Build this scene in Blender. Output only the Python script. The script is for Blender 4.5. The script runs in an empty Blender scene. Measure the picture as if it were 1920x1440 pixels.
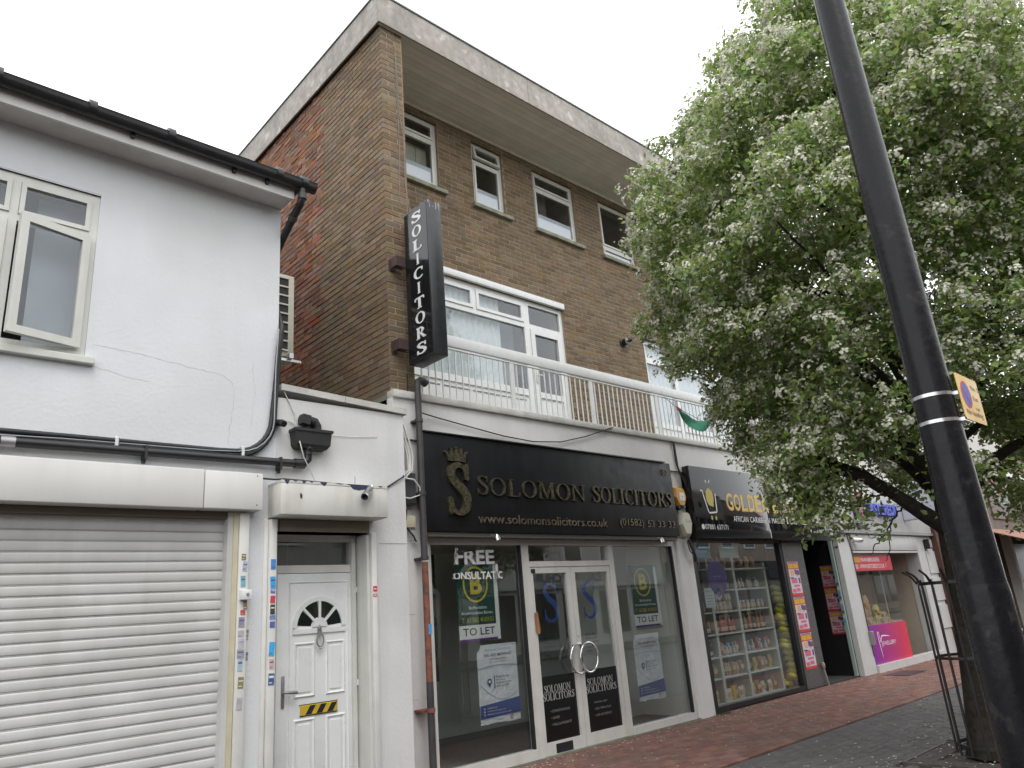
import bpy, bmesh, math, random
import numpy as np
from mathutils import Vector, Matrix

S = bpy.context.scene
COL = S.collection
RND = random.Random(11)
NPR = np.random.RandomState(5)

# ---------------------------------------------------------------- camera
cam_d = bpy.data.cameras.new('camera')
cam = bpy.data.objects.new('camera', cam_d)
COL.objects.link(cam)
CAM = Vector((0.0, 0.0, 1.5))                       # eye height 1.5 m above the pavement
yaw, pitch, roll = math.radians(43.556), math.radians(17.616), math.radians(-4.690)
fw = Vector((math.sin(yaw)*math.cos(pitch), math.cos(yaw)*math.cos(pitch), math.sin(pitch)))
rt = Vector((math.cos(yaw), -math.sin(yaw), 0.0))
up = rt.cross(fw)
rt2 = rt*math.cos(roll) + up*math.sin(roll)
up2 = -rt*math.sin(roll) + up*math.cos(roll)
cam.matrix_world = Matrix(((rt2.x, up2.x, -fw.x, CAM.x), (rt2.y, up2.y, -fw.y, CAM.y), (rt2.z, up2.z, -fw.z, CAM.z), (0, 0, 0, 1)))
cam_d.sensor_width = 36.0
cam_d.lens = 36.0*1384.5/1920.0
cam_d.clip_start = 0.05
cam_d.clip_end = 400.0
S.camera = cam

# ---------------------------------------------------------------- sky and sun (overcast)
SUN_EL, SUN_AZ = math.radians(58), math.radians(205)
W = bpy.data.worlds.new('World')
S.world = W
W.use_nodes = True
nt = W.node_tree
nt.nodes.clear()
sky = nt.nodes.new('ShaderNodeTexSky')
sky.sky_type = 'NISHITA'
sky.sun_disc = False
sky.sun_elevation = SUN_EL
sky.sun_rotation = SUN_AZ
sky.dust_density = 4.0
hs = nt.nodes.new('ShaderNodeHueSaturation')
hs.inputs['Saturation'].default_value = 0.12
nt.links.new(sky.outputs[0], hs.inputs['Color'])
cl = nt.nodes.new('ShaderNodeMix')
cl.data_type = 'RGBA'
cl.inputs['Factor'].default_value = 0.88           # even cloud cover
cl.inputs['B'].default_value = (10.4, 10.55, 10.75, 1)
nt.links.new(hs.outputs[0], cl.inputs['A'])
bg = nt.nodes.new('ShaderNodeBackground')
bg.inputs['Strength'].default_value = 0.15
nt.links.new(cl.outputs['Result'], bg.inputs['Color'])
wo = nt.nodes.new('ShaderNodeOutputWorld')
nt.links.new(bg.outputs[0], wo.inputs['Surface'])

sun_d = bpy.data.lights.new('sun', 'SUN')
sun_d.energy = 0.8
sun_d.angle = math.radians(25)
sun_d.color = (1.0, 0.97, 0.93)
sun = bpy.data.objects.new('sun', sun_d)
COL.objects.link(sun)
sd = Vector((math.sin(SUN_AZ)*math.cos(SUN_EL), math.cos(SUN_AZ)*math.cos(SUN_EL), math.sin(SUN_EL)))
sun.rotation_euler = sd.to_track_quat('Z', 'Y').to_euler()
sun.location = (-4, -12, 20)

S.view_settings.view_transform = 'Standard'
S.view_settings.look = 'None'
S.view_settings.exposure = 0.45
S.view_settings.gamma = 1.0
S.view_settings.use_curve_mapping = False
S.cycles.max_bounces = 8
S.cycles.transparent_max_bounces = 12
S.cycles.caustics_reflective = False
S.cycles.caustics_refractive = False
S.cycles.use_denoising = True

# ---------------------------------------------------------------- materials
def lin(r, g, b):
    return (r, g, b, 1.0)

MATS = {}

def mat(name, col, rough=0.6, var=0.12, vs=5.0, bump=0.0, bs=60.0, metal=0.0, spec=0.5, streak=0.0, scol=(0.25, 0.24, 0.2),
        patch=None, pth=0.6, ps=3.0, isl=0.0, objr=0.0, coat=0.0, grime=None):
    """Principled material whose colour wanders with soft noise; optional rain streaks, flaked patches, per-piece variation."""
    if name in MATS:
        return MATS[name]
    m = bpy.data.materials.new(name)
    m.use_nodes = True
    n, l = m.node_tree.nodes, m.node_tree.links
    p = n['Principled BSDF']
    p.inputs['Roughness'].default_value = rough
    p.inputs['Metallic'].default_value = metal
    p.inputs['Specular IOR Level'].default_value = spec
    if coat:
        p.inputs['Coat Weight'].default_value = coat
        p.inputs['Coat Roughness'].default_value = 0.04
    geo = n.new('ShaderNodeNewGeometry')
    pos = geo.outputs['Position']

    def noise(scale, detail=4.0, stretch=None, src=pos):
        t = n.new('ShaderNodeTexNoise')
        t.inputs['Scale'].default_value = scale
        t.inputs['Detail'].default_value = detail
        if stretch:
            mp = n.new('ShaderNodeMapping')
            mp.inputs['Scale'].default_value = stretch
            l.new(src, mp.inputs['Vector'])
            l.new(mp.outputs[0], t.inputs['Vector'])
        else:
            l.new(src, t.inputs['Vector'])
        return t.outputs['Fac']

    def mixc(fac, a, b):
        x = n.new('ShaderNodeMix')
        x.data_type = 'RGBA'
        for sock, v in (('A', a), ('B', b)):
            if isinstance(v, tuple):
                x.inputs[sock].default_value = (v[0], v[1], v[2], 1)
            else:
                l.new(v, x.inputs[sock])
        if isinstance(fac, float):
            x.inputs['Factor'].default_value = fac
        else:
            l.new(fac, x.inputs['Factor'])
        return x.outputs['Result']

    def ramp(src, lo, hi, v0=0.0, v1=1.0):
        r = n.new('ShaderNodeMapRange')
        r.inputs['From Min'].default_value = lo
        r.inputs['From Max'].default_value = hi
        r.inputs['To Min'].default_value = v0
        r.inputs['To Max'].default_value = v1
        l.new(src, r.inputs['Value'])
        return r.outputs[0]
    lo = tuple(c*(1-var) for c in col)
    hi = tuple(min(1, c*(1+var)) for c in col)
    c = mixc(ramp(noise(vs), 0.3, 0.7), lo, hi)
    if isl or objr:
        src = None
        if isl:
            src = geo.outputs['Random Per Island']
        if objr:
            oi = n.new('ShaderNodeObjectInfo')
            src = oi.outputs['Random']
        a = isl or objr
        h = n.new('ShaderNodeHueSaturation')
        wn = n.new('ShaderNodeTexWhiteNoise')
        wn.noise_dimensions = '1D'
        l.new(src, wn.inputs['W'])
        sep = n.new('ShaderNodeSeparateColor')
        l.new(wn.outputs['Color'], sep.inputs[0])
        l.new(ramp(sep.outputs[0], 0, 1, 1-a, 1+a), h.inputs['Value'])
        l.new(ramp(sep.outputs[1], 0, 1, 0.5-0.05*a, 0.5+0.05*a), h.inputs['Hue'])
        l.new(ramp(sep.outputs[2], 0, 1, 1-0.7*a, 1+0.7*a), h.inputs['Saturation'])
        l.new(c, h.inputs['Color'])
        c = h.outputs[0]
    if patch:
        f = ramp(noise(ps, 8.0), pth, pth+0.06)
        c = mixc(f, c, patch)
    if grime:                                        # large soft stains
        gcol, gamt, gs = grime
        f = ramp(noise(gs, 6.0), 0.45, 0.75, 0.0, gamt)
        c = mixc(f, c, gcol)
    if streak:
        f = ramp(noise(7.0, 5.0, (1.0, 1.0, 0.07)), 0.5, 0.8, 0.0, streak)
        c = mixc(f, c, scol)
    l.new(c, p.inputs['Base Color'])
    rr = ramp(noise(vs*2.3), 0.3, 0.7, max(0.0, rough-0.06), min(1.0, rough+0.06))
    l.new(rr, p.inputs['Roughness'])
    if bump:
        b = n.new('ShaderNodeBump')
        b.inputs['Strength'].default_value = bump
        b.inputs['Distance'].default_value = 0.01
        l.new(noise(bs, 6.0), b.inputs['Height'])
        l.new(b.outputs[0], p.inputs['Normal'])
    MATS[name] = m
    return m


def glass(name, tint=(0.9, 0.93, 0.92), boost=1.7, rough=0.01):
    if name in MATS:
        return MATS[name]
    m = bpy.data.materials.new(name)
    m.use_nodes = True
    n, l = m.node_tree.nodes, m.node_tree.links
    n.clear()
    fr = n.new('ShaderNodeFresnel')
    gm = n.new('ShaderNodeNewGeometry')
    io = n.new('ShaderNodeMapRange')                  # same reflectance from either side of a pane
    io.inputs['To Min'].default_value = 1.5
    io.inputs['To Max'].default_value = 1/1.5
    l.new(gm.outputs['Backfacing'], io.inputs['Value'])
    l.new(io.outputs[0], fr.inputs['IOR'])
    mu = n.new('ShaderNodeMath')
    mu.operation = 'MULTIPLY'
    mu.use_clamp = True
    mu.inputs[1].default_value = boost
    l.new(fr.outputs[0], mu.inputs[0])
    tr = n.new('ShaderNodeBsdfTransparent')
    tr.inputs[0].default_value = (*tint, 1)
    gl = n.new('ShaderNodeBsdfGlossy')
    gl.inputs['Roughness'].default_value = rough
    gl.inputs['Color'].default_value = (0.95, 0.97, 1, 1)
    mx = n.new('ShaderNodeMixShader')
    l.new(mu.outputs[0], mx.inputs[0])
    l.new(tr.outputs[0], mx.inputs[1])
    l.new(gl.outputs[0], mx.inputs[2])
    o = n.new('ShaderNodeOutputMaterial')
    l.new(mx.outputs[0], o.inputs[0])
    MATS[name] = m
    return m


def leafmat(name, col, trans=0.35, hue=0.03, val=0.35):
    m = bpy.data.materials.new(name)
    m.use_nodes = True
    n, l = m.node_tree.nodes, m.node_tree.links
    n.clear()
    geo = n.new('ShaderNodeNewGeometry')
    wn = n.new('ShaderNodeTexWhiteNoise')
    wn.noise_dimensions = '1D'
    l.new(geo.outputs['Random Per Island'], wn.inputs['W'])
    sep = n.new('ShaderNodeSeparateColor')
    l.new(wn.outputs['Color'], sep.inputs[0])
    h = n.new('ShaderNodeHueSaturation')
    h.inputs['Color'].default_value = (*col, 1)
    for k, (s, a, b) in enumerate((('Value', 1-val, 1+val), ('Hue', 0.5-hue, 0.5+hue), ('Saturation', 0.8, 1.15))):
        r = n.new('ShaderNodeMapRange')
        r.inputs['To Min'].default_value = a
        r.inputs['To Max'].default_value = b
        l.new(sep.outputs[k], r.inputs['Value'])
        l.new(r.outputs[0], h.inputs[s])
    p = n.new('ShaderNodeBsdfPrincipled')
    p.inputs['Roughness'].default_value = 0.45
    l.new(h.outputs[0], p.inputs['Base Color'])
    t = n.new('ShaderNodeBsdfTranslucent')
    l.new(h.outputs[0], t.inputs['Color'])
    mx = n.new('ShaderNodeMixShader')
    mx.inputs[0].default_value = trans
    l.new(p.outputs[0], mx.inputs[1])
    l.new(t.outputs[0], mx.inputs[2])
    o = n.new('ShaderNodeOutputMaterial')
    l.new(mx.outputs[0], o.inputs[0])
    return m


M_render = mat('white_render', (0.68, 0.695, 0.715), 0.75, 0.035, 1.3, 0.3, 30, streak=0.06, scol=(0.4, 0.39, 0.35), grime=((0.52, 0.5, 0.46), 0.35, 0.9))
M_render2 = mat('annexe_render', (0.66, 0.66, 0.66), 0.75, 0.05, 1.7, 0.25, 30, streak=0.2, scol=(0.36, 0.35, 0.31), grime=((0.5, 0.48, 0.44), 0.4, 1.1))
M_pier = mat('pier_render', (0.70, 0.69, 0.68), 0.7, 0.05, 2.0, 0.3, 25, streak=0.16, scol=(0.4, 0.38, 0.35), grime=((0.5, 0.48, 0.45), 0.3, 1.6))
M_crack = mat('crack', (0.48, 0.46, 0.43), 0.9, 0.3, 40)
M_upvc = mat('white_upvc', (0.76, 0.77, 0.77), 0.3, 0.03, 4, streak=0.08, scol=(0.5, 0.48, 0.43))
M_upvc_old = mat('weathered_upvc', (0.62, 0.62, 0.58), 0.4, 0.06, 4, streak=0.25, scol=(0.38, 0.37, 0.31))
M_trim = mat('white_trim', (0.7, 0.69, 0.66), 0.45, 0.06, 5, streak=0.22, scol=(0.42, 0.4, 0.34))
M_cream = mat('cream_trim', (0.55, 0.5, 0.36), 0.5, 0.1, 6)
M_slat = mat('shutter_slat', (0.56, 0.56, 0.545), 0.42, 0.08, 2.5, 0.05, 90, streak=0.25, scol=(0.36, 0.35, 0.32), grime=((0.42, 0.41, 0.38), 0.5, 1.4), patch=(0.66, 0.66, 0.64), pth=0.70, ps=4)
M_boxwhite = mat('shutter_box_white', (0.68, 0.675, 0.65), 0.4, 0.04, 2, streak=0.2, scol=(0.5, 0.48, 0.42))
M_hood = mat('canopy_dirty_white', (0.64, 0.63, 0.59), 0.55, 0.08, 4, streak=0.5, scol=(0.36, 0.35, 0.29), grime=((0.42, 0.41, 0.36), 0.5, 3.0))
M_soffit_w = mat('eaves_soffit_paint', (0.66, 0.64, 0.61), 0.6, 0.08, 3, grime=((0.36, 0.34, 0.31), 0.5, 2.0))
M_black = mat('black_plastic', (0.018, 0.018, 0.02), 0.35, 0.2, 8)
M_blackmat = mat('black_rubber', (0.02, 0.02, 0.022), 0.55, 0.2, 8)
M_grey_pipe = mat('dark_grey_pipe', (0.05, 0.046, 0.047), 0.5, 0.25, 6, streak=0.4, scol=(0.1, 0.09, 0.085))
M_rust_pipe = mat('red_oxide_pipe', (0.21, 0.075, 0.045), 0.65, 0.3, 14, patch=(0.09, 0.06, 0.05), pth=0.56, ps=18)
M_steel = mat('brushed_steel', (0.6, 0.6, 0.6), 0.28, 0.06, 20, metal=1.0)
M_chrome = mat('chrome', (0.75, 0.75, 0.76), 0.12, 0.03, 20, metal=1.0)
M_greymetal = mat('grey_metal', (0.32, 0.31, 0.32), 0.4, 0.08, 10, metal=0.6)
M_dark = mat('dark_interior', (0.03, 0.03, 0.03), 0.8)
M_mortar = mat('mortar', (0.295, 0.24, 0.165), 0.9, 0.15, 9, 0.4, 80)
M_mortar_red = mat('mortar_red_wall', (0.23, 0.15, 0.09), 0.9, 0.2, 6, 0.4, 80)
BR = (0.172, 0.119, 0.071)
RD = (0.19, 0.083, 0.046)
M_brick = mat('brown_brick', BR, 0.85, 0.16, 22, 0.35, 110, objr=0.27, grime=((0.11, 0.085, 0.055), 0.5, 0.8))
M_brick_s = mat('brown_brick_joined', BR, 0.85, 0.16, 22, 0.35, 110, isl=0.27, grime=((0.11, 0.085, 0.055), 0.5, 0.8))
M_red = mat('red_brick', RD, 0.85, 0.2, 16, 0.35, 110, isl=0.4, grime=((0.13, 0.075, 0.05), 0.4, 0.7), patch=(0.25, 0.135, 0.06), pth=0.66, ps=11)
M_fascia = mat('peeling_fascia_paint', (0.34, 0.31, 0.28), 0.7, 0.2, 9, 0.5, 40, patch=(0.5, 0.48, 0.44), pth=0.61, ps=5, streak=0.55, scol=(0.2, 0.19, 0.16), grime=((0.19, 0.17, 0.145), 0.7, 3.2))
M_soffit = mat('soffit_board_paint', (0.84, 0.80, 0.73), 0.6, 0.07, 3, objr=0.07)
M_coping = mat('coping_paint', (0.54, 0.53, 0.5), 0.7, 0.1, 6, 0.4, 40, grime=((0.3, 0.29, 0.25), 0.7, 4.0))
M_concrete = mat('grey_concrete', (0.2, 0.2, 0.165), 0.9, 0.2, 8, 0.6, 50, grime=((0.1, 0.12, 0.06), 0.6, 4.0))
M_sill = mat('mossy_sill', (0.3, 0.3, 0.24), 0.9, 0.2, 12, 0.4, 60, grime=((0.12, 0.15, 0.07), 0.6, 7.0))
M_signblack = mat('satin_black_sign', (0.011, 0.0115, 0.013), 0.45, 0.3, 3, spec=0.16, streak=0.25, scol=(0.03, 0.03, 0.032))
M_signgloss = mat('gloss_black_sign', (0.012, 0.012, 0.013), 0.08, 0.1, 3, spec=0.5)
M_bronze = mat('tarnished_gilt', (0.12, 0.10, 0.07), 0.4, 0.45, 34, metal=0.6, patch=(0.05, 0.06, 0.02), pth=0.52, ps=26)
M_gilt = mat('gilt_lettering', (0.14, 0.11, 0.075), 0.42, 0.6, 22, metal=0.4)
M_white = mat('white_print', (0.74, 0.74, 0.74), 0.5, 0.03)
M_paper = mat('crumpled_paper', (0.62, 0.64, 0.68), 0.6, 0.06, 9, 0.7, 12)
M_glass = glass('window_glass', boost=1.0)
M_glass_shop = glass('shop_glass', (0.92, 0.94, 0.93), 1.5)
M_glass_up = glass('upper_glass', (0.9, 0.92, 0.93), 1.15)
M_frost = mat('frosted_film', (0.7, 0.72, 0.76), 0.4, 0.05, 3, coat=0.3)
M_net = mat('net_curtain', (0.82, 0.85, 0.85), 0.8, 0.08, 14)
M_blind = mat('vertical_blind_fabric', (0.5, 0.47, 0.39), 0.8, 0.08, 9)
M_paver_r = mat('red_block_paver', (0.168, 0.083, 0.064), 0.8, 0.25, 6, 0.4, 90, isl=0.2, grime=((0.09, 0.062, 0.05), 0.55, 1.1))
M_paver_o = mat('red_block_paver_single', (0.168, 0.083, 0.064), 0.8, 0.25, 6, 0.4, 90, objr=0.2, grime=((0.09, 0.062, 0.05), 0.55, 1.1))
M_paver_g = mat('grey_block_paver', (0.085, 0.08, 0.078), 0.8, 0.2, 6, 0.4, 90, isl=0.14, grime=((0.055, 0.05, 0.05), 0.5, 1.1))
M_joint = mat('paving_joint', (0.05, 0.043, 0.038), 0.95, 0.3, 20)
M_asphalt = mat('asphalt', (0.05, 0.05, 0.052), 0.85, 0.2, 9, 0.4, 120)
M_kerb = mat('kerb_stone', (0.3, 0.29, 0.27), 0.8, 0.1, 9, 0.3, 60)
M_bark = mat('pear_bark', (0.026, 0.021, 0.016), 0.95, 0.5, 18, 1.0, 26, grime=((0.03, 0.034, 0.016), 0.5, 4.0))
M_post = mat('black_gloss_paint', (0.009, 0.009, 0.011), 0.27, 0.2, 14, 0.12, 35, spec=0.24, patch=(0.028, 0.027, 0.026), pth=0.64, ps=14, streak=0.5, scol=(0.022, 0.021, 0.02))
M_iron = mat('black_iron', (0.02, 0.018, 0.018), 0.45, 0.2, 12)


def flat(name, r, g, b, rough=0.5, **k):
    return mat(name, (r, g, b), rough, k.pop('var', 0.06), **k)


# ---------------------------------------------------------------- mesh building
ORG = {}


class MB:
    def __init__(self):
        self.v, self.f = [], []

    def add(self, vs, fs):
        o = len(self.v)
        self.v.extend([tuple(p) for p in vs])
        self.f.extend([tuple(i+o for i in f) for f in fs])
        return self

    def box(self, x0, x1, y0, y1, z0, z1):
        vs = [(x0, y0, z0), (x1, y0, z0), (x1, y1, z0), (x0, y1, z0), (x0, y0, z1), (x1, y0, z1), (x1, y1, z1), (x0, y1, z1)]
        return self.add(vs, [(0, 3, 2, 1), (4, 5, 6, 7), (0, 1, 5, 4), (1, 2, 6, 5), (2, 3, 7, 6), (3, 0, 4, 7)])

    def rbox(self, x0, x1, y0, y1, z0, z1, b=0.008, seg=2):
        bm = bmesh.new()
        bmesh.ops.create_cube(bm, size=1.0)
        for v in bm.verts:
            v.co = Vector((x0 if v.co.x < 0 else x1, y0 if v.co.y < 0 else y1, z0 if v.co.z < 0 else z1))
        bmesh.ops.bevel(bm, geom=bm.edges[:], offset=b, segments=seg, profile=0.5, affect='EDGES')
        self.bm(bm)
        return self

    def bm(self, bm, xf=None):
        bm.verts.ensure_lookup_table()
        bm.verts.index_update()
        vs = [(xf @ v.co if xf else v.co)[:] for v in bm.verts]
        self.add(vs, [tuple(v.index for v in f.verts) for f in bm.faces])
        bm.free()

    def quad(self, a, b, c, d):
        return self.add([a, b, c, d], [(0, 1, 2, 3)])

    def prism(self, poly, o, U, V, d, cap_back=True):
        """polygon in the (U,V) plane at o, extruded d along N = U x V (front at o+N*d)."""
        U, V, o = Vector(U), Vector(V), Vector(o)
        N = U.cross(V)
        n = len(poly)
        a = sum(poly[i][0]*poly[(i+1) % n][1]-poly[(i+1) % n][0]*poly[i][1] for i in range(n))
        if a < 0:
            poly = poly[::-1]
        vs = [o+U*x+V*y for x, y in poly]+[o+U*x+V*y+N*d for x, y in poly]
        fs = [tuple(range(n, 2*n))]
        if cap_back:
            fs.append(tuple(range(n-1, -1, -1)))
        fs += [(i, (i+1) % n, n+(i+1) % n, n+i) for i in range(n)]
        return self.add(vs, fs)

    def ribbon(self, L, Rr, o, U, V, d, closed=False):
        """strip between the polylines L and Rr, with thickness d."""
        U, V, o = Vector(U), Vector(V), Vector(o)
        N = U.cross(V)
        n = len(L)
        vs = []
        for p in (L, Rr):
            vs += [o+U*x+V*y+N*d for x, y in p]
        for p in (L, Rr):
            vs += [o+U*x+V*y for x, y in p]
        fs = []
        for i in range(n if closed else n-1):
            j = (i+1) % n
            fs += [(i, n+i, n+j, j), (2*n+i, i, j, 2*n+j), (n+i, 3*n+i, 3*n+j, n+j)]
        if not closed:
            fs += [(0, 2*n, 3*n, n), (n-1, 2*n-1, 4*n-1, 3*n-1)]
        return self.add(vs, fs)

    def tube(self, pts, r, n=8, caps=True):
        pts = [Vector(p) for p in pts]
        m = len(pts)
        rs = r if isinstance(r, (list, tuple)) else [r]*m
        vs, fs = [], []
        t0 = (pts[1]-pts[0]).normalized()
        a = t0.orthogonal().normalized()
        for i, p in enumerate(pts):
            if i == 0:
                t = t0
            elif i == m-1:
                t = (pts[i]-pts[i-1]).normalized()
            else:
                t = ((pts[i]-pts[i-1]).normalized()+(pts[i+1]-pts[i]).normalized())
                t = t.normalized() if t.length > 1e-6 else (pts[i+1]-pts[i]).normalized()
            a = (a-t*a.dot(t))
            a = a.normalized() if a.length > 1e-6 else t.orthogonal().normalized()
            b = t.cross(a)
            for k in range(n):
                th = 2*math.pi*k/n
                vs.append(p+(a*math.cos(th)+b*math.sin(th))*rs[i])
        for i in range(m-1):
            for k in range(n):
                k2 = (k+1) % n
                fs.append((i*n+k, i*n+k2, (i+1)*n+k2, (i+1)*n+k))
        if caps:
            fs.append(tuple(range(n-1, -1, -1)))
            fs.append(tuple((m-1)*n+k for k in range(n)))
        return self.add(vs, fs)

    def lathe(self, prof, c, n=16, axis=(0, 0, 1)):
        """profile [(radius, along axis)] turned about the axis through c."""
        A = Vector(axis).normalized()
        a = A.orthogonal().normalized()
        b = A.cross(a)
        c = Vector(c)
        vs, fs = [], []
        for r, h in prof:
            for k in range(n):
                th = 2*math.pi*k/n
                vs.append(c+A*h+(a*math.cos(th)+b*math.sin(th))*max(r, 1e-4))
        for i in range(len(prof)-1):
            for k in range(n):
                k2 = (k+1) % n
                fs.append((i*n+k, i*n+k2, (i+1)*n+k2, (i+1)*n+k))
        fs.append(tuple(range(n-1, -1, -1)))
        fs.append(tuple((len(prof)-1)*n+k for k in range(n)))
        return self.add(vs, fs)

    def rot(self, c, axis, ang, i0=0):
        R = Matrix.Rotation(ang, 4, Vector(axis))
        c = Vector(c)
        for i in range(i0, len(self.v)):
            self.v[i] = tuple(R @ (Vector(self.v[i])-c)+c)
        return self

    def bounds(self):
        a = np.array(self.v)
        return a.min(0), a.max(0)

    def build(self, name, m, parent=None, smooth=None, **props):
        a = np.array(self.v, dtype=float)
        lo, hi = a.min(0), a.max(0)
        c = Vector(((lo[0]+hi[0])/2, (lo[1]+hi[1])/2, lo[2]))
        a = a-np.array(c)
        me = bpy.data.meshes.new(name)
        me.from_pydata(a.tolist(), [], self.f)
        me.update()
        if m:
            me.materials.append(m)
        if smooth is not None:
            me.polygons.foreach_set('use_smooth', [True]*len(me.polygons))
            if smooth > 0:
                me.set_sharp_from_angle(angle=math.radians(smooth))
        o = bpy.data.objects.new(name, me)
        COL.objects.link(o)
        ORG[o.name] = c
        if parent:
            o.parent = parent
            o.location = c-ORG[parent.name]
        else:
            o.location = c
        for k, v in props.items():
            o[k] = v
        return o


def thing(name, label, cat, loc=(0, 0, 0), group=None):
    o = bpy.data.objects.new(name, None)
    o.empty_display_size = 0.1
    COL.objects.link(o)
    o.location = loc
    ORG[o.name] = Vector(loc)
    o['label'] = label
    o['category'] = cat
    if group:
        o['group'] = group
    return o


def tag(o, label, cat, group=None):
    o['label'] = label
    o['category'] = cat
    if group:
        o['group'] = group
    return o


def inst(src, parent, loc):
    """copy of one mesh object (mesh shared) at world loc under parent."""
    o = src.copy()
    COL.objects.link(o)
    ORG[o.name] = Vector(loc)
    if parent:
        o.parent = parent
        o.location = Vector(loc)-ORG[parent.name]
    else:
        o.location = loc
    return o


def copy_tree(root, loc, label=None):
    r = root.copy()
    COL.objects.link(r)
    r.location = loc
    ORG[r.name] = Vector(loc)
    if label:
        r['label'] = label
    for ch in root.children:
        c = ch.copy()
        COL.objects.link(c)
        c.parent = r
        for g in ch.children:
            d = g.copy()
            COL.objects.link(d)
            d.parent = c
    return r


def bx(name, x0, x1, y0, y1, z0, z1, m, parent=None, b=0.0, **p):
    mb = MB()
    if b:
        mb.rbox(x0, x1, y0, y1, z0, z1, b)
    else:
        mb.box(x0, x1, y0, y1, z0, z1)
    return mb.build(name, m, parent, smooth=30 if b else None, **p)


FX, UZ = (1, 0, 0), (0, 0, 1)                        # a face that looks towards -Y (the street)
SX = (0, -1, 0)                                      # with UZ: a face that looks towards -X

TCACHE = {}


def text_raw(s, bold=0.0):
    k = (s, bold)
    if k not in TCACHE:
        cu = bpy.data.curves.new('lettering', 'FONT')
        cu.body = s
        cu.resolution_u = 3
        cu.offset = bold
        ob = bpy.data.objects.new('lettering', cu)
        COL.objects.link(ob)
        me = bpy.data.meshes.new_from_object(ob)
        vs = [tuple(v.co) for v in me.vertices]
        fs = [tuple(p.vertices) for p in me.polygons]
        bpy.data.objects.remove(ob)
        bpy.data.curves.remove(cu)
        bpy.data.meshes.remove(me)
        TCACHE[k] = (vs, fs)
    return TCACHE[k]


def text(mb, s, o, U, V, w=None, h=None, d=0.0, bold=0.0, clip=None):
    """flat (or d thick) lettering; o = lower left of its box, scaled to width w and height h."""
    vs, fs = text_raw(s, bold)
    a = np.array(vs)
    lo, hi = a.min(0), a.max(0)
    sx = (w/(hi[0]-lo[0])) if w else None
    sy = (h/(hi[1]-lo[1])) if h else None
    sx = sx or sy
    sy = sy or sx
    U, V, o = Vector(U), Vector(V), Vector(o)
    N = U.cross(V)
    bm = bmesh.new()
    bv = [bm.verts.new(((x-lo[0])*sx, (y-lo[1])*sy, 0)) for x, y, z in vs]
    for f in fs:
        try:
            bm.faces.new([bv[i] for i in f])
        except ValueError:
            pass
    if clip:
        for co, no in clip:
            bmesh.ops.bisect_plane(bm, geom=bm.verts[:]+bm.edges[:]+bm.faces[:], plane_co=(co[0], co[1], 0), plane_no=(no[0], no[1], 0), clear_outer=True)
    if d:
        r = bmesh.ops.extrude_face_region(bm, geom=bm.faces[:])
        for e in r['geom']:
            if isinstance(e, bmesh.types.BMVert):
                e.co.z += d
    bm.normal_update()
    bm.verts.ensure_lookup_table()
    bm.verts.index_update()
    pts = [o+U*v.co.x+V*v.co.y+N*v.co.z for v in bm.verts]
    mb.add(pts, [tuple(v.index for v in f.verts) for f in bm.faces])
    bm.free()


# ---- a small roman serif alphabet (unit cap height)
def arcpts(cx, cy, rx, ry, a0, a1, n):
    return [(cx+rx*math.cos(math.radians(a0+(a1-a0)*i/n)), cy+ry*math.sin(math.radians(a0+(a1-a0)*i/n))) for i in range(n+1)]


def catmull(P, k=5):
    out = []
    for i in range(len(P)-1):
        p0, p1, p2, p3 = P[max(i-1, 0)], P[i], P[i+1], P[min(i+2, len(P)-1)]
        for j in range(k):
            t = j/k
            out.append(tuple(0.5*((2*p1[q])+(-p0[q]+p2[q])*t+(2*p0[q]-5*p1[q]+4*p2[q]-p3[q])*t*t+(-p0[q]+3*p1[q]-3*p2[q]+p3[q])*t**3) for q in range(len(p1))))
    out.append(tuple(P[-1]))
    return out


def rib(P):
    """points (x, y, halfwidth) -> left and right polylines."""
    L, Rr = [], []
    for i, p in enumerate(P):
        a, b = P[max(i-1, 0)], P[min(i+1, len(P)-1)]
        dx, dy = b[0]-a[0], b[1]-a[1]
        q = math.hypot(dx, dy) or 1
        L.append((p[0]-dy/q*p[2], p[1]+dx/q*p[2]))
        Rr.append((p[0]+dy/q*p[2], p[1]-dx/q*p[2]))
    return L, Rr


TK, TN, SF = 0.075, 0.028, 0.04


def _st(x0, y0, x1, y1, w):
    return ('p', [(x0-w, y0), (x0+w, y0), (x1+w, y1), (x1-w, y1)])


def _sf(x, y, l):
    return ('p', [(x-l, y), (x+l, y), (x+l, y+SF), (x-l, y+SF)])


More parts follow.
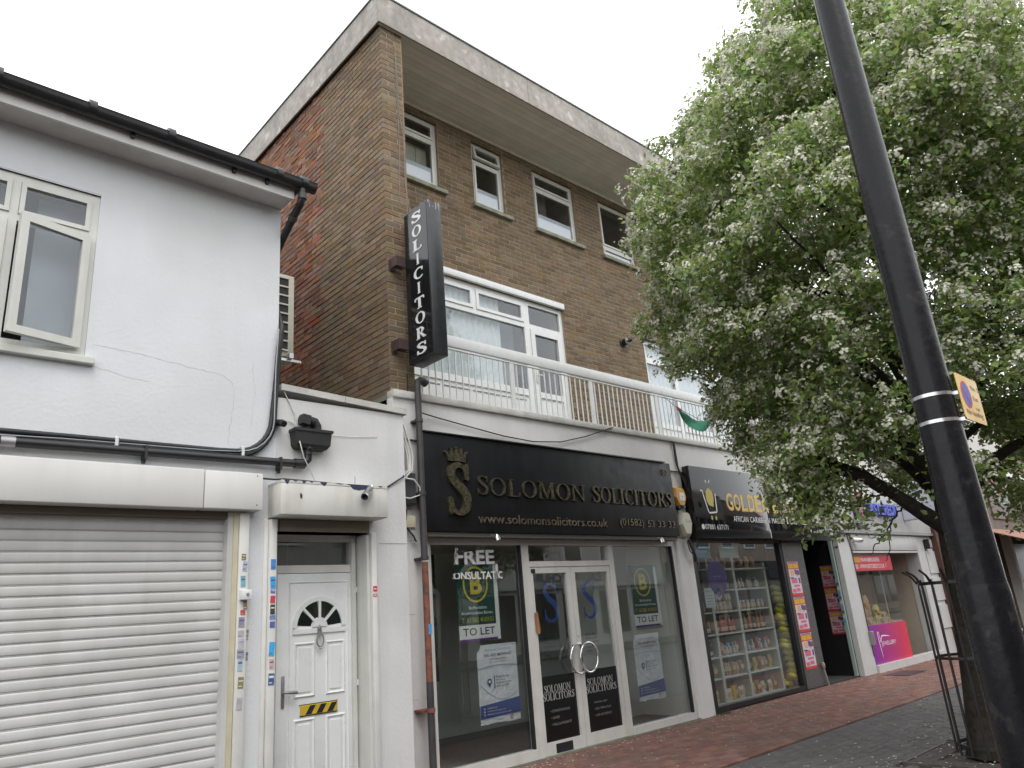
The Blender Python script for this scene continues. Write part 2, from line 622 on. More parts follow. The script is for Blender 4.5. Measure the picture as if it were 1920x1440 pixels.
def glyph(c):
    if c == 'I':
        return [_st(.17, 0, .17, 1, TK), _sf(.17, 0, .16), _sf(.17, 1-SF, .16)], .36
    if c == 'L':
        return [_st(.19, 0, .19, 1, TK), _sf(.19, 1-SF, .16), ('p', [(.03, 0), (.64, 0), (.64, .05), (.03, .05)]), ('p', [(.60, 0), (.64, 0), (.68, .26), (.655, .26)])], .70
    if c == 'T':
        return [_st(.38, 0, .38, 1, TK), _sf(.38, 0, .17), ('p', [(.02, .945), (.74, .945), (.74, 1), (.02, 1)]), ('p', [(.0, .76), (.03, .76), (.07, 1), (.02, 1)]), ('p', [(.73, .76), (.76, .76), (.74, 1), (.69, 1)])], .78
    if c == 'N':
        return [_st(.14, 0, .14, .97, TN), _st(.74, .02, .74, 1, TN), ('p', [(.05, 1), (.22, 1), (.77, 0), (.72, 0)]), _sf(.14, 0, .13), _sf(.74, 1-SF, .13), _sf(.08, 1-SF, .08)], .86
    if c == 'M':
        return [_st(.12, 0, .16, .97, TN), ('p', [(.10, 1), (.26, 1), (.53, .06), (.46, .0)]), ('p', [(.46, 0), (.51, 0), (.83, 1), (.77, 1)]), _st(.83, 0, .80, 1, TK), _sf(.12, 0, .12), _sf(.83, 0, .16), _sf(.10, 1-SF, .09), _sf(.86, 1-SF, .10)], 1.0
    if c == 'O':
        n = 26
        return [('c', [(.43+.41*math.cos(a), .5+.515*math.sin(a)) for a in [2*math.pi*i/n for i in range(n)]], [(.43+.29*math.cos(a), .5+.465*math.sin(a)) for a in [2*math.pi*i/n for i in range(n)]])], .86
    if c == 'C':
        a = arcpts(.44, .5, .42, .515, 48, 318, 22)
        b = arcpts(.46, .5, .31, .465, 52, 314, 22)
        return [('r', a, b), ('p', [(.70, .68), (.735, .68), (.735, .98), (.70, .90)])], .78
    if c == 'S':
        P = [(.50, .72, .012), (.455, .88, .022), (.30, .965, .034), (.14, .90, .05), (.09, .77, .062), (.17, .64, .07), (.31, .53, .078), (.44, .41, .075), (.49, .26, .064), (.43, .10, .05), (.27, .03, .034), (.11, .09, .022), (.05, .27, .012)]
        L, Rr = rib(catmull(P, 4))
        return [('r', L, Rr), ('p', [(.485, .68), (.52, .68), (.52, .99), (.47, .93)]), ('p', [(.03, .0), (.08, .07), (.065, .32), (.03, .32)])], .56
    if c == 'R':
        a = arcpts(.36, .735, .30, .265, 90, -90, 12)
        b = arcpts(.36, .735, .16, .215, 90, -90, 12)
        return [_st(.19, 0, .19, 1, TK), _sf(.17, 0, .15), ('p', [(.03, 1-SF), (.37, .95), (.37, 1), (.03, 1)]), ('p', [(.2, .47), (.37, .47), (.37, .52), (.2, .52)]), ('r', a, b), ('p', [(.33, .48), (.47, .48), (.82, .0), (.66, .0)]), _sf(.74, 0, .10)], .84
    return [], .34


def serif_into(mb, c, o, U, V, h, sx=1.0, d=0.0):
    g, w = glyph(c)
    for k, e in enumerate(g):
        dd = d+0.0004*k
        sc = lambda P: [(x*h*sx, y*h) for x, y in P]
        if e[0] == 'p':
            mb.prism(sc(e[1]), o, U, V, dd)
        elif e[0] == 'r':
            mb.ribbon(sc(e[1]), sc(e[2]), o, U, V, dd)
        else:
            mb.ribbon(sc(e[1]), sc(e[2]), o, U, V, dd, closed=True)
    return w*h*sx


def serif_width(s):
    return sum(glyph(c)[1]+.06 for c in s)-.06


def serif_line(s, o, U, V, h, w, d, name, m, parent, joined=False, big=1.0):
    """a line of serif capitals fitted to width w; one part per letter unless joined."""
    sx = w/(serif_width(s)*h)
    x = 0.0
    U_, V_, o = Vector(U), Vector(V), Vector(o)
    mb = MB()
    for i, c in enumerate(s):
        if c != ' ':
            hh = h*(big if i == 0 else 1.0)
            serif_into(mb, c, o+U_*x, U_, V_, hh, sx*h/hh, d)
            if not joined:
                mb.build(name, m, parent)
                mb = MB()
        x += (glyph(c)[1]+.06)*h*sx
    if joined:
        return mb.build(name, m, parent)


def wall_boxes(mb, x0, x1, z0, z1, y0, y1, holes):
    """solid wall between y0 and y1 with rectangular holes (hx0,hx1,hz0,hz1)."""
    xs = sorted({x0, x1, *[min(max(h[0], x0), x1) for h in holes], *[min(max(h[1], x0), x1) for h in holes]})
    for a, b in zip(xs, xs[1:]):
        if b-a < 1e-5:
            continue
        hs_ = sorted([(max(h[2], z0), min(h[3], z1)) for h in holes if h[0] <= a+1e-6 and h[1] >= b-1e-6])
        z = z0
        for q in hs_:
            if q[0] > z+1e-5:
                mb.box(a, b, y0, y1, z, q[0])
            z = max(z, q[1])
        if z < z1-1e-5:
            mb.box(a, b, y0, y1, z, z1)
    return mb


def rect_frame(mb, x0, x1, z0, z1, y0, y1, w, wb=None):
    wb = wb or w
    mb.box(x0, x0+w, y0, y1, z0, z1)
    mb.box(x1-w, x1, y0, y1, z0, z1)
    mb.box(x0+w, x1-w, y0, y1, z1-w, z1)
    mb.box(x0+w, x1-w, y0, y1, z0, z0+wb)
    return mb

# ================================================================ ground
def pix(P):
    d = Vector(P)-CAM
    z = d.dot(fw)
    if z < 0.1:
        return (-1, -1, z)
    return (512+738.4*d.dot(rt2)/z, 384-738.4*d.dot(up2)/z, z)


def seen(P, m=0):
    x, y, z = pix(P)
    return z > 0 and -m <= x <= 1024+m and -m <= y <= 768+m


mb = MB()
mb.quad((-150, -150, -0.12), (250, -150, -0.12), (250, 250, -0.12), (-150, 250, -0.12))
mb.build('road', M_asphalt, kind='structure')
mb = MB()
mb.box(-40, 90, 0.18, 8.2, -0.12, -0.03)
pavement = mb.build('pavement', M_joint, kind='structure')
mb = MB()
x = -20.0
while x < 60:
    mb.box(x, x+0.91, 0.03, 0.175, -0.12, 0.0)
    x += 0.915
mb.build('kerb', M_kerb, kind='structure')
bx('pavement_opposite', -40, 90, -12, -8.2, -0.12, 0.0, M_joint, kind='structure')

PIT = (7.5, 8.6, 2.02, 3.2)


def in_pit(x, y):
    return PIT[0]-.1 < x < PIT[1]+.1 and PIT[2]-.05 < y < PIT[3]+.05


def paver_boxes(x0, x1, y0, y1):
    out = []
    r = 0
    y = y0
    while y < y1-0.05:
        x = x0+(0.1 if r % 2 else 0.0)
        while x < x1:
            if not in_pit(x+.1, y+.05):
                out.append((x, y))
            x += 0.2
        y += 0.1
        r += 1
    return out


def paver_mesh(mb, x, y, z):
    e = 0.0035
    c = 0.006
    a = [(x+e, y+e), (x+.2-e, y+e), (x+.2-e, y+.1-e), (x+e, y+.1-e)]
    b = [(x+e+c, y+e+c), (x+.2-e-c, y+e+c), (x+.2-e-c, y+.1-e-c), (x+e+c, y+.1-e-c)]
    vs = [(*p, -0.03) for p in a]+[(*p, z-c*.7) for p in a]+[(*p, z) for p in b]
    fs = []
    for k in range(4):
        j = (k+1) % 4
        fs += [(k, j, 4+j, 4+k), (4+k, 4+j, 8+j, 8+k)]
    fs.append((8, 9, 10, 11))
    mb.add(vs, fs)


red = paver_boxes(4.4, 24.0, 4.56, 6.52)
grey = paver_boxes(4.4, 24.0, 0.2, 4.53)
red.sort(key=lambda p: ((p[0]-0)**2+p[1]**2) if seen((p[0]+.1, p[1]+.05, 0)) else 1e6)
mb = MB()
paver_mesh(mb, 0, 0, 0)
mb.v = [(a-.1, b-.05, c) for a, b, c in mb.v]
proto = mb.build('paver', M_paver_o, pavement)
first = True
for x, y in red[:300]:
    z = RND.uniform(-.0025, .0015)
    loc = (x+.1, y+.05, -0.03+z)
    if first:
        proto.location = Vector(loc)-ORG[pavement.name]
        first = False
    else:
        inst(proto, pavement, loc)
mb = MB()
for x, y in red[300:]:
    paver_mesh(mb, x, y, RND.uniform(-.0025, .0015))
mb.build('red_pavers', M_paver_r, pavement, kind='stuff')
mb = MB()
for x, y in grey:
    paver_mesh(mb, x, y, RND.uniform(-.0025, .0015))
mb.build('grey_pavers', M_paver_g, pavement, kind='stuff')
# two small iron covers in the pavement
mb = MB().box(14.6, 15.4, 5.75, 6.2, 0.001, 0.006)
tag(mb.build('access_cover', M_iron), 'flat dark iron access cover set in the pavement before the jewellery shop', 'manhole cover')

# ================================================================ white building on the left
PL = 6.26
wb = thing('white_building', 'white rendered two storey building with black gutter and closed roller shutter', 'building', (0.0, 9, 0))
mb = MB()
wall_boxes(mb, -5, 2.925, 0, 5.63, PL, PL+.25, [(-0.46, 1.31, 3.74, 5.2), (-4.2, 2.58, 0, 2.66)])
mb.box(2.675, 2.925, PL+.25, 14, 0, 5.63)
wall = mb.build('wall', M_render, wb)
# hairline cracks in the render
mb = MB()


def crack(pts, w=0.002):
    P = []
    for i in range(len(pts)-1):
        a, b = pts[i], pts[i+1]
        n = max(2, int(math.hypot(b[0]-a[0], b[1]-a[1])/.035))
        for k in range(n):
            t = k/n
            P.append((a[0]+(b[0]-a[0])*t+RND.uniform(-.006, .006), a[1]+(b[1]-a[1])*t+RND.uniform(-.007, .007), w*RND.uniform(.25, .8)))
    L, Rr = rib(P)
    mb.ribbon(L, Rr, (0, PL, 0), FX, UZ, 0.0012)


crack([(1.35, 3.86), (1.75, 3.84), (2.2, 3.79), (2.42, 3.77), (2.5, 3.7), (2.52, 3.55), (2.49, 3.3), (2.48, 3.12)])
crack([(1.37, 3.68), (1.6, 3.63), (1.85, 3.61)], .002)
crack([(2.68, 3.95), (2.69, 3.75), (2.715, 3.65), (2.69, 3.5), (2.68, 3.3)], .0015)
mb.build('crack', M_crack, wall)
# eaves: soffit, fascia board, roof
ev = MB().box(-5, 2.925, 5.99, PL+.02, 5.63, 5.65).build('soffit', M_soffit_w, wb)
fb = MB().box(-5, 2.925, 5.965, 5.99, 5.6, 5.79).build('fascia_board', M_trim, wb)
for xx in (0.9, 2.43):
    bx('joint_cover', xx, xx+.035, 5.96, 5.965, 5.598, 5.7, M_trim, fb)
mb = MB()
mb.add([(-5, 5.93, 5.79), (3.02, 5.93, 5.79), (3.02, 10, 7.6), (-5, 10, 7.6), (-5, 14, 5.8), (3.02, 14, 5.8), (-5, 5.93, 5.76), (3.02, 5.93, 5.76), (3.02, 14, 5.76), (-5, 14, 5.76)],
       [(0, 1, 2, 3), (3, 2, 5, 4), (6, 7, 1, 0), (7, 8, 5, 2, 1), (9, 8, 7, 6)])
mb.build('roof', flat('roof_tile', .06, .05, .045, .8, var=.3, vs=12, bump=.6), wb)
# half round gutter: lower half channel with a rolled lip
mb = MB()
gx0, gx1, gy, gz_ = -5.0, 3.11, 5.9, 5.765
pr = [(gy-.062*math.cos(a), gz_-.075*math.sin(a)) for a in [math.pi*i/10 for i in range(11)]]
pi_ = [(gy-.056*math.cos(a), gz_-.069*math.sin(a)) for a in [math.pi*i/10 for i in range(11)]]
ring = [(gy-.068, gz_+.012)]+pr+[(gy+.062, gz_+.03)]
ring2 = [(gy+.055, gz_+.03)]+pi_[::-1]+[(gy-.06, gz_+.012)]
sec = ring+ring2
vs = [(gx0, a, b) for a, b in sec]+[(gx1, a, b) for a, b in sec]
n = len(sec)
mb.add(vs, [(i, (i+1) % n, n+(i+1) % n, n+i) for i in range(n)])
mb.add([(gx1, a, b) for a, b in ring], [tuple(range(len(ring)))])
gut = mb.build('gutter', M_black, wb, smooth=40)
for xx in (-.6, .45, 1.1, 1.72, 2.72, 2.98):
    m2 = MB()
    m2.lathe([(.071, -.03), (.075, -.03), (.075, .03), (.071, .03)], (xx, gy, gz_), 20, (1, 0, 0))
    m2.build('union_clip', M_black, gut, smooth=40)
for xx in (-.9, .2, 1.42, 2.3, 2.62):
    bx('gutter_bracket', xx, xx+.03, gy+.03, 5.968, 5.66, 5.72, M_black, gut)
mb = MB()
mb.tube([(2.975, 5.9, 5.70), (2.975, 5.9, 5.60), (2.97, 5.93, 5.545), (2.965, 6.0, 5.50), (2.965, 6.27, 5.34), (2.965, 6.40, 5.25), (2.965, 6.46, 5.15), (2.965, 6.48, 4.9), (2.965, 6.48, 3.8)], .036, 12)
dp = mb.build('downpipe', M_black, wb, smooth=50)
mb = MB()
mb.lathe([(.037, 0), (.044, 0), (.044, .06), (.037, .06)], (2.975, 5.9, 5.585), 14)
mb.lathe([(.037, 0), (.044, 0), (.044, .05), (.037, .05)], (2.965, 6.05, 5.47), 14, (0, .85, -.5))
mb.build('pipe_collar', M_grey_pipe, dp, smooth=40)


# window of the upper floor: three lights, the right casement open
def light_pane(x0, x1, z0, z1, y, parent, m=M_glass_up, tilt=0.0):
    mb = MB()
    mb.box(x0, x1, y, y+.006, z0, z1)
    if tilt:
        mb.rot(((x0+x1)/2, y, z1), (1, 0, 0), tilt)
    return mb.build('pane', m, parent)


WX0, WX1, WZ0, WZ1 = -.46, 1.31, 3.74, 5.2
y0, y1 = PL+.015, PL+.075
mb = MB()
rect_frame(mb, WX0, WX1, WZ0, WZ1, y0, y1, .06)
for xx in (.125, .715):
    mb.box(xx-.03, xx+.03, y0, y1, WZ0+.06, WZ1-.06)
for a, b in ((WX0+.06, .095), (.155, .685), (.745, WX1-.06)):
    mb.box(a, b, y0+.002, y1-.002, 4.79, 4.85)
win = mb.build('window', M_upvc_old, wb)
for a, b in ((WX0+.06, .095), (.155, .685), (.745, WX1-.06)):
    m2 = rect_frame(MB(), a+.002, b-.002, 4.852, 5.138, y0-.012, y0+.03, .035)
    m2.build('sash', M_upvc_old, win)
    light_pane(a+.035, b-.035, 4.885, 5.105, y0+.01, win)
for a, b in ((WX0+.06, .095), (.155, .685)):
    m2 = rect_frame(MB(), a+.002, b-.002, 3.802, 4.788, y0-.012, y0+.03, .045)
    m2.build('sash', M_upvc_old, win)
    light_pane(a+.045, b-.045, 3.845, 4.745, y0+.01, win)
hinge = (1.25, y0, 4.2)
m2 = rect_frame(MB(), .725, 1.25, 3.80, 4.79, y0-.05, y0-.005, .062)
m2.rot(hinge, (0, 0, 1), math.radians(14))
m2.build('sash', M_upvc_old, win, label='opened right hand casement')
m2 = MB().box(.78, 1.19, y0-.03, y0-.024, 3.86, 4.73).rot(hinge, (0, 0, 1), math.radians(14))
m2.build('pane', M_glass_up, win)
m2 = MB().box(.79, 1.18, y0+.24, y0+.246, 3.80, 5.1)
bx('window_board', WX0, WX1, PL+.08, PL+.3, 3.70, 3.738, M_upvc, win)
bx('roller_blind', .9, 1.25, PL+.2, PL+.205, 3.74, 5.14, flat('grey_blind', .33, .36, .39, .8), win)
bx('roller_blind', -.40, .70, PL+.2, PL+.205, 3.74, 5.14, MATS['grey_blind'], win)
mb = MB().rbox(WX0-.04, 1.375, PL-.055, PL+.02, 3.675, 3.735, .008)
mb.build('sill', M_upvc_old, win)
bx('lintel_bead', WX0, WX1, PL-.004, PL+.015, 5.2, 5.215, M_greymetal, win)  # thin grey bead along the window head
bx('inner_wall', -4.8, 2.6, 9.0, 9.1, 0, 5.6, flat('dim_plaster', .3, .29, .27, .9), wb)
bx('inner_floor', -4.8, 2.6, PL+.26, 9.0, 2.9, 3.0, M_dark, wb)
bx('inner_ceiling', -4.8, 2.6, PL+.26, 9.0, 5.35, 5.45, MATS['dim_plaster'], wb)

# roller shutter
sh = thing('roller_shutter', '', '')
del sh['label'], sh['category']
sh.parent = wb
ORG[sh.name] = Vector((0, PL, 0))
sh.location = ORG[sh.name]-ORG[wb.name]
pitch_ = 0.0785
prof = [(0.002, 0.0), (-.004, .004), (-.006, .010), (-.0075, .030), (-.0065, .058), (-.004, .067), (-.0005, .0695), (-.0005, .072), (-.003, .074), (-.003, .077), (.002, .0785)]
z = 2.47
slat = None
k = 0
while z > -0.05:
    if slat is None:
        mb = MB()
        for xa, xb in ((-3.6, 2.51),):
            vs = [(xa, PL+.07+dy, z+dz) for dy, dz in prof]+[(xb, PL+.07+dy, z+dz) for dy, dz in prof]
            nn = len(prof)
            mb.add(vs, [(i, i+1, nn+i+1, nn+i) for i in range(nn-1)])
        slat = mb.build('slat', M_slat, sh, smooth=60)
        base = ORG[slat.name].copy()
    else:
        o = inst(slat, sh, base-Vector((RND.uniform(-.004, .004), RND.uniform(-.002, .002), pitch_*k+RND.uniform(-.001, .001))))
    z -= pitch_
    k += 1
bx('shutter_backing', -3.6, 2.52, PL+.095, PL+.1, 0, 2.7, M_dark, sh)
mb = MB().rbox(-4.2, 2.24, PL-.15, PL+.0, 2.555, 2.878, .012)
mb.build('shutter_box', M_boxwhite, sh, smooth=30)
mb = MB().rbox(2.2445, 2.745, PL-.148, PL+.0, 2.557, 2.876, .012)
bxo = mb.build('shutter_box_end', M_boxwhite, sh, smooth=30)
for zz in (2.6, 2.85):
    MB().lathe([(.007, 0), (.005, .004)], (2.69, PL-.148, zz), 10, (0, -1, 0)).build('screw', M_greymetal, sh)
bx('shutter_head', -4.2, 2.56, PL+.0, PL+.1, 2.5, 2.56, flat('brown_head_strip', .16, .13, .1, .7), sh)  # brown strip across the shutter top, darker than the slats
mb = MB().box(2.5, 2.545, PL-.02, PL+.09, 0, 2.55)
mb.build('guide_rail', M_slat, sh)
mb = MB().box(2.545, 2.585, PL-.035, PL+.06, 0, 2.55)
mb.build('guide_rail', M_cream, sh)
for k, (x0, x1, pr_, mm) in enumerate(((2.59, 2.675, .05, M_trim), (2.82, 2.86, .02, M_trim), (2.862, 2.925, .055, M_trim))):
    MB().rbox(x0, x1, PL-pr_, PL+.02, 0, 2.5 if k else 2.545, .006).build('door_trim' if k else 'jamb_trim', mm, wb, smooth=30)

# ================================================================ single storey annexe with the front door
an = thing('annexe_building', 'low white rendered block with panelled front door under a dirty canopy', 'building', (3.6, 7.5, 0))
mb = MB()
wall_boxes(mb, 2.927, 4.325, 0, 3.64, PL, PL+.24, [(2.93, 3.89, 0, 2.4)])
mb.box(4.1, 4.325, PL+.24, 13, 0, 3.64)
mb.build('wall', M_render2, an)
mb = MB()
for a, b in ((2.95, 3.62), (3.625, 4.36)):
    za = 3.77-(a-2.95)*.046
    zb = 3.77-(b-2.95)*.046
    vs = [(a, PL-.035, za-.062), (b, PL-.035, zb-.062), (b, PL+.27, zb-.062), (a, PL+.27, za-.062), (a, PL-.035, za), (b, PL-.035, zb), (b, PL+.27, zb), (a, PL+.27, za)]
    m2 = MB().add(vs, [(0, 3, 2, 1), (4, 5, 6, 7), (0, 1, 5, 4), (1, 2, 6, 5), (2, 3, 7, 6), (3, 0, 4, 7)])
    m2.build('coping_stone', M_coping, an)
bx('flat_roof', 2.927, 4.325, PL+.24, 13, 3.45, 3.52, M_concrete, an)
mb = MB().box(4.0, 4.318, PL-.003, PL, 2.30, 2.308)
mb.build('render_joint', M_crack, an)
# canopy box over the door with flaked top edge
mb = MB().rbox(2.855, 3.94, PL-.26, PL+.0, 2.51, 2.79, .012)
hood = mb.build('canopy', M_hood, an, smooth=30)
mb = MB()
for p0, p1, dd in ((545, 590, .034), (618, 655, .014), (692, 732, .028), (758, 790, .014), (845, 912, .036), (985, 1075, .012), (1080, 1160, .014), (1255, 1342, .03), (1388, 1442, .013)):
    xa, xb = 2.855+(p0-520)/965*1.085, 2.855+(p1-520)/965*1.085
    n_ = 5
    low = [(xa+(xb-xa)*q/n_, 2.8095-dd*math.sin(math.pi*q/n_)*RND.uniform(.55, 1.15)) for q in range(1, n_)]
    mb.prism([(xa, 2.8095), (xb, 2.8095)]+low[::-1], (0, PL-.26, 0), FX, UZ, .0015)
mb.prism([(3.52, 2.81), (3.74, 2.81), (3.73, 2.778), (3.62, 2.755), (3.56, 2.765)], (0, PL-.26, 0), FX, UZ, .0018)
mb.build('flaked_paint', flat('old_blue_paint', .03, .032, .075, .6), hood, kind='stuff')
mb = MB().box(2.856, 3.939, PL-.261, PL-.002, 2.788, 2.81)
mb.build('canopy_top', M_hood, hood)
mb = MB().prism([(3.03, 2.69), (3.04, 2.705), (3.055, 2.68), (3.05, 2.65), (3.035, 2.655)], (0, PL-.26, 0), FX, UZ, .0015)
mb.build('hole', M_dark, hood)
mb = MB().box(2.96, 3.88, PL-.02, PL+.2, 2.4, 2.508)
mb.build('canopy_lining', flat('brown_lining', .2, .17, .14, .7), an)

# front door
YD = 6.5
fd = thing('front_door', '', '')
del fd['label'], fd['category']
fd.parent = an
ORG[fd.name] = Vector((3.47, YD, 0))
fd.location = ORG[fd.name]-ORG[an.name]
mb = MB()
mb.box(2.94, 3.055, YD-.02, YD+.05, 0, 2.4)
mb.box(3.80, 3.89, YD-.02, YD+.05, 0, 2.4)
mb.box(3.055, 3.80, YD-.02, YD+.05, 2.34, 2.4)
mb.box(3.055, 3.885, YD-.028, YD+.05, 2.055, 2.125)
mb.build('door_frame', M_trim, fd)
mb = MB().box(3.80, 3.84, YD-.06, YD-.02, 0, 2.38)
mb.box(3.858, 3.888, PL+.005, YD-.02, 0, 2.38)
mb.build('frame_lining', M_upvc_old, fd)
bx('transom_pane', 3.055, 3.80, YD+.0, YD+.006, 2.125, 2.34, M_glass_shop, fd)
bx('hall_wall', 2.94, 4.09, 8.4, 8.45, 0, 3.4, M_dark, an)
# door leaf: board with raised mouldings
mb = MB().rbox(3.058, 3.884, YD-.03, YD+.02, .03, 2.05, .006)
leaf = mb.build('door_leaf', M_upvc, fd, smooth=30)
mb = MB()


def moulding(x0, x1, z0, z1, w=.028, d=.013):
    for (a, b, c, e) in (((x0, z0), (x1, z0), (x1-w, z0+w), (x0+w, z0+w)), ((x1, z0), (x1, z1), (x1-w, z1-w), (x1-w, z0+w)),
                         ((x1, z1), (x0, z1), (x0+w, z1-w), (x1-w, z1-w)), ((x0, z1), (x0, z0), (x0+w, z0+w), (x0+w, z1-w))):
        # outer edge flush, crest in the middle
        mid1 = ((a[0]+e[0])/2, (a[1]+e[1])/2)
        mid2 = ((b[0]+c[0])/2, (b[1]+c[1])/2)
        yb, yc = YD-.0302, YD-.03-d
        vs = [(a[0], yb, a[1]), (b[0], yb, b[1]), (mid2[0], yc, mid2[1]), (mid1[0], yc, mid1[1]), (c[0], yb, c[1]), (e[0], yb, e[1])]
        mb.add(vs, [(0, 1, 2, 3), (3, 2, 4, 5)])


moulding(3.165, 3.77, .1, 1.98, .02, .008)
mb.build('panel_border', M_upvc, fd)
for (x0, x1, z0, z1) in ((3.22, 3.43, .985, 1.45), (3.53, 3.73, .985, 1.45), (3.22, 3.43, .17, .82), (3.53, 3.73, .17, .82)):
    mb = MB()
    moulding(x0, x1, z0, z1)
    mb.rbox(x0+.045, x1-.045, YD-.038, YD-.028, z0+.045, z1-.045, .005)
    mb.build('door_panel', M_upvc, fd)
# fanlight
fc = (3.47, 1.575)
mb = MB()
n = 18
oo = [(fc[0]+.265*math.cos(math.pi*i/n), fc[1]+.265*math.sin(math.pi*i/n)) for i in range(n+1)]
ii = [(fc[0]+.225*math.cos(math.pi*i/n), fc[1]+.225*math.sin(math.pi*i/n)) for i in range(n+1)]
mb.ribbon(oo, ii, (0, YD-.03, 0), FX, UZ, .014)
mb.box(fc[0]-.265, fc[0]+.265, YD-.044, YD-.03, fc[1]-.055, fc[1]-.012)
hub = [(fc[0]+.075*math.cos(math.pi*i/10), fc[1]+.075*math.sin(math.pi*i/10)) for i in range(11)]
mb.prism(hub, (0, YD-.03, 0), FX, UZ, .015)
for a in (45, 90, 135):
    c_, s_ = math.cos(math.radians(a)), math.sin(math.radians(a))
    mb.prism([(fc[0]+.06*c_-.012*s_, fc[1]+.06*s_+.012*c_), (fc[0]+.06*c_+.012*s_, fc[1]+.06*s_-.012*c_), (fc[0]+.23*c_+.012*s_, fc[1]+.23*s_-.012*c_), (fc[0]+.23*c_-.012*s_, fc[1]+.23*s_+.012*c_)], (0, YD-.03, 0), FX, UZ, .0155)
mb.build('fanlight_frame', M_upvc, fd)
for q in range(4):
    a0, a1 = 45*q+5, 45*q+40
    P = [(fc[0]+.085*math.cos(math.radians(a)), fc[1]+.085*math.sin(math.radians(a))) for a in (a1, (a0+a1)/2, a0)]
    P += [(fc[0]+.222*math.cos(math.radians(a0+(a1-a0)*i/6)), fc[1]+.222*math.sin(math.radians(a0+(a1-a0)*i/6))) for i in range(7)]
    MB().prism(P, (0, YD-.0305, 0), FX, UZ, .003).build('fanlight_pane', mat('dark_glass', (.012, .016, .014), .08, .05, coat=.5), fd)
# knocker
mb = MB()
mb.lathe([(.012, 0), (.02, .004), (.016, .016), (.004, .02)], (3.462, YD-.045, 1.56), 12, (0, -1, 0))
mb.prism([(3.462, 1.59), (3.448, 1.56), (3.44, 1.52), (3.462, 1.49), (3.484, 1.52), (3.476, 1.56)], (0, YD-.045, 0), FX, UZ, .014)
mb.tube([(3.462+.034*math.cos(a)*(1 if abs(math.sin(a)) < .99 else .8), YD-.066, 1.455+.055*math.sin(a)) for a in [math.radians(110+320*i/14) for i in range(15)]], .0075, 8)
mb.lathe([(.004, 0), (.013, .01), (.004, .03)], (3.462, YD-.066, 1.375), 10)
mb.build('knocker', M_greymetal, fd, smooth=40)
mb = MB().rbox(3.105, 3.135, YD-.042, YD-.03, .925, 1.185, .005)
mb.tube([(3.12, YD-.04, 1.05), (3.12, YD-.075, 1.05), (3.14, YD-.085, 1.05), (3.2, YD-.088, 1.045), (3.235, YD-.085, 1.04)], [.011, .011, .012, .016, .012], 10)
mb.build('door_handle', M_greymetal, fd, smooth=40)
mb = MB().rbox(3.285, 3.645, YD-.046, YD-.03, .842, .925, .006)
lp = mb.build('letter_plate', flat('worn_brass_yellow', .5, .36, .03, .4, var=.2), fd)
mb = MB()
for k in range(3):
    x0 = 3.33+k*.105
    MB().prism([(x0, .848), (x0+.055, .848), (x0+.10, .919), (x0+.045, .919)], (0, YD-.046, 0), FX, UZ, .0015).build('hazard_stripe', M_black, fd)
mb = MB().rbox(3.28, 3.65, YD-.04, YD-.03, .835, .842, .002)
mb.box(3.28, 3.65, YD-.04, YD-.03, .925, .932)
mb.build('letter_plate_edge', M_black, fd)
for zz in (1.86, 1.03, .25):
    mb = MB().rbox(3.83, 3.90, YD-.055, YD-.028, zz, zz+.05, .004)
    mb.lathe([(.011, 0), (.011, .08)], (3.877, YD-.056, zz-.02), 10)
    mb.build('hinge', M_upvc, fd, smooth=40)
MB().rbox(3.893, 3.945, PL-.035, PL+.0, 0, 2.4, .005).build('door_trim', M_trim, an, smooth=30)

# ---- fixtures on the white walls
# black waste pipe along the wall with the two lagged air conditioner pipes above it
mb = MB().tube([(-4.5, PL-.062, 2.96), (0, PL-.062, 2.985), (1.5, PL-.062, 3.0), (3.1, PL-.062, 3.01), (3.17, PL-.062, 3.02), (3.205, PL-.064, 3.055), (3.21, PL-.07, 3.12), (3.21, PL-.09, 3.16)], .036, 14)
wp = thing('waste_pipe', 'thick black horizontal waste pipe running along the white wall to the hopper', 'pipe', (1.0, PL-.06, 2.95))
mb.build('pipe', M_black, wp, smooth=50)
MB().lathe([(.037, 0), (.046, 0), (.046, .1), (.037, .1)], (3.07, PL-.062, 3.01), 14, (1, 0, .01)).build('pipe_socket', M_black, wp, smooth=40)
MB().lathe([(.037, 0), (.044, 0), (.044, .09), (.037, .09)], (.82, PL-.062, 2.99), 14, (1, 0, .01)).build('pipe_socket', M_greymetal, wp, smooth=40)
for xx in (.2, 1.78, 2.92):
    mb = MB().box(xx, xx+.02, PL-.1, PL, 2.94, 3.05)
    mb.box(xx-.004, xx+.024, PL-.055, PL-.03, 2.91, 2.945)
    mb.build('pipe_bracket', M_black, wp)
mb = MB()
for k, (dz, dy, r) in enumerate(((.0, 0, .021), (-.045, .004, .016))):
    P = [(-4.5, PL-.03-dy, 3.085+dz)]
    for xx in (-1, 0, .8, 1.3, 1.9, 2.4):
        P.append((xx, PL-.03-dy, 3.085+dz+RND.uniform(-.008, .008)))
    c0 = (2.5, 3.35) if k == 0 else (2.52, 3.31)
    for i in range(8):
        a = math.radians(-90+90*i/7)
        R_ = .33 if k == 0 else .36
        P.append((2.53+R_*math.cos(a), PL-.03-dy, (3.085 if k == 0 else 3.04)+R_+R_*math.sin(a)))
    P += [(2.885+.02*k, PL-.03-dy, 3.7), (2.91+.02*k, PL-.035, 4.1), (2.945+.01*k, PL-.03, 4.35), (2.965, PL+.1, 4.55), (2.98, PL+.6, 4.7), (3.0, 7.5, 4.75)]
    mb.tube(P, r, 10)
ac_p = mb.build('lagged_pipes', M_blackmat, smooth=60)
tag(ac_p, 'pair of black lagged air conditioner pipes curving up the corner of the white wall', 'pipes')
mb = MB()
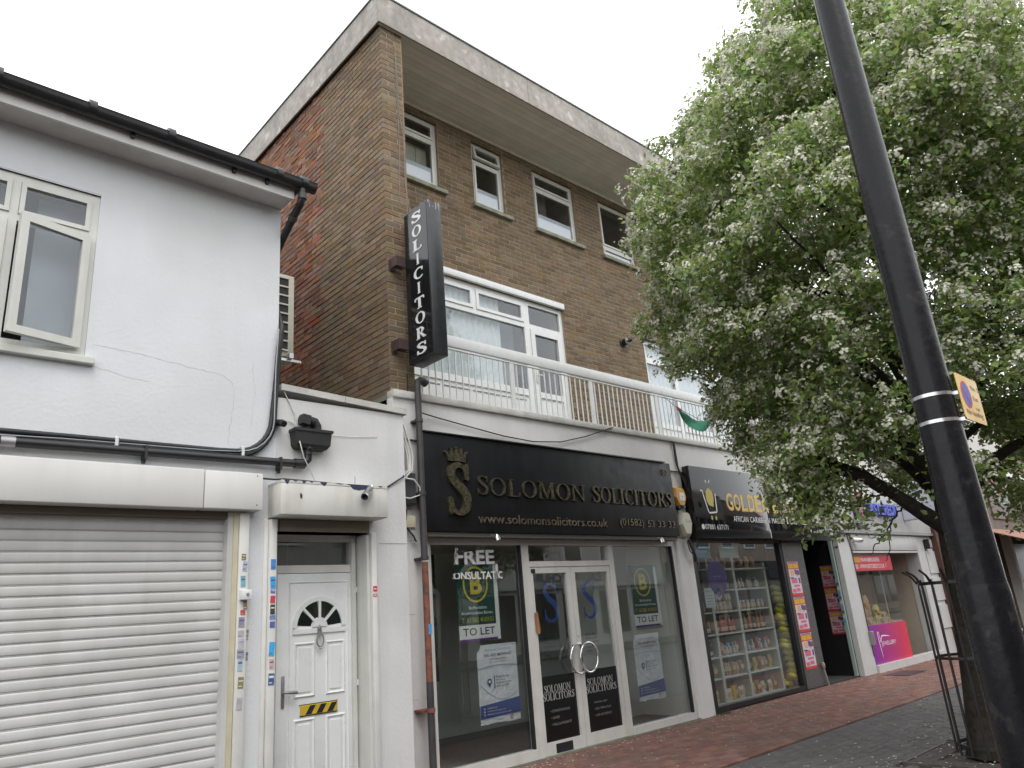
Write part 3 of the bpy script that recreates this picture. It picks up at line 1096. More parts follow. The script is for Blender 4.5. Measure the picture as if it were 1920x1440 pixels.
P = [(-4.5, PL-.062, 3.05), (.0, PL-.064, 3.055), (.6, PL-.064, 3.03), (1.2, PL-.064, 3.05), (2.3, PL-.064, 3.06), (2.56, PL-.064, 3.075)]
for i in range(7):
    a = math.radians(-90+90*i/6)
    P.append((2.56+.31*math.cos(a), PL-.066, 3.39+.31*math.sin(a)))
P += [(2.875, PL-.066, 3.9), (2.9, PL-.06, 4.3)]
mb.tube(P, .006, 6)
tag(mb.build('grey_cable', flat('grey_flex', .35, .36, .37, .5), smooth=60), 'thin pale grey cable clipped over the black lagged pipes', 'cable')
for k, (xx, zz) in enumerate(((1.58, 3.06), (2.59, 3.08))):
    mb = MB().rbox(xx-.016, xx+.016, PL-.072, PL, zz-.045, zz+.045, .006)
    tag(mb.build('pipe_clip', M_steel), ('shiny metal clip holding the lagged pipes below the upper window' if k == 0 else 'shiny metal clip holding the lagged pipes where they start to bend up'), 'clip', 'pipe clips')
# rain hopper with elbow
hp = thing('rain_hopper', 'black plastic rain hopper with pipe stub on the annexe wall', 'rain hopper', (3.24, 6.16, 3.1))
mb = MB()
pz = [(.0, .16, .085, 3.155), (.0, .19, .1, 3.19), (.0, .2, .105, 3.30), (.0, .215, .115, 3.31), (.0, .215, .115, 3.335)]
vs = []
for _, hw, dp_, zz in pz:
    vs += [(3.235-hw*.9, PL-dp_*1.25, zz), (3.235+hw*.9, PL-dp_*1.25, zz), (3.235+hw*.9, PL-.002, zz), (3.235-hw*.9, PL-.002, zz)]
fs = []
for i in range(len(pz)-1):
    for k in range(4):
        fs.append((4*i+k, 4*i+(k+1) % 4, 4*i+4+(k+1) % 4, 4*i+4+k))
fs += [(3, 2, 1, 0), (16, 17, 18, 19)]
mb.add(vs, fs)
mb.build('hopper_body', M_blackmat, hp)
mb = MB().lathe([(.04, 0), (.04, .05), (.05, .05), (.05, .07)], (3.21, PL-.07, 3.1), 14)
mb.build('outlet', M_black, hp, smooth=40)
mb = MB().tube([(3.3, PL-.06, 3.33), (3.3, PL-.06, 3.38), (3.27, PL-.06, 3.42), (3.2, PL-.06, 3.43), (3.13, PL-.07, 3.43)], [.045, .045, .05, .05, .052], 12)
mb.build('pipe_stub', M_blackmat, hp, smooth=50)
mb = MB().box(3.12, 3.2, PL-.13, PL-.04, 3.38, 3.47).rot((3.16, PL-.08, 3.42), (0, 1, 0), .15)
mb.build('stub_end', M_blackmat, hp)
mb = MB().tube([(2.925, PL+.02, 3.4), (2.93, PL-.09, 3.37), (2.935, PL-.13, 3.35)], [.03, .034, .03], 12)
tag(mb.build('overflow_stub', M_black, smooth=50), 'short black overflow pipe stub beside the wall corner near the hopper', 'pipe')
mb = MB().tube([(2.96, PL-.012, 3.75), (3.03, PL-.01, 3.62), (3.1, PL-.012, 3.48), (3.11, PL-.02, 3.33), (3.09, PL-.13, 3.2), (3.13, PL-.13, 3.06), (3.2, PL-.1, 2.97), (3.33, PL-.02, 2.815)], .005, 6)
mb.tube([(2.94, PL-.01, 3.42), (3.0, PL-.02, 3.42), (3.07, PL-.01, 3.41), (3.11, PL-.02, 3.35)], .004, 6)
mb.tube([(3.43, PL-.01, 3.33), (3.7, PL-.008, 3.335), (4.0, PL-.008, 3.37)], .0025, 6)
tag(mb.build('white_cable', flat('white_flex', .6, .6, .57, .5), smooth=60), 'thin white cable trailing past the black hopper down to the canopy', 'cable')
mb = MB().tube([(2.76, PL-.02, 2.86), (2.85, PL-.15, 2.83), (2.9, PL-.22, 2.825), (3.3, PL-.2, 2.82), (3.95, PL-.1, 2.82), (4.1, PL-.01, 2.86), (4.3, PL-.02, 2.98), (4.34, PL+.1, 3.05)], .008, 6)
tag(mb.build('black_cable', M_blackmat, smooth=60), 'black cable lying over the door canopy and running to the pier', 'cable')
mb = MB().tube([(3.62, PL-.2, 2.81), (3.62, PL-.2, 2.9)], .003, 6)
mb.tube([(3.44, PL-.1, 2.81), (3.47, PL-.1, 2.845), (3.52, PL-.1, 2.845), (3.52, PL-.1, 2.81)], .005, 6)
mb.build('canopy_wire', M_greymetal, hood)
# bullet camera on the canopy
bc = thing('security_camera', 'silver bullet security camera pointing down from the door canopy', 'camera', (3.68, 5.95, 2.7))
ax = Vector((-.62, -.45, -.55)).normalized()
c0 = Vector((3.735, 5.985, 2.775))
MB().lathe([(.03, 0), (.034, .01), (.034, .12), (.036, .125), (.036, .165), (.031, .165), (.029, .13)], c0, 18, ax).build('camera_body', M_steel, bc, smooth=40)
MB().lathe([(.029, 0), (.029, .002)], c0+ax*.135, 16, ax).build('lens', M_signgloss, bc)
MB().lathe([(.02, 0), (.012, .03), (.012, .05)], (3.76, 6.0, 2.80), 12, (-.3, -.5, -.5)).build('mount', M_steel, bc, smooth=40)
# key switch for the shutter
ks = thing('key_switch', 'small white shutter key switch box on the jamb among the stickers', 'switch', (2.65, 6.18, 1.83))
MB().rbox(2.605, 2.69, PL-.10, PL-.048, 1.825, 1.905, .005).build('switch_box', M_upvc, ks, smooth=30)
MB().lathe([(.014, 0), (.014, .004)], (2.655, PL-.10, 1.865), 12, (0, -1, 0)).build('lock', M_greymetal, ks)
# stickers
STK = [(2.632, 2.175, .035, .05, .2, .2, .06, 'olive brown sticker at the top of the shutter jamb'), (2.645, 2.1, .04, .08, .45, .48, .6, 'white and blue sticker above the key switch'),
       (2.632, 1.975, .04, .09, .2, .42, .5, 'teal sticker slightly tilted above the key switch'), (2.655, 1.785, .03, .07, .3, .22, .12, 'brown sticker right under the key switch'),
       (2.638, 1.727, .04, .04, .55, .1, .09, 'torn red sticker on the shutter jamb'), (2.63, 1.65, .05, .08, .3, .28, .36, 'grey purple ragged sticker on the shutter jamb'),
       (2.627, 1.561, .05, .05, .45, .42, .45, 'faded pinkish grey sticker on the shutter jamb'), (2.70, 1.548, .022, .08, .3, .27, .28, 'narrow tilted grey sticker on the bare render'),
       (2.632, 1.486, .05, .07, .5, .5, .54, 'whitish scribbled sticker on the shutter jamb'), (2.63, 1.405, .06, .07, .36, .36, .38, 'torn grey sticker with dark outline on the shutter jamb'),
       (2.70, 1.383, .025, .065, .25, .3, .36, 'small slate blue sticker on the bare render'), (2.628, 1.32, .04, .09, .4, .52, .62, 'pale blue sticker low on the shutter jamb'),
       (2.638, 1.186, .045, .085, .26, .23, .09, 'olive square sticker low on the shutter jamb'), (2.632, 1.03, .045, .09, .42, .42, .44, 'lowest pale grey sticker on the shutter jamb'),
       (2.893, 2.111, .045, .085, .08, .25, .6, 'blue sticker with pale top, highest beside the door'), (2.893, 1.959, .048, .1, .06, .4, .75, 'large sky blue sticker near the top of the door jamb'),
       (2.893, 1.885, .04, .03, .12, .16, .45, 'small blue strip sticker over the red one'), (2.893, 1.82, .042, .06, .55, .06, .1, 'bright red sticker on the door jamb'),
       (2.893, 1.737, .04, .08, .06, .06, .03, 'dark brown photo sticker on the door jamb'), (2.893, 1.672, .05, .035, .14, .24, .5, 'blue sticker directly under the dark photo sticker'),
       (2.893, 1.615, .045, .05, .12, .14, .42, 'deep blue striped sticker with grey lower edge'), (2.893, 1.421, .048, .11, .06, .4, .75, 'sky blue sticker in the middle of the door jamb'),
       (2.893, 1.304, .04, .08, .6, .42, .42, 'pale pink sticker on the door jamb'), (2.893, 1.185, .05, .09, .06, .12, .3, 'navy blue sticker lowest on the door jamb')]
for x, z, w, h, r, g, b, lab in STK:
    yf = PL-.0585 if x > 2.8 else (PL-.0535 if x < 2.67 else PL-.004)
    t = RND.uniform(-.08, .08)
    mb = MB().box(x-w/2, x+w/2, yf, yf+.0035, z-h/2, z+h/2).rot((x, yf, z), (0, 1, 0), t)
    st = thing('sticker', lab, 'sticker', (x, yf, z), 'small stickers on the door and shutter jambs')
    mb.build('backing', flat('sticker_%d_%d_%d' % (r*100, g*100, b*100), r, g, b, .5, var=.15, vs=30), st)
    ink = M_white if r+g+b < .9 else flat('sticker_ink', .12, .13, .3)
    if RND.random() < .55:
        MB().box(x-w*.4, x+w*.4, yf-.0008, yf+.001, z+h*.1, z+h*RND.uniform(.15, .32)).rot((x, yf, z), (0, 1, 0), t).build('print', ink, st)
    if RND.random() < .6:
        MB().box(x-w*.38, x+w*RND.uniform(0, .3), yf-.0008, yf+.001, z-h*.35, z-h*.27).rot((x, yf, z), (0, 1, 0), t).build('print', ink, st)
for z, h, lab in ((1.875, .05, 'larger red label on the right door trim'), (1.817, .026, 'thin red strip label under the larger red one')):
    mb = MB().box(3.898, 3.94, PL-.0385, PL-.034, z-h/2, z+h/2)
    st = thing('sticker', lab, 'sticker', (3.92, PL-.037, z), 'red labels on the door trim')
    mb.build('backing', flat('label_red', .6, .04, .05, .5), st)
    MB().box(3.905, 3.932, PL-.0395, PL-.036, z-.006, z+.004).build('print', M_white, st)

# air conditioner behind the corner
ac = thing('air_conditioner', 'cream air conditioner unit half hidden behind the white corner', 'air conditioner', (3.3, 7.75, 4.58))
MB().rbox(2.95, 3.745, 7.6, 7.9, 4.6, 5.655, .015).build('casing', mat('ac_casing', (.56, .55, .47), .45, .05, 4, streak=.2), ac, smooth=30)
bx('grille_recess', 3.0, 3.665, 7.594, 7.6, 4.68, 5.6, M_dark, ac)
for k in range(9):
    zz = 4.68+k*.115
    bx('grille_bar', 3.0, 3.665, 7.580, 7.594, zz-.009, zz+.009, MATS['ac_casing'], ac)
for xx in (3.08, 3.3, 3.5):
    bx('grille_bar', xx, xx+.012, 7.575, 7.58, 4.68, 5.6, MATS['ac_casing'], ac)
for xx in (3.05, 3.62):
    MB().box(xx, xx+.05, 7.45, 7.95, 4.54, 4.6).build('bracket', M_steel, ac)
MB().box(2.92, 3.79, 7.5, 7.53, 4.515, 4.545).build('bracket', M_steel, ac)

# ================================================================ brick building over the shops
X0, X1 = 4.33, 14.45
P0, P1 = 6.49, 7.53                                  # front of the piers and fascia; recessed window wall
bb = thing('brick_building', 'brown brick flat roofed building with shops below and a railed balcony', 'building', (9.0, 9.5, 0))
TOPW = [(5.05, 6.01), (6.69, 7.34), (8.03, 9.06), (9.74, 10.70), (11.5, 12.4), (13.1, 13.88)]
HOLES = [(a, b, 7.67, 8.83) for a, b in TOPW]+[(4.72, 8.43, 3.95, 6.29), (10.56, 14.1, 3.95, 6.20)]
mb = MB()
wall_boxes(mb, X0+.1, X1, 3.9, 9.0, P1+.004, P1+.3, HOLES)
core = mb.build('wall', M_mortar, bb)
mb = MB()
mb.box(X0+.007, X0+.34, P0+.006, 13.5, 3.78, 8.97)
mb.build('side_wall', M_mortar_red, bb)
mb = MB()
mb.box(X0+.009, X0+.327, P0+.004, P0+.2, 3.95, 8.97)
mb.build('pier_wall', M_mortar, bb)
mb = MB().box(X0+.34, X1, 13.2, 13.5, 0, 9.0)
mb.box(X1-.25, X1, P1+.3, 13.2, 0, 9.0)
mb.build('rear_wall', M_mortar_red, bb)
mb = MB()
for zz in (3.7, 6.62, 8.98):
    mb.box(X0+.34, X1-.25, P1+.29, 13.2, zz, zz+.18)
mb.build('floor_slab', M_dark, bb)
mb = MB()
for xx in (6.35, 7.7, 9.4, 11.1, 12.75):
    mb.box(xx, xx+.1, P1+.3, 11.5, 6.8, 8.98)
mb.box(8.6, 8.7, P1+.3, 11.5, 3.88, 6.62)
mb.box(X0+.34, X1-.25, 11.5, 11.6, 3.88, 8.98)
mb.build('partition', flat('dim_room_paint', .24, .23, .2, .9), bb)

CH = 0.075
bricks = []                                          # (x, y, z, sx, sy, sz, full)
J = 0.0105


def course_run(a, b, r, lat=0.225):
    """brick intervals along a..b for course r (half bond)."""
    off = 0.1125 if r % 2 else 0.0
    k0 = math.floor((a-X0-off)/lat)
    out = []
    x = X0+off+k0*lat
    while x < b:
        s, e = max(x, a), min(x+lat, b)
        if e-s > .03:
            out.append((s, e, s == x and e == x+lat))
        x += lat
    return out


zs = [3.94+CH*i for i in range(67)]
for r, z in enumerate(zs):
    # recessed front wall
    segs = [(X0+.34, X1)]
    for h in HOLES:
        if h[2] < z+CH*.6 and h[3] > z+CH*.4:
            ns = []
            for a, b in segs:
                if h[1] <= a or h[0] >= b:
                    ns.append((a, b))
                else:
                    if h[0] > a:
                        ns.append((a, h[0]))
                    if h[1] < b:
                        ns.append((h[1], b))
            segs = ns
    for a, b in segs:
        for s, e, full in course_run(a, b, r):
            bricks.append(((s+J/2, P1, z+J/2, e-J/2, P1+.05, z+CH-J/2), full, 'front'))
    # pier face with returns
    if z > 3.97:
        if r % 2:
            cuts = [(0, .1075, .215), (.1125, .3275, .1)]
        else:
            cuts = [(0, .2175, .105), (.2225, .3275, .1)]
        for a, b, dep in cuts:
            bricks.append(((X0+a, P0, z+J/2, X0+b-.0055, P0+dep, z+CH-J/2), abs(b-a-.2175) < .004, 'pier'))


def vis_score(bk):
    (x0, y0, z0, x1, y1, z1), full, kind = bk
    c = ((x0+x1)/2, y0, (z0+z1)/2)
    if not seen(c):
        return 0
    if kind == 'front' and (c[0] < 5.9 and c[2] > 6.3 and c[2] > 8.0 or c[2] > 8.85 or c[2] < 4.75 or c[0] > 11.0 or (c[0] < 5.7 and c[2] < 7.5)):
        return 0
    if kind == 'pier' and c[0] > 4.5 and c[2] < 6.2:
        return 0
    d = Vector(c)-CAM
    return (x1-x0)*(z1-z0)*abs(d.normalized().y)/d.length_squared


singles = sorted([b for b in bricks if b[1] and vis_score(b) > 0], key=lambda b: -vis_score(b))[:300]
sset = set(id(b) for b in singles)


def brick_mesh(mb, x0, y0, z0, x1, y1, z1):
    c = .0035
    f = [(x0+c, y0, z0+c), (x1-c, y0, z0+c), (x1-c, y0, z1-c), (x0+c, y0, z1-c)]
    m_ = [(x0, y0+c, z0), (x1, y0+c, z0), (x1, y0+c, z1), (x0, y0+c, z1)]
    k_ = [(x0, y1, z0), (x1, y1, z0), (x1, y1, z1), (x0, y1, z1)]
    fs = [(0, 1, 2, 3)]
    for a, b in ((0, 4), (4, 8)):
        for k in range(4):
            j = (k+1) % 4
            fs.append((a+k, b+k, b+j, a+j))
    mb.add(f+m_+k_, fs)


mb = MB()
protos = {}
for b in bricks:
    (x0, y0, z0, x1, y1, z1), full, kind = b
    j = RND.uniform(-.0025, .0025)
    if id(b) in sset:
        key = (kind, round(x1-x0, 3), round(y1-y0, 3))
        if key not in protos:
            m2 = MB()
            brick_mesh(m2, x0, y0+j, z0, x1, y1, z1)
            protos[key] = m2.build('brick', M_brick, bb)
        else:
            p = protos[key]
            inst(p, bb, ((x0+x1)/2, (y0+y1)/2+j, z0))
    else:
        brick_mesh(mb, x0, y0+j, z0, x1, y1, z1)
mb.build('brickwork', M_brick_s, bb, kind='stuff')
# side wall bricks (seen obliquely): brown return for a metre, red stock bricks behind
mbb, mbr = MB(), MB()
for r, z in enumerate(zs):
    y = P0+(.2255 if r % 2 else .1125)
    lim = 7.78+(.11 if r % 2 else 0)+RND.choice([0, 0, .2])
    while y < 13.4:
        w = .215 if y < lim else (.215 if r % 6 else .1)
        j = RND.uniform(-.003, .003) if y < lim else RND.uniform(-.006, .006)
        t = mbb if y < lim else mbr
        x0 = X0+j
        c = .0035
        y0, y1, z0, z1 = y, y+w, z+J/2, z+CH-J/2
        f = [(x0, y0+c, z0+c), (x0, y1-c, z0+c), (x0, y1-c, z1-c), (x0, y0+c, z1-c)]
        k_ = [(x0+c, y0, z0), (x0+c, y1, z0), (x0+c, y1, z1), (x0+c, y0, z1)]
        q_ = [(x0+.02, y0, z0), (x0+.02, y1, z0), (x0+.02, y1, z1), (x0+.02, y0, z1)]
        fs = [(3, 2, 1, 0)]
        for a, b in ((0, 4), (4, 8)):
            for k in range(4):
                jn = (k+1) % 4
                fs.append((a+k, a+jn, b+jn, b+k))
        t.add(f+k_+q_, fs)
        y += w+.01
mbb.build('side_brickwork', M_brick_s, bb, kind='stuff')
mbr.build('red_side_brickwork', M_red, bb, kind='stuff')

# ---- roof edge
mb = MB()
xs = [X0-.06, 6.95, 9.6, 12.25, X1+.1]
for a, b in zip(xs, xs[1:]):
    MB().rbox(a+.0015, b-.0015, 6.42, 6.445, 8.945, 9.40, .004, 1).build('fascia_board', M_fascia, bb)
ys = [6.446, 8.6, 10.9, 13.5]
for a, b in zip(ys, ys[1:]):
    MB().rbox(X0-.06, X0-.035, a+.0015, b-.0015, 8.945, 9.40, .004, 1).build('fascia_board', M_fascia, bb)
MB().box(X0-.034, X1+.1, 6.446, 13.5, 9.0, 9.38).build('roof', M_concrete, bb)
mb = MB().box(X0-.075, X1+.1, 6.405, 6.45, 9.40, 9.425)
mb.box(X0-.075, X0-.03, 6.45, 13.5, 9.40, 9.425)
mb.build('roof_edge_trim', flat('dark_edge_trim', .13, .15, .14, .5), bb)
y = 6.447
k = 0
while y < P1+.0:
    w = min(.098, P1+.005-y)
    x = X0+.34
    for xe in (8.2, 12.0, X1):
        xe_ = xe+(.6 if k % 2 else 0) if xe < X1 else X1
        o = MB().box(x+.001, xe_-.001, y, y+w-.004, 8.955+RND.uniform(-.0015, .0015), 8.975).build('soffit_board', M_soffit, bb)
        x = xe_
    y += .098
    k += 1
bx('soffit_backing', X0+.34, X1, 6.45, P1, 8.976, 8.99, M_dark, bb)
bx('soffit_end', X0-.034, X0+.34, 6.447, 6.488, 8.955, 8.975, M_soffit, bb)
bx('soffit_bead', X0+.345, X1, P1-.03, P1-.004, 8.93, 8.954, M_soffit, bb)


# ---- windows
def pane(x0, x1, z0, z1, y, parent, m=M_glass_up):
    return MB().box(x0, x1, y, y+.006, z0, z1).build('pane', m, parent)


for i, (a, b) in enumerate(TOPW):
    yf = P1+.05
    mb = rect_frame(MB(), a, b, 7.67, 8.83, yf, yf+.06, .055)
    tz = 8.50 if i < 3 else 7.90
    mb.box(a+.055, b-.055, yf+.001, yf+.058, tz-.025, tz+.025)
    w = mb.build('window', M_upvc_old, bb)
    for (z0, z1) in ((7.725, tz-.025), (tz+.025, 8.775)):
        x0_, x1_ = a+.06, b-.06
        m2 = rect_frame(MB(), x0_, x1_, z0+.003, z1-.003, yf-.012, yf+.03, .038)
        if i == 1 and z0 > 8:
            m2.rot(((x0_+x1_)/2, yf, z1), (1, 0, 0), -.22)
        m2.build('sash', M_upvc_old, w)
        m3 = MB().box(x0_+.038, x1_-.038, yf+.008, yf+.013, z0+.04, z1-.04)
        if i == 1 and z0 > 8:
            m3.rot(((x0_+x1_)/2, yf, z1), (1, 0, 0), -.22)
        m3.build('pane', M_glass_up, w)
    if i < 3:
        bx('frosted_film', a+.1, b-.1, yf+.016, yf+.018, 7.77, 8.03, M_frost, w)
    else:
        bx('frosted_film', a+.1, b-.1, yf+.016, yf+.018, 7.75, 7.86, M_frost, w)
    mb = MB().rbox(a-.05, b+.11, P1-.06, yf+.0, 7.605, 7.668, .006)
    mb.build('sill', M_sill, w)
    if i == 0:
        for k in range(8):
            xx = a+.09+k*.1
            bx('blind_slat', xx, xx+.094, P1+.2+.004*(k % 2), P1+.205+.004*(k % 2), 7.72, 8.45, M_blind, w)
    if i == 2:
        bx('room_curtain', a+.1, a+.5, P1+.22, P1+.23, 7.7, 8.8, flat('dull_curtain', .1, .08, .075, .9), w)

# first floor: window and door opening on to the balcony
yf = P1+.03
mb = MB().rbox(4.69, 8.45, P1-.045, P1+.05, 6.275, 6.375, .006)
mb.build('head_board', M_upvc, bb, smooth=30)
mb = MB()
mb.box(4.72, 4.78, yf, yf+.07, 3.95, 6.275)
mb.box(7.55, 7.67, yf, yf+.07, 3.95, 6.275)
mb.box(8.36, 8.43, yf, yf+.07, 3.95, 6.275)
mb.box(4.78, 7.55, yf+.001, yf+.068, 6.20, 6.274)
mb.box(7.67, 8.36, yf+.001, yf+.068, 6.20, 6.274)
mb.box(4.78, 7.55, yf+.001, yf+.068, 5.80, 5.88)
mb.box(7.67, 8.36, yf+.001, yf+.068, 5.81, 5.88)
mb.box(4.78, 7.55, yf+.001, yf+.068, 4.68, 4.78)
mb.box(6.53, 6.59, yf+.002, yf+.066, 5.88, 6.20)
mb.box(4.78, 7.55, yf+.002, yf+.066, 3.95, 4.02)
w = mb.build('window', M_upvc, bb)
for a, b in ((4.78, 6.53), (6.59, 7.55)):
    rect_frame(MB(), a+.003, b-.003, 5.883, 6.197, yf-.014, yf+.03, .05).build('sash', M_upvc, w)
    pane(a+.05, b-.05, 5.93, 6.15, yf+.01, w)
pane(4.78, 7.55, 4.78, 5.80, yf+.03, w)
pane(7.67, 8.36, 5.88, 6.20, yf+.03, w)
bx('infill_panel', 4.78, 7.55, yf+.02, yf+.04, 4.02, 4.68, M_upvc, w)
mb = MB()
for k in range(5):
    mb.box(4.82+k*.54, 5.32+k*.54, yf+.012, yf+.02, 4.6, 4.615)
mb.build('panel_bead', M_greymetal, w)
# balcony door
mb = rect_frame(MB(), 7.675, 8.355, 4.0, 5.805, yf-.014, yf+.05, .085)
mb.box(7.76, 8.27, yf-.012, yf+.048, 4.68, 4.77)
d = mb.build('balcony_door', M_upvc, bb)
pane(7.76, 8.27, 4.77, 5.72, yf+.02, d)
bx('door_panel', 7.76, 8.27, yf+.01, yf+.03, 4.085, 4.68, M_upvc, d)
mb = MB().rbox(7.70, 7.73, yf-.03, yf-.014, 4.9, 5.12, .004)
mb.tube([(7.715, yf-.02, 5.03), (7.715, yf-.055, 5.03), (7.83, yf-.055, 5.03)], .01, 8)
mb.build('door_handle', M_white, d, smooth=40)
# net curtains inside
mb = MB()
L = []
n = 120
for i in range(n+1):
    xx = 4.75+(7.12-4.75)*i/n
    L.append((xx, P1+.13+.015*math.sin(i*1.1)))
vs = [(x, y, 4.5) for x, y in L]+[(x, y, 6.2) for x, y in L]
mb.add(vs, [(i, i+1, n+2+i, n+1+i) for i in range(n)])
mb.build('net_curtain', M_net, w, smooth=60)
bx('room_curtain', 7.12, 7.55, P1+.3, P1+.31, 4.0, 6.2, flat('grey_drape', .3, .32, .34, .9), w)
bx('curtain', 7.7, 8.3, P1+.5, P1+.51, 5.2, 6.2, flat('dull_drape', .2, .2, .2, .9), w)

# second window set, behind the tree
mb = MB().box(10.52, 14.15, P1-.03, P1+.05, 6.205, 6.275)
mb.build('lintel', M_concrete, bb)
mb = MB()
for xx in (10.56, 11.42, 12.5, 13.5, 14.04):
    mb.box(xx, xx+(.06 if xx in (10.56, 14.04) else .11), yf, yf+.07, 3.95, 6.2)
mb.box(10.62, 14.04, yf+.002, yf+.066, 6.13, 6.2)
mb.box(10.62, 14.04, yf+.002, yf+.066, 5.76, 5.86)
mb.box(10.62, 14.04, yf+.002, yf+.066, 4.55, 4.64)
w2 = mb.build('window', M_upvc, bb)
for a, b in ((10.62, 11.42), (11.53, 12.5), (12.61, 13.5), (13.61, 14.04)):
    pane(a, b, 5.86, 6.13, yf+.03, w2)
    pane(a, b, 4.64, 5.76, yf+.03, w2)
    bx('infill_panel', a, b, yf+.02, yf+.04, 3.95, 4.55, M_upvc, w2)
mb = MB()
L = [(10.6+3.45*i/n, P1+.13+.015*math.sin(i*1.3)) for i in range(n+1)]
vs = [(x, y, 4.4) for x, y in L]+[(x, y, 6.2) for x, y in L]
mb.add(vs, [(i, i+1, n+2+i, n+1+i) for i in range(n)])
mb.build('net_curtain', M_net, w2, smooth=60)

# ---- balcony slab, painted fascia band and railing
mb = MB().rbox(X0, X1, 6.42, 6.56, 3.90, 3.985, .012)
mb.build('balcony_coping', M_coping, bb, smooth=30)
MB().box(X0+.35, X1, 6.56, P1+.0, 3.86, 3.94).build('balcony_slab', M_concrete, bb)
MB().box(X0, X0+.35, 6.56, 7.1, 3.74, 3.955).build('balcony_slab_end', M_concrete, bb)
MB().box(X0+.0, X1, P0-.03, 6.7, 3.45, 3.90).build('fascia_band', M_pier, bb)
rl = thing('railing', '', '')
del rl['label'], rl['category']
rl.parent = bb
ORG[rl.name] = Vector((9, 6.46, 3.98))
rl.location = ORG[rl.name]-ORG[bb.name]
MB().rbox(4.69, X1, 6.435, 6.475, 4.645, 4.785, .006).build('handrail', M_upvc, rl, smooth=30)
MB().box(4.69, X1, 6.445, 6.475, 4.61, 4.625).build('rail', M_upvc, rl)
px_ = [6.15, 7.66, 9.17, 10.68, 12.19, 13.7]
for xx in px_:
    MB().box(xx-.035, xx+.035, 6.448, 6.472, 3.985, 4.61).build('post', M_upvc, rl)
src = None
x = 4.74
cnt = 0
while x < X1:
    if min(abs(x-q) for q in px_) > .045:
        if src is None:
            src = MB().box(x-.0065, x+.0065, 6.453, 6.466, 3.985, 4.61).build('baluster', M_upvc, rl)
        else:
            inst(src, rl, (x, 6.4595, 3.985))
    x += .1
# green and red cloth caught on the railing
mb = MB()
vs, fs = [], []
nu, nv = 14, 6
for i in range(nu+1):
    u = i/nu
    for j in range(nv+1):
        v = j/nv
        s_ = max(0.0, math.sin(math.pi*u))**.7
        vs.append((9.64+.92*u, 6.40-.025*math.sin(9*u+3*v), 4.46-.08*u-.09*s_-v*(.03+.17*s_)))
for i in range(nu):
    for j in range(nv):
        a = i*(nv+1)+j
        fs.append((a, a+nv+1, a+nv+2, a+1))
mb.add(vs, fs)
cloth = thing('cloth', 'green cloth banner sagging from the white balcony railing beside the tree', 'cloth', (10.1, 6.4, 4.2))
mb.build('green_part', flat('green_cloth', .03, .2, .12, .8), cloth, smooth=60)
mb = MB().quad((9.62, 6.41, 4.5), (9.75, 6.4, 4.45), (9.74, 6.4, 4.36), (9.62, 6.41, 4.44))
mb.build('red_corner', flat('red_cloth', .35, .03, .04, .8), cloth)
mb = MB().tube([(9.35, 6.43, 4.62), (9.62, 6.42, 4.48), (10.7, 6.42, 4.25), (11.2, 6.43, 4.6)], .004, 5)
mb.tube([(9.6, 6.43, 4.62), (9.4, 6.43, 4.2)], .003, 5)
mb.build('cord', M_blackmat, cloth)
# round bulkhead lamp on the brick wall
bl = thing('wall_lamp', 'black round bulkhead lamp on the brown brick wall above the railing', 'lamp', (9.95, P1-.06, 5.93))
MB().lathe([(.085, 0), (.085, .02), (.06, .03), (.06, .07), (.055, .1), (.02, .105)], (9.94, P1, 6.0), 18, (0, -1, 0)).build('lamp_body', M_black, bl, smooth=40)
MB().lathe([(.035, 0), (.035, .09), (.03, .1)], (9.99, P1-.05, 6.03), 12, (.45, -.85, .1)).build('lamp_hood', M_black, bl, smooth=40)

# ---- projecting sign
ps = thing('projecting_sign', 'tall black projecting box sign with white vertical lettering', 'sign', (4.6, 6.12, 4.26))
SXa, SXb, SYa, SYb, SZa, SZb = 4.5, 4.69, 5.89, 6.355, 4.255, 6.13
MB().rbox(SXa, SXb, SYa, SYb, SZa, SZb, .006).build('sign_box', mat('black_sign_tin', (.02, .022, .026), .35, .3, 9, streak=.2, scol=(.05, .055, .06)), ps, smooth=30)
MB().box(SXa-.004, SXa, SYa+.02, SYb-.02, SZa+.03, SZb-.02).build('sign_face', M_signgloss, ps)
word = 'SOLICITORS'
pt = (SZb-SZa-.26)/(len(word)-1)
for i, c in enumerate(word):
    zc = SZb-.13-pt*i
    g, gw = glyph(c)
    hh = .128
    sx = {'I': .9}.get(c, .17/(gw*hh))
    ww = gw*hh*sx
    m2 = MB()
    yc = (SYa+SYb)/2-.02
    for q, (dy, dz) in enumerate(((-.007, 0), (0, .004), (.007, 0), (0, -.004))):
        serif_into(m2, c, (SXa-.004, yc+ww/2+dy, zc-hh/2+dz), SX, UZ, hh, sx, .004+.0002*q)
    m2.build('letter', M_white, ps)
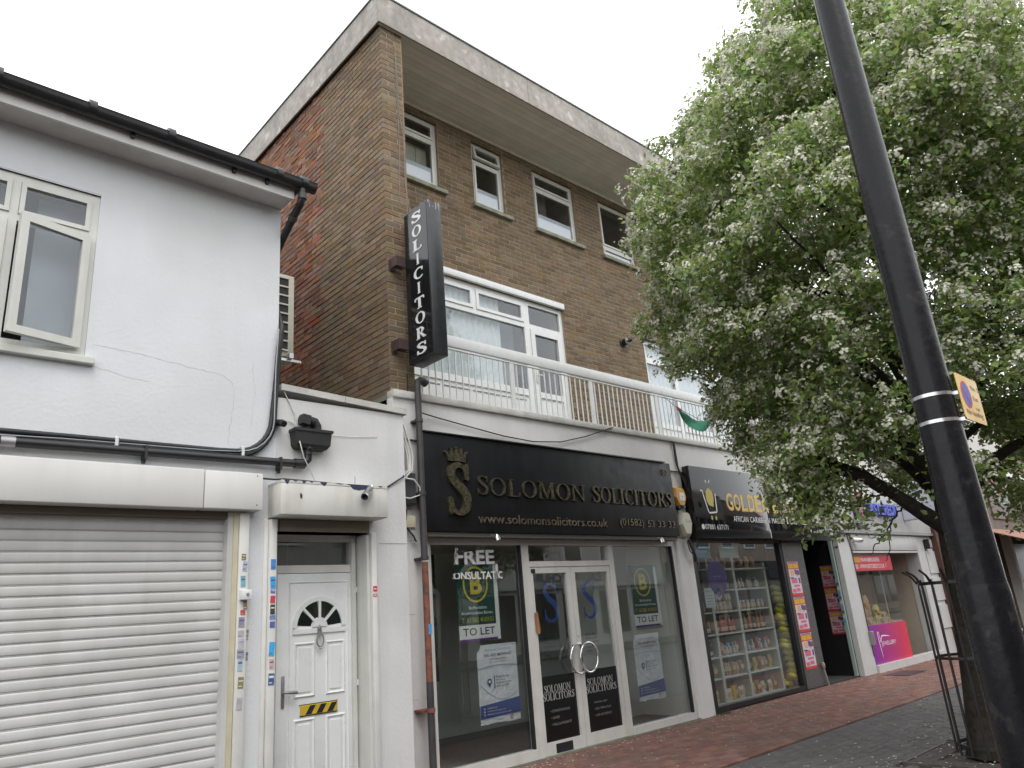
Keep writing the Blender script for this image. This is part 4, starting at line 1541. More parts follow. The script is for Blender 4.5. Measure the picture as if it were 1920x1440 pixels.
# flaked paint along the top edge
mb = MB()
for k in range(26):
    yy = RND.uniform(SYa, SYb)
    s = RND.uniform(.004, .012)
    mb.box(SXa-.002, SXa+.01, yy, yy+s, SZb-s*.8, SZb+.0015)
for k in range(10):
    s = RND.uniform(.004, .014)
    xx = RND.uniform(SXa, SXb-.02)
    mb.box(xx, xx+s, SYa-.0015, SYa+.01, SZb-RND.uniform(.01, .1), SZb+.0015)
mb.build('flaked_edge', M_greymetal, ps)
for zz in (5.52, 4.5):
    mb = MB().box(4.38, 4.5, P0-.075, P0-.07, zz-.07, zz+.07)
    mb.box(4.37, 4.375, P0-.14, P0, zz-.06, zz+.06)
    mb.box(4.375, 4.56, P0-.14, P0-.12, zz-.06, zz+.06)
    mb.box(4.36, 4.44, P0-.012, P0, zz-.08, zz+.06)
    b_ = mb.build('bracket', flat('brown_bracket', .06, .035, .03, .6), ps)
    MB().lathe([(.01, 0), (.01, .01)], (4.395, P0-.012, zz-.02), 8, (0, -1, 0)).build('bolt', M_steel, b_)

# thin cables down the pier to the sign
mb = MB().tube([(4.545, P0-.012, 8.75), (4.555, P0-.01, 8.0), (4.56, P0-.014, 7.2), (4.535, P0-.012, 6.3)], .005, 5)
tag(mb.build('sign_cable', flat('grey_cable_sheath', .2, .18, .16, .6), smooth=60), 'left hand thin grey cable running straight down the brick pier', 'cable')
mb = MB().tube([(4.545, P0-.015, 8.75), (4.57, P0-.012, 8.2), (4.575, P0-.013, 7.7), (4.62, P0-.02, 7.4), (4.63, P0-.012, 6.7), (4.635, P0-.1, 6.15)], .005, 5)
tag(mb.build('sign_cable', MATS['grey_cable_sheath'], smooth=60), 'thin grey cable slanting down the brick pier to the top of the projecting sign', 'cable')

# ---- ground floor piers
mb = MB().rbox(X0+.002, 4.76, P0, P0+.3, 0, 3.45, .01)
mb.build('shop_pier', M_pier, bb, smooth=30)
for zz in (.82, 1.62, 2.36, 3.05):
    MB().box(X0+.01, 4.55, P0-.0015, P0+.001, zz, zz+.007).build('pier_joint', M_crack, bb)
mb = MB()
n = 8
P = [(9.215, 0), (9.60, 0)]
prof = [(9.205, P0+.25), (9.205, P0+.04)]+[(9.245-.04*math.cos(a), P0+.04-.04*math.sin(a)) for a in [math.pi/2*i/6 for i in range(7)]]
prof += [(9.555+.045*math.sin(a), P0+.045-.045*math.cos(a)) for a in [math.pi/2*i/6 for i in range(7)]]+[(9.60, P0+.25)]
vs = [(x, y, 0) for x, y in prof]+[(x, y, 3.45) for x, y in prof]
nn = len(prof)
mb.add(vs, [(i, i+1, nn+i+1, nn+i) for i in range(nn-1)])
mb.build('shop_pier', M_pier, bb, smooth=40)

# ---- solicitors' shop sign
sg = thing('shop_sign', 'long black shop fascia sign with tarnished gilt crown and raised capitals', 'sign', (6.87, 6.35, 2.44))
SF_ = 6.34
MB().rbox(4.635, 9.11, SF_, P0-.03, 2.445, 3.515, .006).build('sign_panel', M_signblack, sg, smooth=30)
MB().box(4.63, 8.98, SF_-.02, SF_+.1, 3.515, 3.53).build('top_trim', M_black, sg)
serif_line('SOLOMON', (5.345, SF_, 2.862), FX, UZ, .205, 1.80, .022, 'letter', M_bronze, sg, big=1.08)
serif_line('SOLICITORS', (7.30, SF_, 2.862), FX, UZ, .205, 1.72, .022, 'letter', M_bronze, sg, big=1.04)
m2 = MB()
for q, (dx, dz) in enumerate(((-.02, 0), (0, .01), (.02, 0), (0, -.01))):
    serif_into(m2, 'S', (4.92+dx, SF_, 2.625+dz), FX, UZ, .57, .30/(.56*.58), .04+.0003*q)
m2.build('emblem_letter', M_bronze, sg)
crown = [(4.955, 3.235), (5.215, 3.235), (5.235, 3.37), (5.268, 3.40), (5.25, 3.42), (5.205, 3.40), (5.19, 3.32), (5.175, 3.43), (5.19, 3.455), (5.16, 3.46), (5.14, 3.43), (5.13, 3.33), (5.10, 3.44), (5.105, 3.48), (5.065, 3.48), (5.07, 3.44), (5.045, 3.33), (5.02, 3.42), (5.025, 3.455), (4.985, 3.445), (4.995, 3.42), (4.985, 3.32), (4.94, 3.385), (4.905, 3.40), (4.89, 3.375), (4.925, 3.355)]
crown = [((x-5.08)*.92+5.06, 3.215+(y-3.235)*.68) for x, y in crown]
MB().prism(crown, (0, SF_, 0), FX, UZ, .03).build('crown', M_bronze, sg)
mb = MB()
text(mb, 'www.solomonsolicitors.co.uk', (5.335, SF_-.0, 2.545), FX, UZ, 2.2, .105, .01)
mb.build('web_address', M_gilt, sg)
for s_, x_, w_ in (('(01582)', 7.80, .50), ('53', 8.39, .15), ('33', 8.63, .15), ('33', 8.87, .15)):
    mb = MB()
    text(mb, s_, (x_, SF_, 2.545 if w_ > .2 else 2.565), FX, UZ, w_, .125 if w_ > .2 else .095, .01)
    mb.build('phone_number', M_gilt, sg)
mb = MB()
text(mb, '80', (8.885, SF_, 3.33), FX, UZ, .13, .09, .008)
mb.build('house_number', M_gilt, sg)
MB().box(4.66, 9.09, SF_+.03, 6.5, 2.395, 2.445).build('under_rail', flat('dull_brown_rail', .12, .115, .1, .6), sg)
for xx, lab in ((5.57, 'small silver spotlight under the left part of the black sign'), (8.64, 'small silver spotlight under the right end of the black sign')):
    sp = thing('spotlight', lab, 'lamp', (xx, 6.42, 2.36), 'spotlights under the sign')
    MB().lathe([(.018, 0), (.026, .02), (.034, .055), (.034, .085), (.03, .085), (.02, .06)], (xx+.05, SF_+.04, 2.44), 14, (.12, -.25, -1)).build('lamp_head', M_steel, sp, smooth=40)
    MB().lathe([(.026, 0), (.026, .08), (.015, .085)], (xx-.06, SF_+.06, 2.42), 12, (1, -.2, 0)).build('lamp_arm', M_greymetal, sp, smooth=40)
mb = MB().tube([(4.75, SF_+.05, 2.425), (5.4, SF_+.05, 2.415), (6.2, SF_+.05, 2.42), (7, SF_+.05, 2.41), (8, SF_+.05, 2.42), (8.9, SF_+.05, 2.415)], .006, 6)
for xx in (5.95, 6.65, 7.75):
    mb.box(xx, xx+.02, SF_+.04, SF_+.06, 2.40, 2.43)
mb.build('lamp_flex', M_blackmat, sg, smooth=60)

# ---- solicitors' shopfront
YF = 6.53
sf = thing('shopfront', '', '')
del sf['label'], sf['category']
sf.parent = bb
ORG[sf.name] = Vector((6.95, YF, 0))
sf.location = ORG[sf.name]-ORG[bb.name]
mb = MB()
mb.box(4.76, 9.22, YF, YF+.08, 2.33, 2.40)
mb.box(4.76, 4.81, YF, YF+.08, 0, 2.33)
mb.box(6.13, 6.245, YF-.005, YF+.085, 0, 2.33)
mb.box(7.70, 7.80, YF-.005, YF+.085, 0, 2.33)
mb.box(9.14, 9.22, YF, YF+.08, 0, 2.33)
mb.box(4.81, 6.13, YF-.02, YF+.085, .02, .12)
mb.box(7.80, 9.14, YF-.02, YF+.085, .0, .10)
mb.box(6.245, 7.70, YF-.004, YF+.08, 2.075, 2.14)
mb.build('frame', mat('aluminium_white', (.62, .61, .58), .4, .07, 4, streak=.35, scol=(.4, .38, .33)), sf)
FR = MATS['aluminium_white']
for a, b, z0 in ((4.81, 6.13, .12), (7.80, 9.14, .10)):
    bx('gasket', a, a+.012, YF+.02, YF+.05, z0, 2.33, M_blackmat, sf)
    bx('gasket', b-.022, b, YF+.0, YF+.05, z0, 2.33, M_blackmat, sf)
YG = YF+.045
MB().box(4.81, 6.13, YG, YG+.008, .12, 2.33).build('pane', M_glass_shop, sf)
MB().box(7.80, 9.14, YG, YG+.008, .10, 2.33).build('pane', M_glass_shop, sf)
m2 = MB().box(6.245, 7.70, YG, YG+.008, 2.14, 2.33).rot((7, YG, 2.24), (1, 0, 0), math.radians(-1.1))
m2.build('transom_pane', M_glass_shop, sf)
for k, (a, b) in enumerate(((6.25, 6.948), (6.954, 7.697))):
    dr = MB()
    wl, wr_ = (.05, .075) if k == 0 else (.075, .05)
    dr.box(a, a+wl, YF+.005, YF+.06, .02, 2.07)
    dr.box(b-wr_, b, YF+.005, YF+.06, .02, 2.07)
    dr.box(a+wl, b-wr_, YF+.005, YF+.06, 2.0, 2.07)
    dr.box(a+wl, b-wr_, YF+.005, YF+.06, .02, .15)
    do = dr.build('door_leaf', FR, sf)
    MB().box(a+wl, b-wr_, YG-.01, YG-.002, .15, 2.0).build('door_pane', M_glass_shop, sf)
    # black vinyl lower panel with lettering
    va, vb = a+wl, b-wr_
    zt = .84
    MB().box(va, vb, YG-.0135, YG-.0115, .15, zt).build('vinyl_panel', mat('black_vinyl', (.006, .0062, .0065), .2, .1), sf)
    w_ = vb-va
    yv = YG-.0135
    GP = flat('pale_grey_vinyl', .42, .42, .42)
    serif_line('SOLOMON', (va+.09*w_, yv, zt-.178), FX, UZ, .08, .76*w_, .0012, 'door_lettering', GP, sf, joined=True)
    serif_line('SOLICITORS', (va+.04*w_, yv, zt-.262), FX, UZ, .078, .90*w_, .0012, 'door_lettering', GP, sf, joined=True)
    lines = ['\u2022 CONVEYANCING', '\u2022 LEASES', '\u2022 WILLS & PROBATE'] if k == 0 else ['\u2022 PERSONAL INJURY', '\u2022 SLIPS, TRIPS & FALLS', '\u2022 CAR ACCIDENTS']
    for q, s in enumerate(lines):
        mb = MB()
        text(mb, s, (va+.22*w_, yv-.0012, zt-.39-.07*q), FX, UZ, None, .026)
        mb.build('service_line', flat('grey_print', .25, .25, .25), sf)
    # big blue S
    mb = MB()
    serif_into(mb, 'S', (va+(.30 if k == 0 else .22)*w_, YG+.001, 1.43), FX, UZ, .46, 1.0, .001)
    mb.build('blue_letter', flat('blue_vinyl', .02, .07, .30, .4), sf)
    mb = MB()
    for q in range(5):
        text(mb, ['LEGAL AID', 'FAMILY LAW', 'IMMIGRATION', 'HOUSING', 'CRIME'][q], (va+.2*w_, YG+.001, 1.24-.05*q), FX, UZ, None, .026)
    mb.build('small_print', flat('dark_blue_vinyl', .015, .025, .10, .4), sf)
# ring handles
for xx in (6.905, 7.06):
    mb = MB()
    R_ = .17
    yy = YF-.06 if xx > 7 else YF-.045
    mb.tube([(xx+(.01)+R_*.9*math.cos(2*math.pi*i/32), yy, .99+R_*math.sin(2*math.pi*i/32)) for i in range(33)], .013, 10, caps=False)
    mb.tube([(xx+.01+(-.06 if xx < 7 else -.09), yy, .99+R_*.9), (xx+.01+(-.06 if xx < 7 else -.09), YF, .99+R_*.9)], .01, 8)
    mb.tube([(xx+.01+(-.06 if xx < 7 else -.09), yy, .99-R_*.9), (xx+.01+(-.06 if xx < 7 else -.09), YF, .99-R_*.9)], .01, 8)
    if xx < 7:
        mb.v = [(a if a < 6.955 else 6.955-(a-6.955)*.0, b, c) for a, b, c in mb.v]
    mb.build('ring_handle', M_chrome, sf, smooth=60)
MB().box(6.44, 6.71, YF+.0, YF+.006, .03, .125).build('letter_slot', mat('slot_black', (.01, .01, .014), .5), sf)
MB().rbox(6.27, 6.335, YF-.004, YF+.004, 2.005, 2.05, .002).build('closer', M_black, sf)
MB().lathe([(.008, 0), (.008, .006)], (6.98, YF+.004, 1.24), 10, (0, -1, 0)).build('lock', M_greymetal, sf)
cdm = MB().add([(6.258, YF-.01, 1.55), (6.31, YF-.013, 1.56), (6.325, YF-.02, 1.36), (6.30, YF-.03, 1.31), (6.262, YF-.012, 1.33), (6.258, YF-.007, 1.55), (6.31, YF-.010, 1.56), (6.325, YF-.017, 1.36), (6.30, YF-.027, 1.31), (6.262, YF-.009, 1.33)],
               [(0, 4, 3, 2, 1), (5, 6, 7, 8, 9), (0, 1, 6, 5), (1, 2, 7, 6), (2, 3, 8, 7), (3, 4, 9, 8), (4, 0, 5, 9)])
tag(cdm.build('cardboard', flat('brown_card', .28, .13, .06, .8)), 'strip of brown cardboard wedged in the left glass door', 'cardboard')
MB().box(4.76, 9.22, YF-.04, YF+.1, -.02, .018).build('threshold', M_concrete, sf)

# room behind the glass
rm = thing('shop_room', '', '')
del rm['label'], rm['category']
rm.parent = bb
ORG[rm.name] = Vector((7, 9, 0))
rm.location = ORG[rm.name]-ORG[bb.name]
MP = flat('office_wall_paint', .78, .79, .74, .9, vs=1.5)
bx('room_wall', 4.7, 9.3, 8.9, 9.0, 0, 2.6, MP, rm)
bx('room_wall', 4.68, 4.76, 6.8, 9.6, 0, 2.6, MP, rm)
bx('room_wall', 9.24, 9.3, YF+.09, 9.6, 0, 2.6, MP, rm)
bx('room_floor', 4.76, 9.24, YF+.09, 9.6, 0, .03, flat('grey_carpet', .2, .2, .19, .95, bump=.3), rm)
bx('room_ceiling', 4.76, 9.24, YF+.09, 9.6, 2.5, 2.55, flat('tile_ceiling', .7, .7, .66, .9), rm)
bx('room_opening', 5.55, 6.3, 8.87, 8.899, 0.03, 2.1, M_dark, rm)
bx('room_column', 4.98, 5.35, 7.2, 7.4, .9, 2.3, flat('dark_board', .05, .05, .045, .7), rm)
bx('room_counter', 5.3, 5.6, 7.6, 9.0, .03, 1.0, flat('counter_grey', .12, .12, .11, .6), rm)
bx('room_wall', 7.9, 9.24, 7.5, 7.58, 0.03, 2.5, MP, rm)


# posters behind the glass
def poster(label, x0, z0, w, h, build, lean=0.0, group=None, m=M_paper, name='poster'):
    t = thing(name, label, 'poster', (x0+w/2, YG+.014, z0), group)
    build(t, x0, z0, w, h)
    return t


M_green = flat('agency_green', .01, .055, .045, .4)
M_yel = flat('agency_yellow', .55, .43, .03, .4)
M_navy = flat('navy_print', .03, .055, .22, .5)
M_purple = flat('purple_print', .12, .03, .2, .4)
YP = YG+.0165


def agency(t, x0, z0, w, h):
    MB().box(x0+.08*w, x0+w, YP+.003, YP+.006, z0, z0+h*.97).build('backing_board', M_white, t)
    MB().box(x0, x0+.9*w, YP, YP+.003, z0+.2*h, z0+h).build('green_sheet', M_green, t)
    MB().box(x0+.02*w, x0+.92*w, YP-.0005, YP+.0025, z0+.03*h, z0+.2*h).build('white_strip', M_white, t)
    MB().box(x0+.03*w, x0+.92*w, YP-.0005, YP+.0025, z0, z0+.028*h).build('purple_strip', M_purple, t)
    mb = MB()
    n = 30
    cx, cz, rx, rz = x0+.45*w, z0+.72*h, .30*w, .235*h
    mb.ribbon([(cx+rx*math.cos(2*math.pi*i/n), cz+rz*math.sin(2*math.pi*i/n)) for i in range(n)], [(cx+rx*.88*math.cos(2*math.pi*i/n), cz+rz*.89*math.sin(2*math.pi*i/n)) for i in range(n)], (0, YP, 0), FX, UZ, .001, closed=True)
    text(mb, 'B', (cx-.13*w, YP-.0012, cz-.13*h), FX, UZ, .28*w, .27*h, 0, .035)
    mb.build('emblem', M_yel, t)
    mb = MB()
    text(mb, 'Bedfordshire', (x0+.27*w, YP-.001, z0+.40*h), FX, UZ, .42*w, .042*h)
    mb.build('lettering', M_white, t)
    mb = MB()
    text(mb, 'Accommodation Bureau', (x0+.08*w, YP-.001, z0+.335*h), FX, UZ, .75*w, .04*h)
    mb.build('lettering', M_white, t)
    mb = MB()
    text(mb, 'T: 01582 410151', (x0+.08*w, YP-.001, z0+.235*h), FX, UZ, .76*w, .06*h)
    mb.build('phone_lettering', M_yel, t)
    mb = MB()
    text(mb, 'TO LET', (x0+.1*w, YP-.0015, z0+.07*h), FX, UZ, .76*w, .095*h, 0, .012)
    mb.build('lettering', flat('aubergine_print', .035, .015, .06, .4), t)


poster('green and yellow letting poster with TO LET strip in the left shop window', 5.18, 1.305, .60, .83, agency)
poster('green and yellow letting poster with TO LET strip in the right shop window', 8.165, 1.265, .60, .81, agency)


def moving(t, x0, z0, w, h):
    # crumpled sheet with torn lower edge
    mb = MB()
    nu, nv = 14, 22
    vs, fs = [], []
    for j in range(nv+1):
        for i in range(nu+1):
            u, v = i/nu, j/nv
            z = z0+h*v
            if j == 0:
                z += RND.uniform(0, .035)*h*(1 if .0 < u < .6 else .3)
            x = x0+w*u
            if u < .12 and v > .91:
                x += .085*w*(1-u/.12)
            vs.append((x, YP+.004+.004*math.sin(9*u+5*v)*math.sin(7*v+2*u)+RND.uniform(-.002, .002), z))
    for j in range(nv):
        for i in range(nu):
            a = j*(nu+1)+i
            fs.append((a, a+1, a+nu+2, a+nu+1))
    mb.add(vs, fs)
    mb.build('paper_sheet', M_paper, t)
    ys_ = YP-.004
    mb = MB()
    top = [(x0+w*u, z0+h*(.245+.05*u*u+.01*math.sin(3*u))) for u in [i/12 for i in range(13)]]
    bot = [(x0+w*u, z0+h*(.085+.015*u)) for u in [i/12 for i in range(13)]]
    mb.ribbon(top, bot, (0, ys_+.0015, 0), FX, UZ, .0015)
    mb.build('blue_band', M_navy, t)
    mb = MB()
    text(mb, 'Solomon Solicitors', (x0+.19*w, ys_, z0+.918*h), FX, UZ, .66*w, .032*h)
    mb.build('heading', flat('pale_blue_print', .14, .2, .4), t)
    CP_ = flat('charcoal_print', .05, .05, .08)
    mb = MB()
    text(mb, 'WE ARE MOVING!', (x0+.15*w, ys_, z0+.845*h), FX, UZ, .7*w, .038*h, 0, .01)
    mb.build('lettering', CP_, t)
    mb = MB()
    text(mb, 'TO A NEW OFFICE', (x0+.27*w, ys_, z0+.80*h), FX, UZ, .45*w, .022*h)
    mb.build('lettering', CP_, t)
    mb = MB()
    text(mb, 'From 2nd April 2024', (x0+.28*w, ys_, z0+.765*h), FX, UZ, .42*w, .015*h)
    mb.build('lettering', CP_, t)
    mb = MB()
    text(mb, 'Find Us At:', (x0+.42*w, ys_, z0+.565*h), FX, UZ, .34*w, .034*h)
    mb.build('lettering', CP_, t)
    mb = MB()
    text(mb, 'First Floor', (x0+.42*w, ys_, z0+.53*h), FX, UZ, .24*w, .02*h)
    mb.build('lettering', CP_, t)
    mb = MB()
    text(mb, '48 Stuart Street', (x0+.42*w, ys_, z0+.493*h), FX, UZ, .38*w, .024*h)
    mb.build('lettering', CP_, t)
    mb = MB()
    text(mb, 'Luton LU1 2SW', (x0+.42*w, ys_, z0+.455*h), FX, UZ, .32*w, .024*h)
    mb.build('lettering', CP_, t)
    mb = MB()
    mb.box(x0+.375*w, x0+.39*w, ys_, ys_+.001, z0+.44*h, z0+.6*h)
    mb.build('rule_line', CP_, t)
    mb = MB()
    cx, cz, r = x0+.26*w, z0+.53*h, .055*w
    ring_o = [(cx+r*math.cos(a), cz+r*math.sin(a)) for a in [math.radians(-30+240*i/14) for i in range(15)]]+[(cx, cz-.1*w)]
    mb.prism(ring_o, (0, ys_+.001, 0), FX, UZ, .001)
    mb.build('map_pin', M_navy, t)
    mb = MB()
    mb.lathe([(r*.45, 0), (r*.45, .0005)], (cx, ys_-.0005, cz), 12, (0, -1, 0))
    for q in range(3):
        zz = z0+(.195-.037*q)*h
        text(mb, ['01582 53 33 33', 'info@solomonsolicitors.co.uk', '48 Stuart Street, Luton LU1 2SW'][q], (x0+.17*w, ys_-.0015, zz), FX, UZ, (.22, .45, .58)[q]*w, .018*h)
        mb.box(x0+.085*w, x0+.11*w, ys_-.0015, ys_-.001, zz, zz+.017*h)
    mb.build('contact_lines', M_white, t)
    mb = MB()
    P = [(x0+w*u, z0+h*(.70+.03*math.sin(u*3.1)), .003) for u in [i/10 for i in range(11)]]
    L, Rr = rib(P)
    mb.ribbon(L, Rr, (0, ys_+.001, 0), FX, UZ, .0008)
    P = [(x0+w*u, z0+h*(.52-.23*math.sin(u*2.6)), .003) for u in [.02+.96*i/10 for i in range(11)]]
    L, Rr = rib(P)
    mb.ribbon(L, Rr, (0, ys_+.001, 0), FX, UZ, .0008)
    text(mb, 'Legal', (x0+.38*w, ys_, z0+.04*h), FX, UZ, .16*w, .03*h)
    mb.build('map_lines', flat('pale_lilac_print', .3, .34, .5), t)
    mb = MB()
    mb.ribbon([(x0+.76*w+.04*w*math.cos(a), z0+.055*h+.04*w*math.sin(a)) for a in [2*math.pi*i/12 for i in range(12)]], [(x0+.76*w+.025*w*math.cos(a), z0+.055*h+.025*w*math.sin(a)) for a in [2*math.pi*i/12 for i in range(12)]], (0, ys_+.001, 0), FX, UZ, .0008, closed=True)
    mb.build('seal', flat('red_print', .5, .1, .12), t)


poster('crumpled WE ARE MOVING paper notice low in the left shop window', 5.415, .445, .58, .81, moving)
poster('crumpled WE ARE MOVING paper notice low in the right shop window', 8.08, .345, .56, .83, moving)
# half scraped vinyl letters
fv = thing('vinyl_lettering', 'half scraped off white vinyl FREE CONSULTATION letters on the left window', 'lettering', (5.47, YG-.002, 2.0))
m1 = MB()
text(m1, 'FREE', (5.165, YG-.0012, 2.12), FX, UZ, .58, .16, .0, .03, clip=[((0, .115), (-.12, 1))])
for k, (x, z, w, h) in enumerate(((5.175, 2.20, .018, .10), (5.155, 2.18, .03, .012), (5.15, 2.12, .03, .012), (5.20, 2.27, .02, .03))):
    m1.box(x, x+w, YG-.0012, YG-.0004, z, z+h)
m1.prism([(5.17, 2.25), (5.2, 2.25), (5.18, 2.285)], (0, YG-.0005, 0), FX, UZ, .0008)
m1.build('scraped_word', M_white, fv)
m1 = MB()
text(m1, 'CONSULTATION', (5.05, YG-.0012, 1.955), FX, UZ, .92, .085, .0, .03, clip=[((.07, 0), (-1, 0)), ((.80, 0), (1, 0)), ((0, .014), (-.03, -1)), ((0.0, .055), (-.12, 1))])
m1.box(5.75, 5.785, YG-.0012, YG-.0004, 1.96, 2.12)
m1.build('scraped_word', M_white, fv)

# ---- pipes and boxes on the left pier
dpp = thing('rainwater_pipe', 'grey rainwater downpipe left of the black sign, red oxide where paint is gone', 'pipe', (4.6, P0-.09, 0))
MB().tube([(4.605, 6.36, 4.02), (4.605, 6.36, 2.15)], .036, 14).build('upper_pipe', M_grey_pipe, dpp, smooth=50)
MB().tube([(4.605, 6.36, 2.13), (4.605, 6.36, .98)], .034, 14).build('rusty_pipe', M_rust_pipe, dpp, smooth=50)
MB().tube([(4.605, 6.36, .98), (4.605, 6.36, 0.0)], .036, 14).build('lower_pipe', M_grey_pipe, dpp, smooth=50)
MB().tube([(4.605, 6.36, 4.0), (4.605, 6.36, 4.05), (4.615, 6.36, 4.085), (4.645, 6.36, 4.105), (4.69, 6.365, 4.105), (4.73, 6.37, 4.085)], [.038, .038, .042, .045, .047, .047], 14).build('swan_neck', M_grey_pipe, dpp, smooth=50)
for zz, mm in ((3.62, M_grey_pipe), (2.82, M_grey_pipe), (2.15, M_grey_pipe), (.70, M_rust_pipe)):
    mb = MB().lathe([(.037, 0), (.044, 0), (.044, .04), (.037, .04)], (4.605, 6.36, zz), 14)
    mb.box(4.56 if zz > 1 else 4.5, 4.66, 6.38, P0, zz+.01, zz+.03)
    mb.build('pipe_collar', mm, dpp, smooth=40)
tag(MB().box(4.59, 4.63, 6.322, 6.325, 1.42, 1.52).build('sticker', flat('blue_label', .1, .3, .6)), 'blue and white label stuck on the rusty downpipe', 'sticker')
mb_ = thing('meter_box', 'dark meter box on the pier behind the loops of white cable', 'box', (4.46, P0-.05, 2.72))
MB().rbox(4.36, 4.555, P0-.1, P0, 2.72, 3.06, .008).build('box_body', flat('dark_grey_box', .05, .05, .055, .5), mb_, smooth=30)
MB().rbox(4.37, 4.545, P0-.108, P0-.1, 2.735, 3.045, .004).build('box_lid', MATS['dark_grey_box'], mb_)
jb = thing('junction_box', 'small cream junction box with tangled wires left of the downpipe', 'box', (4.5, P0-.04, 2.48))
MB().rbox(4.435, 4.565, P0-.06, P0, 2.49, 2.615, .008).build('box_body', flat('cream_plastic', .55, .52, .38, .45), jb, smooth=30)
mb = MB()
for k in range(7):
    x = RND.uniform(4.45, 4.55)
    mb.tube([(x, P0-.03, 2.5), (x+RND.uniform(-.04, .04), P0-.05, 2.43), (x+RND.uniform(-.06, .06), P0-.04, 2.38), (x+RND.uniform(.0, .08), P0-.03, 2.33)], .003, 5)
mb.build('loose_wire', MATS['white_flex'], jb, smooth=60)
mb = MB()
for k in range(8):
    x = 4.4+k*.018
    b_ = RND.uniform(-.04, .05)
    mb.tube([(4.40+k*.01, P0-.02, 3.75-.03*k), (4.43+b_*.6, P0-.05, 3.6), (4.46+b_, P0-.07, 3.42), (4.50+b_*.9, P0-.08, 3.25), (4.47+b_*.6, P0-.12, 3.08), (4.40+b_*.5, P0-.12, 2.98+.01*k)], .008, 5)
mb.tube([(4.33, P0-.06, 2.92), (4.4, P0-.13, 2.99), (4.5, P0-.14, 2.98), (4.575, P0-.14, 2.9), (4.57, P0-.14, 2.82), (4.45, P0-.13, 2.78), (4.34, P0-.1, 2.80)], .009, 5)
tag(mb.build('cable_loops', MATS['white_flex'], smooth=60), 'tangle of looped white cables hanging on the pier beside the downpipe', 'cable')
mb = MB().tube([(4.36, P0-.02, 3.7), (4.345, P0-.05, 3.3), (4.35, P0-.11, 3.0), (4.38, P0-.12, 2.72), (4.45, P0-.06, 2.66), (4.43, P0-.06, 2.5), (4.52, P0-.07, 2.4), (4.58, P0-.03, 2.35)], .009, 6)
mb.tube([(4.55, P0-.02, 4.2), (4.545, P0-.02, 3.7), (4.5, P0-.02, 3.62)], .008, 6)
tag(mb.build('black_cable', M_blackmat, smooth=60), 'black cable curling round the dark meter box on the pier', 'cable')
mb = MB().tube([(4.64, 6.35, 3.73), (4.9, 6.42, 3.725), (5.3, 6.43, 3.685), (5.9, 6.43, 3.62), (6.4, 6.43, 3.60), (6.9, 6.43, 3.645), (7.4, 6.43, 3.77), (7.8, 6.42, 3.9), (7.98, 6.41, 3.96)], .0075, 6)
tag(mb.build('black_cable', M_blackmat, smooth=60), 'single black cable drooping across the white band above the sign', 'cable')
mb = MB().tube([(9.05, P0-.04, 3.96), (9.32, P0-.05, 3.95), (9.42, P0-.06, 3.88), (9.43, P0-.05, 3.6), (9.46, P0-.06, 3.45), (9.56, P0-.08, 3.25), (9.64, P0-.1, 3.0), (9.66, P0-.1, 2.6), (9.64, P0-.06, 2.3)], .014, 7)
mb.tube([(9.3, P0-.05, 3.97), (9.46, P0-.05, 3.9), (9.47, P0-.05, 3.5)], .007, 6)
mb.tube([(9.43, P0-.07, 2.42), (9.46, P0-.08, 2.3), (9.52, P0-.08, 2.2), (9.56, P0-.04, 2.1)], .02, 7)
mb.tube([(9.40, P0-.06, 2.4), (9.41, P0-.08, 2.25), (9.47, P0-.08, 2.2), (9.5, P0-.06, 2.3)], .008, 6)
mb.tube([(9.55, P0-.05, 2.3), (9.6, P0-.05, 2.15), (9.64, P0-.02, 2.05)], .006, 6)
tag(mb.build('cable_bundle', M_blackmat, smooth=60), 'bundle of black cables running down the pier between the two black signs', 'cable')


# alarm boxes
def alarm(label, x, z, m, w, h, low):
    t = thing('alarm_box', label, 'alarm box', (x, P0-.06, z-h/2), 'alarm boxes on the pier')
    hexa = [(-.35*w, .5*h), (.35*w, .5*h), (.52*w, .02*h), (.28*w, -.5*h), (-.22*w, -.5*h), (-.52*w, -.02*h)]
    small = [(a*.78, b*.8+.02*h) for a, b in hexa]
    mb = MB()
    vs = [(x+a, P0, z+b) for a, b in hexa]+[(x+a, P0-.07, z+b) for a, b in hexa]+[(x+a, P0-.115, z+b) for a, b in small]
    fs = []
    for q in (0, 6):
        for k in range(6):
            j = (k+1) % 6
            fs.append((q+k, q+6+k, q+6+j, q+j))
    fs.append(tuple(range(12, 18)))
    mb.add(vs, fs)
    mb.build('cover', m, t)
    return t


t = alarm('orange faceted alarm box with blue lamp at its foot', 9.34, 3.03, flat('orange_plastic', .62, .29, .035, .4), .30, .30, 1)
MB().rbox(9.30, 9.42, P0-.118, P0-.114, 2.98, 3.10, .002).build('label_plate', M_white, t)
MB().lathe([(.008, 0), (.008, .001)], (9.36, P0-.119, 3.04), 8, (0, -1, 0)).build('mark', M_black, t)
MB().lathe([(.05, 0), (.085, .02), (.085, .05), (.07, .06)], (9.345, P0-.06, 2.85), 14).build('lamp', flat('blue_black_lens', .02, .03, .05, .2), t, smooth=40)
t = alarm('off white faceted alarm box with faint red print below the orange one', 9.40, 2.635, flat('ivory_plastic', .58, .57, .47, .45), .29, .36, 0)
mb = MB()
text(mb, 'Zone', (9.36, P0-.116, 2.66), FX, UZ, .13, .04)
mb.build('print', flat('faded_red', .5, .12, .1), t)

